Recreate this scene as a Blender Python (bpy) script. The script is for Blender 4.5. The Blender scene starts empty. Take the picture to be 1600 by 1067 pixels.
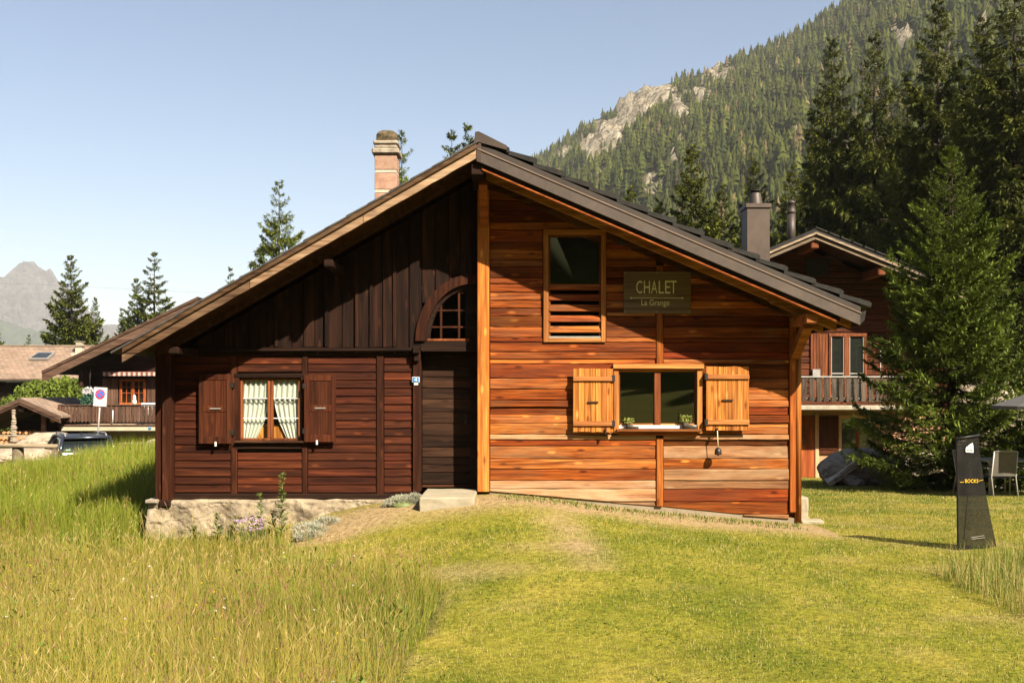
import bpy, bmesh, math, random
import numpy as np
from mathutils import Vector

# ------------------------------------------------------------------ camera, sky, sun, exposure
scene = bpy.context.scene
COL = scene.collection
F = 1556.0            # focal length in photograph pixels (35 mm lens, 1600 px wide)
CZ = 2.0              # camera height in the scene's own metres
HOR = 610.0           # eye level row in the photograph

cam = bpy.data.cameras.new('camera')
cam.sensor_width = 36.0
cam.lens = 36.0 * F / 1600.0
cam.shift_y = (HOR - 533.5) / 1600.0
cam.clip_start = 0.1
cam.clip_end = 30000
camo = bpy.data.objects.new('camera', cam)
camo.location = (0, 0, CZ)
camo.rotation_euler = (math.radians(90), 0, 0)
COL.objects.link(camo)
scene.camera = camo

SUN_TRAVEL = Vector((-0.75, 1.0, -1.07)).normalized()
sun_el = math.asin(-SUN_TRAVEL.z)
sun_az = math.atan2(-SUN_TRAVEL.x, -SUN_TRAVEL.y)
world = bpy.data.worlds.new('World')
scene.world = world
world.use_nodes = True
wn = world.node_tree
wn.nodes.clear()
sky = wn.nodes.new('ShaderNodeTexSky')
sky.sky_type = 'NISHITA'
sky.sun_disc = False
sky.sun_elevation = sun_el
sky.sun_rotation = sun_az
sky.altitude = 500
sky.air_density = 1.0
sky.dust_density = 1.4
sky.ozone_density = 0.4
bg = wn.nodes.new('ShaderNodeBackground')
bg.inputs['Strength'].default_value = 0.059
wo = wn.nodes.new('ShaderNodeOutputWorld')
wn.links.new(sky.outputs[0], bg.inputs['Color'])
wn.links.new(bg.outputs[0], wo.inputs['Surface'])

sun = bpy.data.lights.new('sun', 'SUN')
sun.energy = 5.0
sun.angle = math.radians(0.53)
sun.color = (1.0, 0.89, 0.71)
suno = bpy.data.objects.new('sun', sun)
suno.rotation_euler = SUN_TRAVEL.to_track_quat('-Z', 'Y').to_euler()
suno.location = (20, -30, 40)
COL.objects.link(suno)

scene.render.engine = 'CYCLES'
scene.view_settings.view_transform = 'Standard'
scene.view_settings.look = 'None'
scene.view_settings.gamma = 1.0
scene.view_settings.use_curve_mapping = False
scene.view_settings.exposure = 1.45
scene.cycles.max_bounces = 5
scene.cycles.diffuse_bounces = 1
scene.cycles.glossy_bounces = 3
scene.cycles.transmission_bounces = 4
scene.cycles.transparent_max_bounces = 12
scene.cycles.volume_bounces = 0
scene.cycles.use_denoising = True
scene.cycles.caustics_reflective = False
scene.cycles.caustics_refractive = False

R = random.Random(7)
NR = np.random.default_rng(11)

# ------------------------------------------------------------------ helpers
ORG = {}                                    # world origin of every object made

def P(px, py, d):
    """A point seen at photograph pixel (px, py) that stands d metres away."""
    return Vector(((px - 800) / F * d, d, CZ + (HOR - py) / F * d))

def tag(o, label, cat=None, group=None, kind=None):
    if label: o['label'] = label
    if cat: o['category'] = cat
    if group: o['group'] = group
    if kind: o['kind'] = kind
    return o

def thing(name, loc, label, cat, group=None):
    o = bpy.data.objects.new(name, None)
    o.empty_display_size = 0.2
    o.location = loc
    COL.objects.link(o)
    ORG[o.name] = Vector(loc)
    tag(o, label, cat, group)
    return o

def mk(name, V, Fc, mat, parent=None, smooth=False, loc=None, color=None):
    """One mesh object from world-space vertices; origin follows the parent (or loc)."""
    if parent is not None: org = ORG[parent.name]
    else: org = Vector(loc) if loc is not None else Vector((0, 0, 0))
    m = bpy.data.meshes.new(name)
    m.from_pydata([(v[0]-org[0], v[1]-org[1], v[2]-org[2]) for v in V], [], Fc)
    m.materials.append(mat)
    if smooth:
        m.polygons.foreach_set('use_smooth', [True]*len(m.polygons))
    o = bpy.data.objects.new(name, m)
    COL.objects.link(o)
    if parent is not None: o.parent = parent
    else: o.location = org
    ORG[o.name] = org
    if color is not None: o.color = (*color, 1)
    return o

def mkbm(name, bm, mat, parent=None, smooth=False, color=None, loc=None):
    bmesh.ops.recalc_face_normals(bm, faces=bm.faces)
    V = [v.co.copy() for v in bm.verts]
    bm.verts.index_update()
    Fc = [[v.index for v in f.verts] for f in bm.faces]
    bm.free()
    return mk(name, V, Fc, mat, parent, smooth, color=color, loc=loc)

def addbox(bm, x0, x1, y0, y1, z0, z1, bev=0.0):
    r = bmesh.ops.create_cube(bm, size=1.0)
    vs = r['verts']
    for v in vs:
        v.co = Vector(((x0+x1)/2 + v.co.x*(x1-x0), (y0+y1)/2 + v.co.y*(y1-y0), (z0+z1)/2 + v.co.z*(z1-z0)))
    if bev > 0:
        es = list({e for v in vs for e in v.link_edges})
        bmesh.ops.bevel(bm, geom=es, offset=bev, segments=1, affect='EDGES')
    return vs

def box(name, parent, x0, x1, y0, y1, z0, z1, mat, bev=0.004, color=None, loc=None):
    bm = bmesh.new()
    addbox(bm, min(x0,x1), max(x0,x1), min(y0,y1), max(y0,y1), min(z0,z1), max(z0,z1), bev)
    return mkbm(name, bm, mat, parent, color=color, loc=loc)

def clip_poly(poly, a, b, c):
    """keep a*x + b*z <= c"""
    out = []
    n = len(poly)
    for i in range(n):
        p, q = poly[i], poly[(i+1) % n]
        dp, dq = a*p[0]+b*p[1]-c, a*q[0]+b*q[1]-c
        if dp <= 0: out.append(p)
        if (dp < 0 < dq) or (dq < 0 < dp):
            t = dp/(dp-dq)
            out.append((p[0]+t*(q[0]-p[0]), p[1]+t*(q[1]-p[1])))
    return out

def slab(name, parent, poly, yf, thick, mat, ch=0.006, tilt=0.0, color=None):
    """A board: outline poly in the x-z plane, its front face at depth yf, chamfered edge,
    tilt = how much the lower edge stands out (lapped boards)."""
    if len(poly) < 3: return None
    cx = sum(p[0] for p in poly)/len(poly); cz = sum(p[1] for p in poly)/len(poly)
    z0 = min(p[1] for p in poly); z1 = max(p[1] for p in poly)
    area = sum(poly[i][0]*poly[(i+1) % len(poly)][1]-poly[(i+1) % len(poly)][0]*poly[i][1] for i in range(len(poly)))
    if abs(area) < 0.004: return None
    if area < 0: poly = poly[::-1]
    n = len(poly)
    def yo(z): return -tilt*(1-(z-z0)/max(z1-z0, 1e-4))
    V = []
    for p in poly:
        dx = ch*((p[0] > cx)-(p[0] < cx)); dz = ch*((p[1] > cz)-(p[1] < cz))
        V.append((p[0]-dx, yf+yo(p[1]), p[1]-dz))
    for p in poly: V.append((p[0], yf+ch+yo(p[1]), p[1]))
    for p in poly: V.append((p[0], yf+thick, p[1]))
    Fc = [list(range(n)), list(range(3*n-1, 2*n-1, -1))]
    for k in (0, 1):
        for i in range(n):
            j = (i+1) % n
            Fc.append([k*n+i, (k+1)*n+i, (k+1)*n+j, k*n+j])
    return mk(name, V, Fc, mat, parent, color=color)

def plank_poly(x0, x1, z0, z1, wav=0.004, n=7, vertical=False):
    pts = []
    if not vertical:
        for i in range(n): pts.append((x0+(x1-x0)*i/(n-1), z0+R.uniform(-wav, wav)))
        for i in range(n): pts.append((x1-(x1-x0)*i/(n-1), z1+R.uniform(-wav, wav)))
    else:
        for i in range(n): pts.append((x1+R.uniform(-wav, wav), z0+(z1-z0)*i/(n-1)))
        for i in range(n): pts.append((x0+R.uniform(-wav, wav), z1-(z1-z0)*i/(n-1)))
    return pts

def tube_geo(pts, rad, sides=8, caps=True):
    V, Fc = [], []
    pts = [Vector(p) for p in pts]
    if not hasattr(rad, '__len__'): rad = [rad]*len(pts)
    up = Vector((0, 0, 1))
    for i, p in enumerate(pts):
        t = (pts[min(i+1, len(pts)-1)]-pts[max(i-1, 0)]).normalized()
        a = t.cross(up if abs(t.dot(up)) < 0.95 else Vector((1, 0, 0))).normalized()
        b = t.cross(a).normalized()
        for k in range(sides):
            an = 2*math.pi*k/sides
            V.append(p+(a*math.cos(an)+b*math.sin(an))*rad[i])
    for i in range(len(pts)-1):
        for k in range(sides):
            l = (k+1) % sides
            Fc.append([i*sides+k, i*sides+l, (i+1)*sides+l, (i+1)*sides+k])
    if caps:
        Fc.append(list(range(sides))[::-1])
        Fc.append([(len(pts)-1)*sides+k for k in range(sides)])
    return V, Fc

def tube(name, parent, pts, rad, mat, sides=8, smooth=True, loc=None, color=None):
    V, Fc = tube_geo(pts, rad, sides)
    return mk(name, V, Fc, mat, parent, smooth, loc=loc, color=color)

def lathe(name, parent, c, prof, mat, sides=16, smooth=True, loc=None, jit=0.0):
    """prof: list of (radius, z) ; c: base centre"""
    V, Fc = [], []
    for r, z in prof:
        for k in range(sides):
            a = 2*math.pi*k/sides
            q = r*(1+R.uniform(-jit, jit))
            V.append((c[0]+q*math.cos(a), c[1]+q*math.sin(a), c[2]+z))
    for i in range(len(prof)-1):
        for k in range(sides):
            l = (k+1) % sides
            Fc.append([i*sides+k, i*sides+l, (i+1)*sides+l, (i+1)*sides+k])
    Fc.append(list(range(sides))[::-1])
    Fc.append([(len(prof)-1)*sides+k for k in range(sides)])
    return mk(name, V, Fc, mat, parent, smooth, loc=loc)

def big_mesh(name, V, quads=None, tris=None, mat=None, cols=None, parent=None, loc=(0, 0, 0), smooth=False):
    """Fast numpy mesh. V (n,3) local to loc; cols (n,3) goes to the point attribute 'col'."""
    m = bpy.data.meshes.new(name)
    V = np.ascontiguousarray(V, dtype=np.float32)
    m.vertices.add(len(V)); m.vertices.foreach_set('co', V.ravel())
    parts, starts, tot = [], [], 0
    for f in (quads, tris):
        if f is None or len(f) == 0: continue
        f = np.ascontiguousarray(f, dtype=np.int32)
        k = f.shape[1]
        parts.append(f.ravel()); starts.append(tot+np.arange(len(f), dtype=np.int32)*k); tot += f.size
    L = np.concatenate(parts); S = np.concatenate(starts)
    m.loops.add(len(L)); m.loops.foreach_set('vertex_index', L)
    m.polygons.add(len(S)); m.polygons.foreach_set('loop_start', S.astype(np.int32))
    m.update(calc_edges=True)
    if smooth: m.polygons.foreach_set('use_smooth', np.ones(len(S), dtype=bool))
    if cols is not None:
        at = m.attributes.new('col', 'FLOAT_COLOR', 'POINT')
        c4 = np.ones((len(V), 4), dtype=np.float32); c4[:, :3] = cols
        at.data.foreach_set('color', c4.ravel())
    if mat: m.materials.append(mat)
    o = bpy.data.objects.new(name, m)
    o.location = loc
    COL.objects.link(o)
    if parent is not None:
        o.parent = parent; o.location = (0, 0, 0); ORG[o.name] = ORG[parent.name]
    else: ORG[o.name] = Vector(loc)
    return o

def text_mesh(name, parent, body, x0, x1, z0, z1, y, mat, depth=0.002, to=None):
    """Lettering fitted to a rectangle in the x-z plane facing the camera."""
    cu = bpy.data.curves.new(name, 'FONT')
    cu.body = body
    cu.resolution_u = 3
    to_ = bpy.data.objects.new('tmp_text', cu)
    COL.objects.link(to_)
    dg = bpy.context.evaluated_depsgraph_get()
    me = bpy.data.meshes.new_from_object(to_.evaluated_get(dg))
    xs = [v.co.x for v in me.vertices]; ys = [v.co.y for v in me.vertices]
    ax, bx, ay, by = min(xs), max(xs), min(ys), max(ys)
    V = []
    for v in me.vertices:
        p = (x0+(v.co.x-ax)/(bx-ax)*(x1-x0), y, z0+(v.co.y-ay)/(by-ay)*(z1-z0))
        if to is not None: p = to(p)
        V.append(p)
    Fc = [list(p.vertices) for p in me.polygons]
    bpy.data.objects.remove(to_); bpy.data.meshes.remove(me)
    return mk(name, V, Fc, mat, parent)

def copy_thing(root, loc, rz=None, label=None, scale=None, group=None):
    c = root.copy(); COL.objects.link(c); c.location = loc
    if rz is not None: c.rotation_euler.z = rz
    if scale is not None: c.scale = scale if hasattr(scale, '__len__') else (scale,)*3
    if label: c['label'] = label
    if group: c['group'] = group
    for ch in root.children:
        d = ch.copy(); COL.objects.link(d); d.parent = c
        for g in ch.children:
            e = g.copy(); COL.objects.link(e); e.parent = d
    return c

# value noise in numpy, for patches and terrain
_tab = NR.random((256, 256)).astype(np.float32)
def vnoise(x, y):
    x = np.asarray(x, dtype=np.float64); y = np.asarray(y, dtype=np.float64)
    xi = np.floor(x).astype(int); yi = np.floor(y).astype(int)
    fx = x-xi; fy = y-yi
    fx = fx*fx*(3-2*fx); fy = fy*fy*(3-2*fy)
    g = lambda i, j: _tab[i % 256, j % 256]
    return (g(xi, yi)*(1-fx)+g(xi+1, yi)*fx)*(1-fy)+(g(xi, yi+1)*(1-fx)+g(xi+1, yi+1)*fx)*fy
def fbm(x, y, o=4):
    s, a, t = 0, 1, 0
    for i in range(o):
        s = s+a*vnoise(x*2**i+17*i, y*2**i+31*i); t += a; a *= .5
    return s/t

# ------------------------------------------------------------------ materials
def newmat(name):
    m = bpy.data.materials.new(name); m.use_nodes = True
    nt = m.node_tree; nt.nodes.clear()
    out = nt.nodes.new('ShaderNodeOutputMaterial')
    b = nt.nodes.new('ShaderNodeBsdfPrincipled')
    nt.links.new(b.outputs[0], out.inputs['Surface'])
    return m, nt, b, out

def N(nt, t, **kw):
    n = nt.nodes.new('ShaderNode'+t)
    for k, v in kw.items(): setattr(n, k, v)
    return n

def ramp(nt, fac, stops):
    r = N(nt, 'ValToRGB')
    e = r.color_ramp.elements
    while len(e) > 1: e.remove(e[-1])
    e[0].position = stops[0][0]; e[0].color = (*stops[0][1], 1)
    for p, c in stops[1:]:
        q = e.new(p); q.color = (*c, 1)
    nt.links.new(fac, r.inputs[0])
    return r.outputs[0]

def mixc(nt, a, b, fac, mode='MIX'):
    m = N(nt, 'Mix', data_type='RGBA', blend_type=mode)
    for sock, val in ((m.inputs[0], fac), (m.inputs[6], a), (m.inputs[7], b)):
        if hasattr(val, 'links') or isinstance(val, bpy.types.NodeSocket): nt.links.new(val, sock)
        elif hasattr(val, '__len__'): sock.default_value = (*val, 1) if len(val) == 3 else val
        else: sock.default_value = val
    return m.outputs[2]

def mathn(nt, op, a, b=None, clamp=False):
    m = N(nt, 'Math', operation=op, use_clamp=clamp)
    for i, v in enumerate((a, b)):
        if v is None: continue
        if isinstance(v, bpy.types.NodeSocket): nt.links.new(v, m.inputs[i])
        else: m.inputs[i].default_value = v
    return m.outputs[0]

def noise(nt, vec, scale, detail=4, rough=.55, dist=0.0):
    n = N(nt, 'TexNoise')
    n.inputs['Scale'].default_value = scale; n.inputs['Detail'].default_value = detail
    n.inputs['Roughness'].default_value = rough; n.inputs['Distortion'].default_value = dist
    if vec is not None: nt.links.new(vec, n.inputs['Vector'])
    return n.outputs['Fac']

def posvec(nt, scale=(1, 1, 1), jitter=9.0):
    """World position, shifted by each object's own random number so no two boards share grain."""
    g = N(nt, 'NewGeometry'); oi = N(nt, 'ObjectInfo')
    c = N(nt, 'CombineXYZ')
    r1 = mathn(nt, 'MULTIPLY', oi.outputs['Random'], jitter)
    r2 = mathn(nt, 'MULTIPLY', oi.outputs['Random'], jitter*3.7)
    nt.links.new(r1, c.inputs[0]); nt.links.new(r2, c.inputs[1]); nt.links.new(r2, c.inputs[2])
    a = N(nt, 'VectorMath', operation='ADD')
    nt.links.new(g.outputs['Position'], a.inputs[0]); nt.links.new(c.outputs[0], a.inputs[1])
    m = N(nt, 'VectorMath', operation='MULTIPLY')
    nt.links.new(a.outputs[0], m.inputs[0]); m.inputs[1].default_value = scale
    return m.outputs[0], a.outputs[0], oi

def wood(name, dark, mid, light, axis='x', knot=1.0, grey=0.0, rough=.7, fine=1.0, cross=9.0, bump=.5, greycol=(.30, .24, .19), streak=.6):
    m, nt, b, out = newmat(name)
    ax = {'x': 0, 'y': 1, 'z': 2}[axis]
    s1 = [cross]*3; s1[ax] = .55
    s2 = [70.0]*3; s2[ax] = 1.6
    s3 = [4.2]*3; s3[ax] = 1.5
    v1, raw, oi = posvec(nt, s1)
    def sc(s):
        q = N(nt, 'VectorMath', operation='MULTIPLY'); nt.links.new(raw, q.inputs[0]); q.inputs[1].default_value = s
        return q.outputs[0]
    n1 = noise(nt, v1, 1.0, 6, .6, 1.2)
    n2 = noise(nt, sc(s2), 1.0, 3, .6, .3)
    col = ramp(nt, n1, [(.28, dark), (.5, mid), (.72, light)])
    g2 = ramp(nt, n2, [(.3, (.55, .5, .46)), (.55, (1, 1, 1))])
    col = mixc(nt, col, g2, .75*fine, 'MULTIPLY')
    s4 = [26.0]*3; s4[ax] = .9
    n4 = noise(nt, sc(s4), 1.0, 5, .65, 1.5)
    g4 = ramp(nt, n4, [(.32, (.34, .28, .24)), (.46, (.80, .76, .72)), (.60, (1.12, 1.10, 1.05)), (.72, (1.45, 1.42, 1.30))])
    col = mixc(nt, col, g4, streak, 'MULTIPLY')
    if knot > 0:
        vo = N(nt, 'TexVoronoi', voronoi_dimensions='2D'); vo.inputs['Scale'].default_value = 1.0
        sx_n = N(nt, 'SeparateXYZ'); nt.links.new(raw, sx_n.inputs[0])
        cm = N(nt, 'CombineXYZ')
        along, across = {'x': (0, 2), 'z': (2, 0), 'y': (1, 0)}[axis]
        wob = mathn(nt, 'MULTIPLY', n2, .25)
        nt.links.new(mathn(nt, 'MULTIPLY', sx_n.outputs[along], 2.1), cm.inputs[0])
        nt.links.new(mathn(nt, 'ADD', mathn(nt, 'MULTIPLY', sx_n.outputs[across], 6.5), wob), cm.inputs[1])
        nt.links.new(cm.outputs[0], vo.inputs['Vector'])
        kf = ramp(nt, vo.outputs['Distance'], [(.06, (1, 1, 1)), (.17, (0, 0, 0))])
        kr = N(nt, 'TexWhiteNoise', noise_dimensions='3D')
        nt.links.new(vo.outputs['Position'], kr.inputs['Vector'])
        on = mathn(nt, 'GREATER_THAN', kr.outputs['Value'], .45)
        kf = mathn(nt, 'MULTIPLY', kf, on)
        kcol = mixc(nt, dark, light, mathn(nt, 'GREATER_THAN', kr.outputs['Value'], .72))
        col = mixc(nt, col, kcol, mathn(nt, 'MULTIPLY', kf, knot))
    if grey > 0:
        gv = [2.2]*3; gv[ax] = .8
        gn = noise(nt, sc(gv), 1.0, 5, .65, .5)
        gf = ramp(nt, gn, [(.45, (0, 0, 0)), (.65, (1, 1, 1))])
        col = mixc(nt, col, greycol, mathn(nt, 'MULTIPLY', gf, grey))
    hs = N(nt, 'HueSaturation')
    nt.links.new(col, hs.inputs['Color'])
    v = mathn(nt, 'ADD', mathn(nt, 'MULTIPLY', oi.outputs['Random'], .45), .78)
    nt.links.new(v, hs.inputs['Value'])
    col = mixc(nt, hs.outputs[0], oi.outputs['Color'], 1.0, 'MULTIPLY')
    nt.links.new(col, b.inputs['Base Color'])
    b.inputs['Roughness'].default_value = rough
    b.inputs['Specular IOR Level'].default_value = .12
    bp = N(nt, 'Bump'); bp.inputs['Strength'].default_value = bump; bp.inputs['Distance'].default_value = .006
    hsum = mathn(nt, 'ADD', n2, mathn(nt, 'MULTIPLY', n4, 2.0))
    nt.links.new(hsum, bp.inputs['Height'])
    nt.links.new(bp.outputs[0], b.inputs['Normal'])
    return m

def rough_mat(name, c1, c2, scale=6.0, rough=.85, bump=.3, bdist=.02, c3=None, metal=0.0, spec=.3, detail=6, jitter=40.0):
    m, nt, b, out = newmat(name)
    v, raw, oi = posvec(nt, (1, 1, 1), jitter)
    n1 = noise(nt, raw, scale, detail, .6, .3)
    n2 = noise(nt, raw, scale*5.3, 4, .6)
    f = mathn(nt, 'ADD', mathn(nt, 'MULTIPLY', n1, .7), mathn(nt, 'MULTIPLY', n2, .3))
    st = [(.36, c1), (.62, c2)]
    if c3: st = [(.34, c1), (.5, c2), (.66, c3)]
    col = ramp(nt, f, st)
    col = mixc(nt, col, oi.outputs['Color'], 1.0, 'MULTIPLY')
    nt.links.new(col, b.inputs['Base Color'])
    b.inputs['Roughness'].default_value = rough
    b.inputs['Metallic'].default_value = metal
    b.inputs['Specular IOR Level'].default_value = spec
    if bump > 0:
        bp = N(nt, 'Bump'); bp.inputs['Strength'].default_value = bump; bp.inputs['Distance'].default_value = bdist
        nt.links.new(f, bp.inputs['Height']); nt.links.new(bp.outputs[0], b.inputs['Normal'])
    return m

def plain(name, c, rough=.6, metal=0.0, spec=.4, emit=None):
    m, nt, b, out = newmat(name)
    v, raw, oi = posvec(nt)
    n1 = noise(nt, raw, 9.0, 4, .6)
    col = ramp(nt, n1, [(.3, tuple(x*.86 for x in c)), (.7, tuple(min(1, x*1.08) for x in c))])
    nt.links.new(col, b.inputs['Base Color'])
    b.inputs['Roughness'].default_value = rough; b.inputs['Metallic'].default_value = metal
    b.inputs['Specular IOR Level'].default_value = spec
    return m

def leafmat(name, trans=.25, rough=.6, tint=(1, 1, 1), spec=.2):
    m, nt, b, out = newmat(name)
    a = N(nt, 'Attribute', attribute_name='col')
    col = mixc(nt, a.outputs['Color'], tint, 1.0, 'MULTIPLY')
    nt.links.new(col, b.inputs['Base Color'])
    b.inputs['Roughness'].default_value = rough
    b.inputs['Specular IOR Level'].default_value = spec
    t = N(nt, 'BsdfTranslucent'); nt.links.new(col, t.inputs['Color'])
    mx = N(nt, 'MixShader'); mx.inputs[0].default_value = trans
    nt.links.new(b.outputs[0], mx.inputs[1]); nt.links.new(t.outputs[0], mx.inputs[2])
    nt.links.new(mx.outputs[0], out.inputs['Surface'])
    return m

def glassmat(name, ior=1.7, tint=(.92, .95, .93)):
    m, nt, b, out = newmat(name)
    nt.nodes.remove(b)
    fr = N(nt, 'Fresnel'); fr.inputs['IOR'].default_value = ior
    tr = N(nt, 'BsdfTransparent'); tr.inputs[0].default_value = (*tint, 1)
    gl = N(nt, 'BsdfGlossy'); gl.inputs['Roughness'].default_value = .015
    mx = N(nt, 'MixShader')
    gq = N(nt, 'NewGeometry')
    front = mathn(nt, 'SUBTRACT', 1.0, gq.outputs['Backfacing'])
    nt.links.new(mathn(nt, 'MULTIPLY', fr.outputs[0], front), mx.inputs[0]); nt.links.new(tr.outputs[0], mx.inputs[1]); nt.links.new(gl.outputs[0], mx.inputs[2])
    nt.links.new(mx.outputs[0], out.inputs['Surface'])
    return m

M = {}
M['old_h'] = wood('dark_larch_horizontal', (.018, .0045, .0018), (.058, .0135, .0047), (.125, .033, .0105), 'x', knot=.8)
M['old_v'] = wood('dark_larch_vertical', (.0055, .003, .0022), (.019, .0078, .0046), (.052, .019, .0095), 'z', knot=.8)
M['old_post'] = wood('dark_larch_post', (.016, .0050, .0022), (.048, .0140, .0058), (.105, .033, .0135), 'z', knot=.6)
M['old_beam'] = wood('dark_larch_beam', (.008, .0035, .002), (.020, .0090, .0052), (.042, .020, .0115), 'x', knot=.4)
M['door'] = wood('blackened_door_wood', (.010, .005, .003), (.032, .0145, .008), (.066, .031, .016), 'x', knot=.7)
M['shut_old'] = wood('dark_shutter_wood', (.026, .007, .0028), (.062, .0165, .0060), (.105, .031, .0115), 'z', knot=.4, cross=14)
M['new_h'] = wood('orange_larch_horizontal', (.10, .022, .005), (.33, .088, .015), (.60, .21, .040), 'x', knot=1.0, grey=.40, greycol=(.29, .16, .075), streak=1.0)
M['grey_h'] = wood('weathered_larch_horizontal', (.19, .085, .04), (.36, .17, .075), (.48, .28, .14), 'x', knot=.7, grey=.7, greycol=(.42, .28, .16), streak=.8)
M['new_v'] = wood('orange_larch_post', (.15, .042, .010), (.36, .118, .024), (.58, .24, .055), 'z', knot=.9)
M['shut_new'] = wood('pale_larch_shutter', (.18, .052, .010), (.45, .160, .032), (.60, .27, .068), 'z', knot=1.0, cross=16)
M['batten'] = wood('batten_wood', (.16, .06, .02), (.40, .18, .06), (.52, .27, .10), 'x', knot=.3)
M['frame_new'] = wood('window_frame_larch', (.25, .09, .025), (.44, .17, .048), (.58, .26, .085), 'z', knot=.2, cross=14)
M['frame_new_h'] = wood('window_frame_larch_rail', (.25, .09, .025), (.46, .185, .055), (.62, .30, .10), 'x', knot=.2, cross=14)
M['frame_red'] = wood('red_brown_frame', (.09, .028, .010), (.16, .050, .018), (.23, .075, .026), 'z', knot=.1, cross=14)
M['barge'] = wood('weathered_bargeboard', (.045, .024, .013), (.17, .105, .062), (.32, .225, .145), 'x', knot=.8, grey=.5, greycol=(.27, .19, .125), cross=11)
M['soffit'] = wood('soffit_boards', (.03, .013, .006), (.065, .028, .012), (.11, .048, .021), 'y', knot=.4)
M['soffit_new'] = wood('soffit_boards_new', (.05, .019, .007), (.11, .045, .016), (.17, .075, .028), 'y', knot=.4)
M['rafter'] = wood('rafter_wood', (.17, .06, .020), (.36, .15, .050), (.50, .24, .085), 'x', knot=.4)
M['metal_roof'] = rough_mat('brown_sheet_metal', (.050, .038, .031), (.080, .062, .050), 2.2, rough=.55, bump=.05, metal=.35, spec=.5)
M['tile_dark'] = rough_mat('dark_concrete_tile', (.010, .009, .008), (.026, .023, .020), 9, rough=.8, bump=.4)
M['slate'] = rough_mat('old_slate', (.040, .034, .030), (.085, .074, .064), 12, rough=.8, bump=.4)
M['plaster'] = rough_mat('rough_lime_plaster', (.15, .115, .075), (.29, .23, .155), 3.5, rough=.95, bump=1.0, bdist=.06, c3=(.37, .305, .21))
def crackle(m, scale, depth, lo):
    """a few hairline cracks and flaked edges over a rough render"""
    nt = m.node_tree
    b = [n for n in nt.nodes if n.type == 'BSDF_PRINCIPLED'][0]
    g = N(nt, 'NewGeometry')
    ds = noise(nt, g.outputs['Position'], 6.0, 3, .6)
    ad = N(nt, 'VectorMath', operation='SCALE'); cv = N(nt, 'CombineXYZ')
    nt.links.new(ds, cv.inputs[0]); nt.links.new(ds, cv.inputs[2]); nt.links.new(cv.outputs[0], ad.inputs[0]); ad.inputs['Scale'].default_value = .16
    sm = N(nt, 'VectorMath', operation='ADD'); nt.links.new(g.outputs['Position'], sm.inputs[0]); nt.links.new(ad.outputs[0], sm.inputs[1])
    mu = N(nt, 'VectorMath', operation='MULTIPLY'); nt.links.new(sm.outputs[0], mu.inputs[0]); mu.inputs[1].default_value = (scale, .6, scale*1.7)
    v = N(nt, 'TexVoronoi', feature='DISTANCE_TO_EDGE'); v.inputs['Scale'].default_value = 1.0; nt.links.new(mu.outputs[0], v.inputs['Vector'])
    f = ramp(nt, v.outputs['Distance'], [(.0, (lo, lo*.96, lo*.9)), (.05, (.9, .9, .9)), (.2, (1, 1, 1))])
    big = noise(nt, g.outputs['Position'], 1.3, 5, .65)
    keepf = ramp(nt, big, [(.52, (0, 0, 0)), (.66, (1, 1, 1))])
    old = b.inputs['Base Color'].links[0].from_socket
    nt.links.new(mixc(nt, old, mixc(nt, old, f, 1.0, 'MULTIPLY'), keepf), b.inputs['Base Color'])
    bp = [n for n in nt.nodes if n.type == 'BUMP'][0]
    hb = bp.inputs['Height'].links[0].from_socket
    nt.links.new(mathn(nt, 'ADD', hb, mathn(nt, 'MULTIPLY', mathn(nt, 'MINIMUM', v.outputs['Distance'], .15), depth)), bp.inputs['Height'])
crackle(M['plaster'], 3.0, 1.2, .62)
M['concrete'] = rough_mat('pale_concrete', (.34, .30, .225), (.46, .41, .32), 4, rough=.9, bump=.35)
M['tuff'] = rough_mat('pink_tuff_stone', (.28, .155, .105), (.41, .255, .185), 7, rough=.95, bump=.7)
M['mortar'] = rough_mat('pale_mortar', (.40, .335, .255), (.50, .435, .34), 9, rough=.95, bump=.6)
M['capstone'] = rough_mat('weathered_cap_stone', (.16, .13, .10), (.30, .25, .19), 11, rough=.95, bump=.8, c3=(.42, .36, .28))
M['moss'] = rough_mat('mossy_cap_stone', (.035, .028, .014), (.10, .075, .040), 14, rough=1, bump=1.0, bdist=.04, c3=(.20, .155, .10))
M['black'] = plain('black_iron', (.018, .017, .016), rough=.5)
M['iron'] = plain('dark_iron', (.045, .036, .030), rough=.45, metal=.6)
M['void'] = plain('dark_room', (.012, .010, .008), rough=.9)
M['glass'] = glassmat('window_glass', 2.0)
M['glass_thin'] = glassmat('old_window_glass', 1.45)
M['white'] = plain('white_paint', (.75, .74, .70), rough=.5)
M['lace'] = rough_mat('lace_curtain', (.46, .43, .38), (.66, .63, .57), 60, rough=.9, bump=.5, bdist=.004)
M['blue'] = plain('blue_enamel', (.04, .20, .48), rough=.3)
M['signwood'] = wood('sign_board_wood', (.075, .050, .032), (.135, .092, .060), (.19, .135, .090), 'x', knot=.2, cross=24, bump=.8)
M['letter'] = plain('cream_letter', (.72, .63, .36), rough=.6)
M['metal_grey'] = plain('galvanised_metal', (.36, .34, .31), rough=.5, metal=.5)
M['leaf'] = leafmat('leaf_foliage', .35)
M['needle'] = leafmat('conifer_needles', .25, rough=.7, spec=.08)
M['grass'] = leafmat('grass_blades', .35, rough=.55)
M['bark'] = rough_mat('conifer_bark', (.025, .017, .012), (.065, .044, .030), 9, rough=.95, bump=.8)

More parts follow.
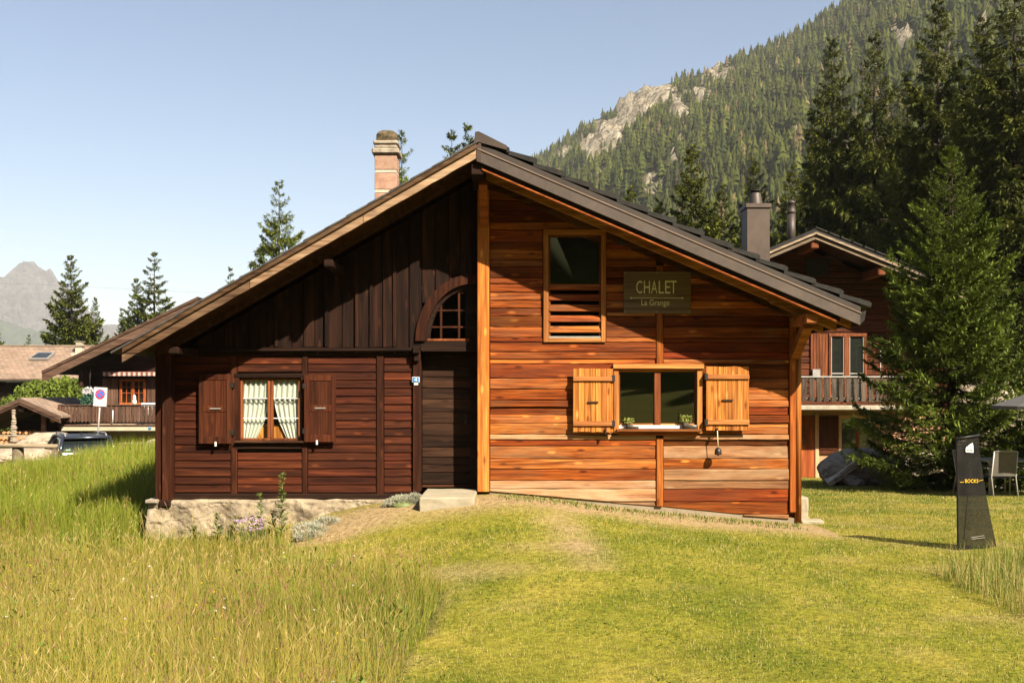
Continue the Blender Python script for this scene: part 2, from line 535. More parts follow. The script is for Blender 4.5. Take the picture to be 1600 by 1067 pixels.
# ------------------------------------------------------------------ terrain
CTRL = [(-6, 5, -2.2), (-3, 5, -2.15), (0, 5, -2.1), (3, 5, -2.1), (6, 5, -2.05), (-7, 9, -2.3), (-3, 9, -2.25), (0, 9, -2.07),
        (3, 9, -2.05), (6, 9, -1.98), (0, 11, -1.88), (-.9, 13.4, -1.64), (0, 13, -1.60), (-.1, 14.2, -1.50), (1.6, 14.2, -1.71), (1.6, 13, -1.76),
        (3, 14.2, -1.84), (4.1, 14.2, -1.93), (2, 12, -1.86), (4.5, 12.3, -1.96), (5.3, 12, -1.94), (7, 12, -1.92),
        (-5.3, 14.5, -2.22), (-4, 14.3, -2.15), (-3, 14.3, -1.93), (-2.2, 14.3, -1.70), (-1.5, 14.4, -1.58),
        (-4, 12.5, -2.3), (-2, 12, -2.08), (-6.5, 14, -2.25), (-8.5, 13, -2.3), (-7, 16.5, -2.05), (-10.3, 20, -2.0), (-7.7, 20, -1.6),
        (-5.5, 20, -1.55), (-12, 16, -2.2), (-7, 23, -1.75), (-11, 23, -2.1), (-11, 28, -2.85), (-14, 30, -2.87), (-8, 30, -2.85), (-15, 36, -2.95), (-24, 30, -2.95),
        (6, 16, -2.0), (9, 16, -2.0), (8, 20, -2.2), (12, 21, -2.2), (8, 26, -2.5), (10, 31, -2.72), (16, 31, -2.72), (14, 24, -2.38),
        (0, 24, -2.3), (0, 18, -2.1), (0, 45, -3.2), (-25, 50, -3.4), (25, 50, -2.8), (0, -10, -2.2), (-20, 0, -2.2), (20, 0, -2.1), (20, 15, -2.0), (-20, 20, -2.6), (0, 0, -2.1)]
_C = np.array(CTRL, dtype=np.float64)
def _U(r2): return np.where(r2 > 0, r2*np.log(r2+1e-12)*.5, 0)
_n = len(_C)
_A = np.zeros((_n+3, _n+3))
_d2 = ((_C[:, None, :2]-_C[None, :, :2])**2).sum(-1)
_A[:_n, :_n] = _U(_d2)+np.eye(_n)*.05
_A[:_n, _n] = 1; _A[:_n, _n+1:] = _C[:, :2]; _A[_n, :_n] = 1; _A[_n+1:, :_n] = _C[:, :2].T
_w = np.linalg.solve(_A, np.concatenate([_C[:, 2], [0, 0, 0]]))

def ground(x, y):
    """height of the ground (scene metres) at x, y"""
    x = np.atleast_1d(np.asarray(x, dtype=np.float64)); y = np.atleast_1d(np.asarray(y, dtype=np.float64))
    sh = x.shape; x = x.ravel(); y = y.ravel()
    z = np.full(x.shape, -3.2)
    rr = np.hypot(x, y-15)
    near = rr < 75
    xs, ys = x[near], y[near]
    out = np.empty(xs.shape)
    for s in range(0, len(xs), 20000):
        e = s+20000
        d2 = (xs[s:e, None]-_C[None, :, 0])**2+(ys[s:e, None]-_C[None, :, 1])**2
        out[s:e] = _U(d2)@_w[:_n]+_w[_n]+_w[_n+1]*xs[s:e]+_w[_n+2]*ys[s:e]
    out = np.clip(out, -4, -1.2)
    t = np.clip((rr[near]-42)/30, 0, 1); t = t*t*(3-2*t)
    z[near] = out*(1-t)+-3.2*t
    z = z+(fbm(x*.9, y*.9, 3)-.5)*.05*(rr < 60)
    a = np.clip((-5-y)/27, 0, 1); b2_ = np.clip((-34-y)/150, 0, 1)      # meadow rising behind the viewer, plus an unseen hill added to block sky light
    z = z+2.4*a*a*(3-2*a)+78*b2_**1.25*(1.6-.6*b2_)
    return (z+CZ).reshape(sh)
def gz(x, y): return float(ground(x, y)[0])

def meadow_edge(y):
    """x of the edge between the tall meadow (left) and the mown lawn"""
    return np.interp(y, [3, 5, 7, 9, 10, 10.8, 11.8, 12.6, 13.4, 14.4, 14.9, 40],
                     [-1.35, -1.05, -.85, -.70, -.72, -1.15, -2.0, -2.7, -3.0, -3.3, -5.45, -5.6])
def meadow_mask(x, y):
    return x < meadow_edge(y)+(fbm(x*1.5, y*1.5, 2)-.5)*.25
def rough_right(x, y):
    """the unmown strip at the right edge of the lawn"""
    return (x > 4.55+.35*np.sin(y*1.1)*.3+(y-8.5)*.03) & (y < 10.6+(x-4.4)*.55)

def dry_amount(x, y):
    wall = np.clip(1-np.abs(y-13.9-(x > 1)*.05)/1.0, 0, 1)*((x > -3.2) & (x < 4.4))
    slope = np.clip(1-np.hypot((x+2.2)/1.5, (y-13.7)/.85), 0, 1)*1.9
    track = np.clip(1-np.abs(x-.55-(13.5-y)*.12)/.45, 0, 1)*(y > 10.5)*(y < 14)*.55
    spot = np.clip(1-np.hypot((x+.5)/1.1, (y-10.7)/.5), 0, 1)*.6
    n = fbm(x*1.3+5, y*1.9, 4)
    return np.clip(np.maximum.reduce([wall*1.4, slope, track, spot])*(0.45+1.1*n)+np.clip((n-.60)*1.6, 0, .4), 0, 1)

# the ground: one sheet, fine near the house, reaching far past the horizon
def axis_coords(c, fine, half, far, nf, nfar):
    a = np.linspace(c-half, c+half, nf)
    g = fine*np.geomspace(1, (far-half)/fine, nfar)
    return np.concatenate([(c-half-g)[::-1], a, c+half+g])
gx = axis_coords(0, .3, 16, 9000, 215, 40)
gy = axis_coords(16, .3, 18, 9000, 235, 40)
GX, GY = np.meshgrid(gx, gy)
GZ = ground(GX, GY)
nx, ny = len(gx), len(gy)
idx = np.arange(nx*ny).reshape(ny, nx)
Q = np.stack([idx[:-1, :-1].ravel(), idx[:-1, 1:].ravel(), idx[1:, 1:].ravel(), idx[1:, :-1].ravel()], 1)
gv = np.stack([GX.ravel(), GY.ravel(), GZ.ravel()], 1)
dry = dry_amount(GX, GY).ravel()
mead = meadow_mask(GX, GY).ravel().astype(float)
gcol = np.stack([dry, mead, np.zeros_like(dry)], 1)

def ground_material():
    m, nt, b, out = newmat('lawn_ground')
    g = N(nt, 'NewGeometry'); a = N(nt, 'Attribute', attribute_name='col')
    sp = N(nt, 'SeparateColor'); nt.links.new(a.outputs['Color'], sp.inputs[0])
    n1 = noise(nt, g.outputs['Position'], .8, 6, .6, .4)
    n2 = noise(nt, g.outputs['Position'], 14, 5, .7)
    lawn = ramp(nt, n1, [(.30, (.13, .145, .012)), (.5, (.22, .205, .022)), (.7, (.33, .265, .045))])
    lawn = mixc(nt, lawn, ramp(nt, n2, [(.3, (.25, .27, .2)), (.65, (1.1, 1.1, 1.1))]), .8, 'MULTIPLY')
    soil = ramp(nt, n2, [(.3, (.15, .095, .042)), (.5, (.30, .21, .105)), (.72, (.42, .31, .165))])
    col = mixc(nt, lawn, soil, sp.outputs[0])
    md = ramp(nt, n2, [(.3, (.05, .045, .014)), (.7, (.14, .11, .04))])
    col = mixc(nt, col, md, sp.outputs[1])
    nt.links.new(col, b.inputs['Base Color'])
    b.inputs['Roughness'].default_value = .95; b.inputs['Specular IOR Level'].default_value = .1
    bp = N(nt, 'Bump'); bp.inputs['Strength'].default_value = .9; bp.inputs['Distance'].default_value = .03
    nt.links.new(n2, bp.inputs['Height']); nt.links.new(bp.outputs[0], b.inputs['Normal'])
    return m
go = big_mesh('ground', gv, quads=Q, mat=ground_material(), cols=gcol, smooth=True)
go['kind'] = 'structure'; go['label'] = 'mown sloping lawn and meadow ground around the chalet'

# the road behind the left bank where the car stands
M['asphalt'] = rough_mat('pale_asphalt', (.10, .095, .088), (.17, .16, .15), 8, rough=.9, bump=.3)
rv, rq = [], []
rx = np.linspace(-34, 2, 37)
for i, x in enumerate(rx):
    yc = 30.0-(x+10)*.06
    for j, o in enumerate((-2.6, 2.6)):
        rv.append((x, yc+o, gz(x, yc+o)+.03))
for i in range(len(rx)-1): rq.append([2*i, 2*i+2, 2*i+3, 2*i+1])
ro = mk('road', rv, rq, M['asphalt']); ro['kind'] = 'structure'; ro['label'] = 'narrow asphalt road behind the grassy bank'

# ------------------------------------------------------------------ hillside, rocks and far mountains
sky_px = [(-400, 600), (200, 590), (400, 540), (600, 420), (745, 305), (835, 250), (900, 210), (960, 170), (1010, 142), (1100, 114), (1150, 92), (1200, 76),
          (1260, 46), (1310, 12), (1400, -45), (1600, -150), (1900, -260), (2400, -330)]
_su = np.array([(p-800)/F for p, q in sky_px]); _sv = np.array([(HOR-q)/F for p, q in sky_px])
def hill_point(u, t):
    Dc = np.interp(u, [-.8, 0, .5, 1.0], [1500, 1250, 950, 800])
    Db = np.interp(u, [-.8, 0, .5, 1.0], [520, 330, 190, 150])
    d = Db+(Dc-Db)*t
    zc = np.interp(u, _su, _sv)*Dc
    x, y = u*d, d
    zz = -6+(zc+6)*t**1.08
    zz = zz+(fbm(x*.012, y*.012, 5)-.5)*46*np.sin(np.clip(t, 0, 1)*math.pi)**.8
    return x, y, zz+CZ
ROCKS = [(1015, 150, 50, 28), (985, 174, 40, 30), (965, 200, 40, 30), (925, 228, 40, 18), (1125, 112, 30, 16), (1112, 122, 26, 14), (1088, 150, 26, 16), (1062, 178, 18, 15), (950, 214, 22, 22), (962, 235, 20, 12), (895, 236, 32, 10), (872, 246, 22, 8), (935, 246, 22, 8),
         (1062, 222, 9, 11), (1000, 196, 15, 7), (938, 274, 20, 8), (1022, 284, 16, 12), (1012, 300, 12, 10), (1050, 245, 8, 10),
         (1410, 66, 22, 20), (1530, 52, 11, 14), (1238, 198, 7, 6), (1178, 72, 5, 5), (1345, 110, 5, 6), (1180, 282, 6, 5)]
def rockiness(px, py):
    w = (fbm(px*.055, py*.07, 5)-.5)*1.5
    r = np.zeros_like(px)
    for (a, b_, c, d) in ROCKS:
        e = 1-np.hypot((px-a+w*26)/c, (py-b_+w*30)/d)
        r = np.maximum(r, e)
    return r
uu = np.linspace(-.75, 1.05, 360); tt = np.concatenate([np.linspace(-.12, 1, 190), [1.06, 1.2]])
UU, TT = np.meshgrid(uu, tt)
HX, HY, HZ = hill_point(UU, np.clip(TT, 0, 1))
over = np.clip(TT-1, 0, 1)
HZ = HZ-over*900*.5; HY = HY+over*500; HX = HX+UU*over*500
under = np.clip(-TT, 0, 1); HZ = HZ-under*60; HY = HY-under*300; HX = HX-UU*under*300
hpx = 800+HX/HY*F; hpy = HOR-(HZ-CZ)/HY*F
RK = rockiness(hpx, hpy)
crag = np.clip(RK, 0, .5)*2
HZ = HZ+crag*((fbm(HX*.06, HY*.06, 4)-.5)*20+(fbm(HX*.22, HY*.2, 3)-.5)*18)
HY = HY-crag*((fbm(HX*.09, HZ*.09, 4)-.3)*22)
idx = np.arange(UU.size).reshape(UU.shape)
Q = np.stack([idx[:-1, :-1].ravel(), idx[:-1, 1:].ravel(), idx[1:, 1:].ravel(), idx[1:, :-1].ravel()], 1)
rockc = np.clip(RK*6, 0, 1).ravel()

def hill_material():
    m, nt, b, out = newmat('hillside_ground')
    g = N(nt, 'NewGeometry'); a = N(nt, 'Attribute', attribute_name='col')
    sp = N(nt, 'SeparateColor'); nt.links.new(a.outputs['Color'], sp.inputs[0])
    n1 = noise(nt, g.outputs['Position'], .05, 8, .65, .6)
    mp = N(nt, 'VectorMath', operation='MULTIPLY'); nt.links.new(g.outputs['Position'], mp.inputs[0]); mp.inputs[1].default_value = (.16, .16, .05)
    n2 = noise(nt, mp.outputs[0], 1.0, 7, .7, .8)
    soil = ramp(nt, n1, [(.35, (.020, .026, .008)), (.6, (.045, .048, .016)), (.75, (.09, .08, .035))])
    rock = ramp(nt, n2, [(.36, (.040, .034, .022)), (.45, (.17, .14, .098)), (.54, (.32, .275, .20)), (.70, (.42, .37, .28))])
    col = mixc(nt, soil, rock, sp.outputs[0])
    nt.links.new(col, b.inputs['Base Color']); b.inputs['Roughness'].default_value = 1; b.inputs['Specular IOR Level'].default_value = 0
    bp = N(nt, 'Bump'); bp.inputs['Strength'].default_value = 1.0; bp.inputs['Distance'].default_value = 5.0
    nt.links.new(n2, bp.inputs['Height']); nt.links.new(bp.outputs[0], b.inputs['Normal'])
    return m
ho = big_mesh('hillside', np.stack([HX.ravel(), HY.ravel(), HZ.ravel()], 1), quads=Q, mat=hill_material(),
              cols=np.stack([rockc]*3, 1), smooth=True)
ho['kind'] = 'structure'; ho['label'] = 'steep forested hillside with pale rock outcrops'

# far mountains
def mountain(name, pts, D, depth, amp, mat, label, seed):
    pu = np.array([(p-800)/F for p, q in pts]); pv = np.array([(HOR-q)/F for p, q in pts])
    u = np.linspace(pu[0], pu[-1], 260); t = np.linspace(0, 1.25, 130)
    U_, T_ = np.meshgrid(u, t)
    d = D-depth*(1-T_)
    prof = np.where(T_ <= 1, np.clip(T_, 0, 1)**1.15, 1-(T_-1)*2.6)
    z = -20+(np.interp(U_, pu, pv)*D+20)*prof
    x = U_*D+(U_*D*0)
    k = D/4000
    f = fbm(x*.008/k+seed, d*.004/k, 6)
    rid = 1-np.abs(2*fbm(x*.016/k+seed*3, d*.003/k+9, 6)-1)
    w = np.sin(np.clip(T_, 0, 1)*math.pi)**.6+.22*np.clip(T_, 0, 1)**6
    z = z+((f-.5)*amp+(rid-.75)*amp*2.2)*w
    i_ = np.arange(U_.size).reshape(U_.shape)
    q = np.stack([i_[:-1, :-1].ravel(), i_[:-1, 1:].ravel(), i_[1:, 1:].ravel(), i_[1:, :-1].ravel()], 1)
    o = big_mesh(name, np.stack([x.ravel(), d.ravel(), z.ravel()+CZ], 1), quads=q, mat=mat)
    o['kind'] = 'structure'; o['label'] = label
    return o
M['far_rock'] = rough_mat('far_mountain_rock', (.045, .042, .044), (.115, .104, .098), .014, rough=1, bump=1.0, bdist=120, c3=(.20, .178, .162), spec=0, jitter=0)
M['far_wood'] = rough_mat('far_wooded_slope', (.030, .042, .026), (.055, .070, .038), .02, rough=1, bump=1.0, bdist=20, spec=0, jitter=0)
mountain('mountain', [(-420, 585), (-300, 540), (-160, 520), (-70, 512), (-20, 478), (2, 456), (18, 438), (32, 420), (44, 415), (58, 414), (74, 420), (90, 436), (106, 452), (124, 476), (150, 496), (185, 512), (225, 530), (270, 548), (330, 570), (420, 596)],
         6000, 1800, 150, M['far_rock'], 'pale grey rocky peak far away at the left', 3.3)
mountain('wooded_ridge', [(-420, 560), (-200, 520), (-60, 505), (0, 502), (40, 516), (90, 520), (130, 512), (180, 528), (240, 540), (330, 560), (450, 590), (560, 606)],
         4600, 1400, 60, M['far_wood'], 'low blue wooded ridge beneath the far peak', 8.1)

# ------------------------------------------------------------------ foliage generators
def unit_quads(O, D, length, width, rng, roll=None, flat=0.0):
    """Little rhombic sprays: O origins, D directions (unit), returns V (4n,3), Q (n,4)"""
    n = len(O)
    up = np.zeros((n, 3)); up[:, 2] = 1
    rnd = rng.normal(size=(n, 3)); rnd = rnd*(1-flat)+up*flat*2
    S = np.cross(D, rnd); S /= np.linalg.norm(S, axis=1)[:, None]+1e-9
    L = np.asarray(length).reshape(-1, 1)*np.ones((n, 1)); Wd = np.asarray(width).reshape(-1, 1)*np.ones((n, 1))
    mid = O+D*L*.45
    V = np.stack([O, mid+S*Wd*.5, O+D*L, mid-S*Wd*.5], 1).reshape(-1, 3)
    q = np.arange(4*n).reshape(n, 4)
    return V, q

def conifer_geo(seed, H, Rad, base=.06, levels=34, per=7, subs=16, units=6, ulen=.1, uwid=.014, droop=.25, up=.45,
                c_lo=(.018, .032, .008), c_hi=(.06, .085, .018), spread=.5, taper=.9, hang=.25, gap=.0, lenj=(.7, 1.12)):
    rng = np.random.default_rng(seed)
    br = []
    for i in range(levels):
        f = i/(levels-1)
        h = H*(base+(0.985-base)*f**.92)
        t = (h/H-base)/(1-base)
        k = max(3, int(round(per*(1-.35*t))))
        a0 = rng.random()*6.28
        for j in range(k):
            if rng.random() < gap: continue
            L = Rad*((1-t)**taper)*rng.uniform(*lenj)*(min(1, .72+t*4))+.035*H*(.25+.75*(1-t))*.5
            br.append((h+rng.normal()*H*.008, a0+j*6.283/k+rng.normal()*.25, L, t))
    br = np.array(br)
    h, az, L, t = br.T
    nb = len(br)
    sl = up*(t**1.2)-droop*(1-t)*.9+rng.normal(size=nb)*.07        # slope at the trunk
    cv = droop*.55*(1-t)+.12+rng.normal(size=nb)*.05               # upturned tip
    tone = rng.random(nb)
    def pt(s, b):
        r = L[b]*s
        return np.stack([np.cos(az[b])*r, np.sin(az[b])*r, h[b]+L[b]*(sl[b]*s+cv[b]*s*s-.10*np.sin(s*3.14))], 1)
    b = np.repeat(np.arange(nb), np.maximum(6, (subs*np.clip(L/Rad+.22, .42, 1.1)).astype(int)))
    s = rng.random(len(b))**.8*.94+.06
    O = pt(s, b); T = pt(np.minimum(s+.05, 1.05), b)-O; T /= np.linalg.norm(T, axis=1)[:, None]
    side = np.stack([-np.sin(az[b]), np.cos(az[b]), np.zeros(len(b))], 1)*np.where(rng.random(len(b)) < .5, 1, -1)[:, None]
    w = rng.uniform(.45, 1.1, len(b))[:, None]
    D = T*.75+side*w*spread*1.6+rng.normal(size=(len(b), 3))*np.array([.12, .12, .06])
    D[:, 2] -= hang*rng.random(len(b))
    D /= np.linalg.norm(D, axis=1)[:, None]
    sl_len = L[b]*.42*(1-s*.62)*rng.uniform(.6, 1.15, len(b))+ulen*.25
    k = np.repeat(np.arange(len(b)), units)
    k = k[rng.random(len(k)) < np.clip(L[b[k]]/Rad*3.2, .45, 1)]
    q = rng.random(len(k))
    uo = O[k]+D[k]*(sl_len[k]*q)[:, None]
    uo[:, 2] -= hang*.5*sl_len[k]*q*q
    usz = np.clip(L[b[k]]/Rad*2.0, .42, 1.0)
    ud = D[k]+rng.normal(size=(len(k), 3))*np.array([.38, .38, .24])
    dn = rng.random(len(k)) < hang*.75
    ud[dn] = ud[dn]*.55+np.array([0, 0, -.9])
    ud /= np.linalg.norm(ud, axis=1)[:, None]
    V, Qd = unit_quads(uo, ud, ulen*usz*rng.uniform(.7, 1.35, len(k)), uwid*usz*rng.uniform(.7, 1.3, len(k)), rng, flat=.6)
    mixv = np.clip(.55*tone[b[k]]+.45*rng.random(len(k)), 0, 1)[:, None]
    col = np.array(c_lo)*(1-mixv)+np.array(c_hi)*mixv
    col = np.repeat(col, 4, 0)
    # wood: trunk and limbs
    tv, tf = tube_geo([(0, 0, -.3), (0, 0, H*.25), (rng.normal()*.004*H, 0, H*.6), (0, 0, H)], [H*.015+.03, H*.011+.02, H*.005+.01, .006], 8)
    tv = [tuple(v) for v in tv]; ntv, ntf = len(tv), len(tf)
    for i in range(nb):
        a = pt(np.array([0., .5, .95]), np.array([i]*3))
        r0 = .006*H*(.3+.7*(1-t[i]))*.5+.004
        for sdx in (0, 1):
            p, q_ = Vector(a[sdx]), Vector(a[sdx+1])
            dirv = (q_-p).normalized(); c1 = dirv.cross(Vector((0, 0, 1))).normalized(); c2 = dirv.cross(c1)
            o0 = len(tv); ra = r0*(1-.45*sdx*1.2); rb = r0*(.55 if sdx == 0 else .15)
            for rr_, pp in ((ra, p), (rb, q_)):
                for an in (0, 2.09, 4.19):
                    tv.append(tuple(pp+(c1*math.cos(an)+c2*math.sin(an))*rr_))
            for e in range(3): tf.append([o0+e, o0+(e+1) % 3, o0+3+(e+1) % 3, o0+3+e])
    lv = tv[ntv:]; lf = [[i-ntv for i in f] for f in tf[ntf:]]
    return V, Qd, col, tv[:ntv], tf[:ntf], lv, lf

def conifer(name, loc, label, geo, group=None, cat='tree', mat=None):
    V, Qd, col, tv, tf, lv, lf = geo
    r = thing(name, loc, label, cat, group)
    big_mesh('crown', V, quads=Qd, mat=mat or M['needle'], cols=col, parent=r)['kind'] = 'stuff'
    m = bpy.data.meshes.new('branches'); m.from_pydata(lv, [], lf); m.materials.append(M['bark'])
    o = bpy.data.objects.new('branches', m); COL.objects.link(o); o.parent = r; o['kind'] = 'stuff'
    m = bpy.data.meshes.new('trunk'); m.from_pydata(tv, [], tf); m.materials.append(M['bark'])
    o = bpy.data.objects.new('trunk', m); COL.objects.link(o); o.parent = r
    return r

def base_at(px, d): return ((px-800)/F*d, d, gz((px-800)/F*d, d)-.02)
def height_for(py, d, z0): return (HOR-py)/F*d+CZ-z0

# ------------------------------------------------------------------ the chalet
DL, DR, DF = 14.80, 14.54, 13.60        # old wall, orange wall (stands proud), roof edge
SL, SR, SFp = F/DL, F/DR, F/DF
def lx(px): return (px-800)/SL
def lz(py): return CZ+(HOR-py)/SL
def rx_(px): return (px-800)/SR
def rz_(py): return CZ+(HOR-py)/SR
def fx(px): return (px-800)/SFp
def fz(py): return CZ+(HOR-py)/SFp
BACK = 22.4
chalet = thing('chalet', (0, 17.0, gz(-.5, 14.2)), 'old timber chalet, dark left half and orange right half under one asymmetric roof', 'house')
C = chalet
jit = lambda a: R.uniform(-a, a)
def tint(v=.12, h=.05):
    k = 1+R.uniform(-v, v)
    return (k*(1+R.uniform(-h, h)), k, k*(1+R.uniform(-h, h)))

# roof lines
XA = fx(743.5); ML = .577
def left_top(x): return fz(226)-ML*(XA-x)            # top of the old bargeboard
def left_bot(x): return fz(247)-ML*(XA-x)
XR0 = fx(746); MR = .428
def r_line(py0): return lambda x: fz(py0)-MR*(x-XR0)
r_tile, r_bright, r_fasc, r_wood = r_line(213), r_line(233), r_line(253), r_line(268)
XE = fx(190)                  # left eave
XRE = fx(1343)                # right eave

# --- cores behind the boards (close the gaps)
core_l = [(lx(250), lz(800)), (lx(745), lz(800)), (lx(745), left_bot(lx(745))+.02), (lx(250), left_bot(lx(250))+.02)]
def prism(name, poly, y0, y1, mat, parent, color=None):
    n = len(poly)
    V = [(p[0], y0, p[1]) for p in poly]+[(p[0], y1, p[1]) for p in poly]
    Fc = [list(range(n)), list(range(2*n-1, n-1, -1))]+[[i, i+n, (i+1) % n+n, (i+1) % n] for i in range(n)]
    bm = bmesh.new()
    vs = [bm.verts.new(v) for v in V]
    for f in Fc: bm.faces.new([vs[i] for i in f])
    return mkbm(name, bm, mat, parent, color=color)

# walls: side and back shells
box('side_wall', C, lx(247), lx(247)+.16, DL+.08, BACK, lz(790), left_bot(lx(247))-.02, M['old_h'], 0)
box('side_wall', C, rx_(1250)-.16, rx_(1250), DR+.1, BACK, rz_(812)-.1, r_wood(rx_(1250))-.02, M['new_h'], 0)
prism('back_wall', [(lx(250), lz(830)), (rx_(1248), lz(830)), (rx_(1248), r_wood(rx_(1248))-.03), (XA+.05, left_bot(XA)-.03), (lx(250), left_bot(lx(250))-.03)], BACK-.2, BACK, M['old_h'], C)

def wall_core(name, polyparts, y0, mat):
    for p in polyparts: prism(name, p, y0, y0+.05, mat, C)
yl = DL+.035
# old wall core, split round its window, arch and door
lw = dict(x0=lx(376), x1=lx(470), z0=lz(687), z1=lz(590))
T = lambda x: left_bot(x)-.02
wall_core('wall_lining', [
    [(lx(250), lz(790)), (lw['x0'], lz(790)), (lw['x0'], T(lw['x0'])), (lx(250), T(lx(250)))],
    [(lw['x0'], lz(790)), (lw['x1'], lz(790)), (lw['x1'], lw['z0']), (lw['x0'], lw['z0'])],
    [(lw['x0'], lw['z1']), (lw['x1'], lw['z1']), (lw['x1'], T(lw['x1'])), (lw['x0'], T(lw['x0']))],
    [(lw['x1'], lz(790)), (lx(652), lz(790)), (lx(652), T(lx(652))), (lw['x1'], T(lw['x1']))],
    [(lx(652), lz(436)), (lx(746), lz(436)), (lx(746), T(lx(746))), (lx(652), T(lx(652)))]], yl, M['void'])
box('room_back', C, lx(652), lx(746), DL+.9, DL+.95, lz(770), lz(430), M['void'], 0)
box('room_back', C, lw['x0']-.2, lw['x1']+.2, DL+.8, DL+.85, lw['z0']-.2, lw['z1']+.2, M['void'], 0)

# --- old half: horizontal lapped boards in four bays
bays = [(273, 361), (371, 472), (481, 588), (600, 645)]
top, bot, nrow = 557, 770, 17
for bi, (a, b_) in enumerate(bays):
    for i in range(nrow):
        p1 = top+(bot-top)*i/nrow; p2 = top+(bot-top)*(i+1)/nrow-1.0
        if bi == 1 and p2 > 584 and p1 < 699: continue
        c = tint(.22, .08)
        slab('plank', C, plank_poly(lx(a)+.003, lx(b_)-.003, lz(p2), lz(p1), .0025, 4), DL+.005+jit(.003), .03, M['old_h'], .004, .016, color=c)
# posts and rails of the old half
def post(x0, x1, y0p, y1p, proud, mat=None, name='post', color=None):
    box(name, C, lx(x0), lx(x1), DL-proud, DL+.06, lz(y1p), lz(y0p), mat or M['old_post'], .006, color=color)
post(246, 257, 543, 783, .10); post(259, 273, 550, 786, .16)
box('post_foot', C, lx(254), lx(273), DL-.20, DL+.02, lz(791), lz(779), M['old_beam'], .025)
post(361.5, 370.5, 551, 772, .022); post(472.5, 480.5, 551, 772, .022); post(588.5, 599.5, 551, 772, .024)
post(645.5, 657, 546, 768, .05)
box('rail', C, lx(273.5), lx(645), DL-.03, DL+.03, lz(556.5), lz(549), M['old_beam'], .004)
box('sill_beam', C, lx(250), lx(656), DL-.06, DL+.1, lz(779), lz(770.5), M['old_beam'], .008)
box('bracket', C, lx(646), lx(657), DL-.16, DL-.052, lz(553), lz(542), M['old_beam'], .012)
box('bracket', C, lx(646.5), lx(656), DL-.11, DL-.052, lz(566), lz(553.5), M['old_beam'], .02)

# upper gable: vertical boards, some narrow laps over the joints, fringe at the beam
x = 252.0
arc_c = (lx(738), lz(533)); ARX, ARZ = 88/SL, 100/SL
k = 0
while x < 744:
    w = R.uniform(17, 24); w = min(w, 745-x)
    xa, xb = lx(x), lx(x+w-.8)
    zt = lambda xx: left_bot(xx)-.03
    zb = lz(543.5+R.uniform(-.8, .8))
    xm = (xa+xb)/2
    if x > 640:
        r_ = (xm-arc_c[0])/ARX
        if abs(r_) < 1: zb = arc_c[1]+ARZ*math.sqrt(1-min(1, r_*r_))-.04
    poly = [(xa, zb), (xb, zb), (xb, zt(xb)), (xa, zt(xa))]
    if zt(xa) > zb+.05:
        slab('board', C, poly, DL-.035-(k % 2)*.018+jit(.004), .05, M['old_v'], .005, color=tint(.28, .06))
        nm = R.random()
        if nm < .35 and x < 640:
            slab('cover_strip', C, [(xb-.022, zb+.005), (xb+.026, zb+.005), (xb+.026, zt(xb+.026)-.01), (xb-.022, zt(xb-.022)-.01)], DL-.085, .03, M['old_v'], .004, color=tint(.3, .08))
    x += w; k += 1
box('gable_beam', C, lx(247), lx(649), DL-.10, DL-.005, lz(549), lz(544), M['old_beam'], .006)
for i in range(20):
    px = 256+i*20
    box('dentil', C, lx(px), lx(px+3), DL-.075, DL-.03, lz(552), lz(549.2), M['old_beam'], .003)

# --- quarter-arch window over the door
def arc_band(name, rx0, rz0, rx1, rz1, y0, y1, mat, parent, a0=math.pi/2, a1=math.pi, n=16, color=None):
    V = []
    for i in range(n+1):
        a = a0+(a1-a0)*i/n
        for (rx, rz) in ((rx0, rz0), (rx1, rz1)):
            for y in (y0, y1): V.append((arc_c[0]+rx*math.cos(a), y, arc_c[1]+rz*math.sin(a)))
    Fc = []
    for i in range(n):
        o = i*4; q = o+4
        Fc += [[o, q, q+2, o+2], [o+1, o+3, q+3, q+1], [o, o+1, q+1, q], [o+2, q+2, q+3, o+3]]
    Fc += [[0, 2, 3, 1], [n*4, n*4+1, n*4+3, n*4+2]]
    bm = bmesh.new(); vs = [bm.verts.new(v) for v in V]
    for f in Fc: bm.faces.new([vs[i] for i in f])
    return mkbm(name, bm, mat, parent, color=color)
aw = arc_band('arch_window', 88/SL, 103/SL, 72.5/SL, 88.5/SL, DL-.10, DL+.05, M['old_post'], C, a0=math.pi*.46, color=(.62, .58, .55))
arc_band('casing', 72.3/SL, 88.3/SL, 66/SL, 82/SL, DL-.03, DL+.06, M['old_beam'], aw)
ap = [(arc_c[0], arc_c[1])]+[(arc_c[0]+68/SL*math.cos(a), arc_c[1]+84/SL*math.sin(a)) for a in np.linspace(math.pi/2, math.pi, 14)]
prism('pane', ap, DL+.052, DL+.056, M['glass_thin'], aw)
for px in (689, 717):
    zt = arc_c[1]+84/SL*math.sqrt(max(0, 1-((lx(px)-arc_c[0])/(68/SL))**2))
    box('muntin', aw, lx(px)-.016, lx(px)+.016, DL+.005, DL+.05, arc_c[1], zt, M['old_post'], .003)
for py in (511, 485, 457):
    xl = arc_c[0]-68/SL*math.sqrt(max(0, 1-((lz(py)-arc_c[1])/(84/SL))**2))
    box('muntin', aw, xl, lx(741), DL+.008, DL+.048, lz(py)-.013, lz(py)+.013, M['old_post'], .003)
box('bottom_rail', aw, lx(668), lx(734), DL-.045, DL+.05, lz(533), lz(529.6), M['frame_red'], .004, color=(1.5, 1.5, 1.5))
box('jamb', aw, lx(727), lx(745), DL-.02, DL+.06, lz(533), lz(436), M['old_beam'], .004)
box('lintel', C, lx(657.5), lx(745.5), DL-.06, DL+.26, lz(549.5), lz(533.5), M['old_beam'], .008)

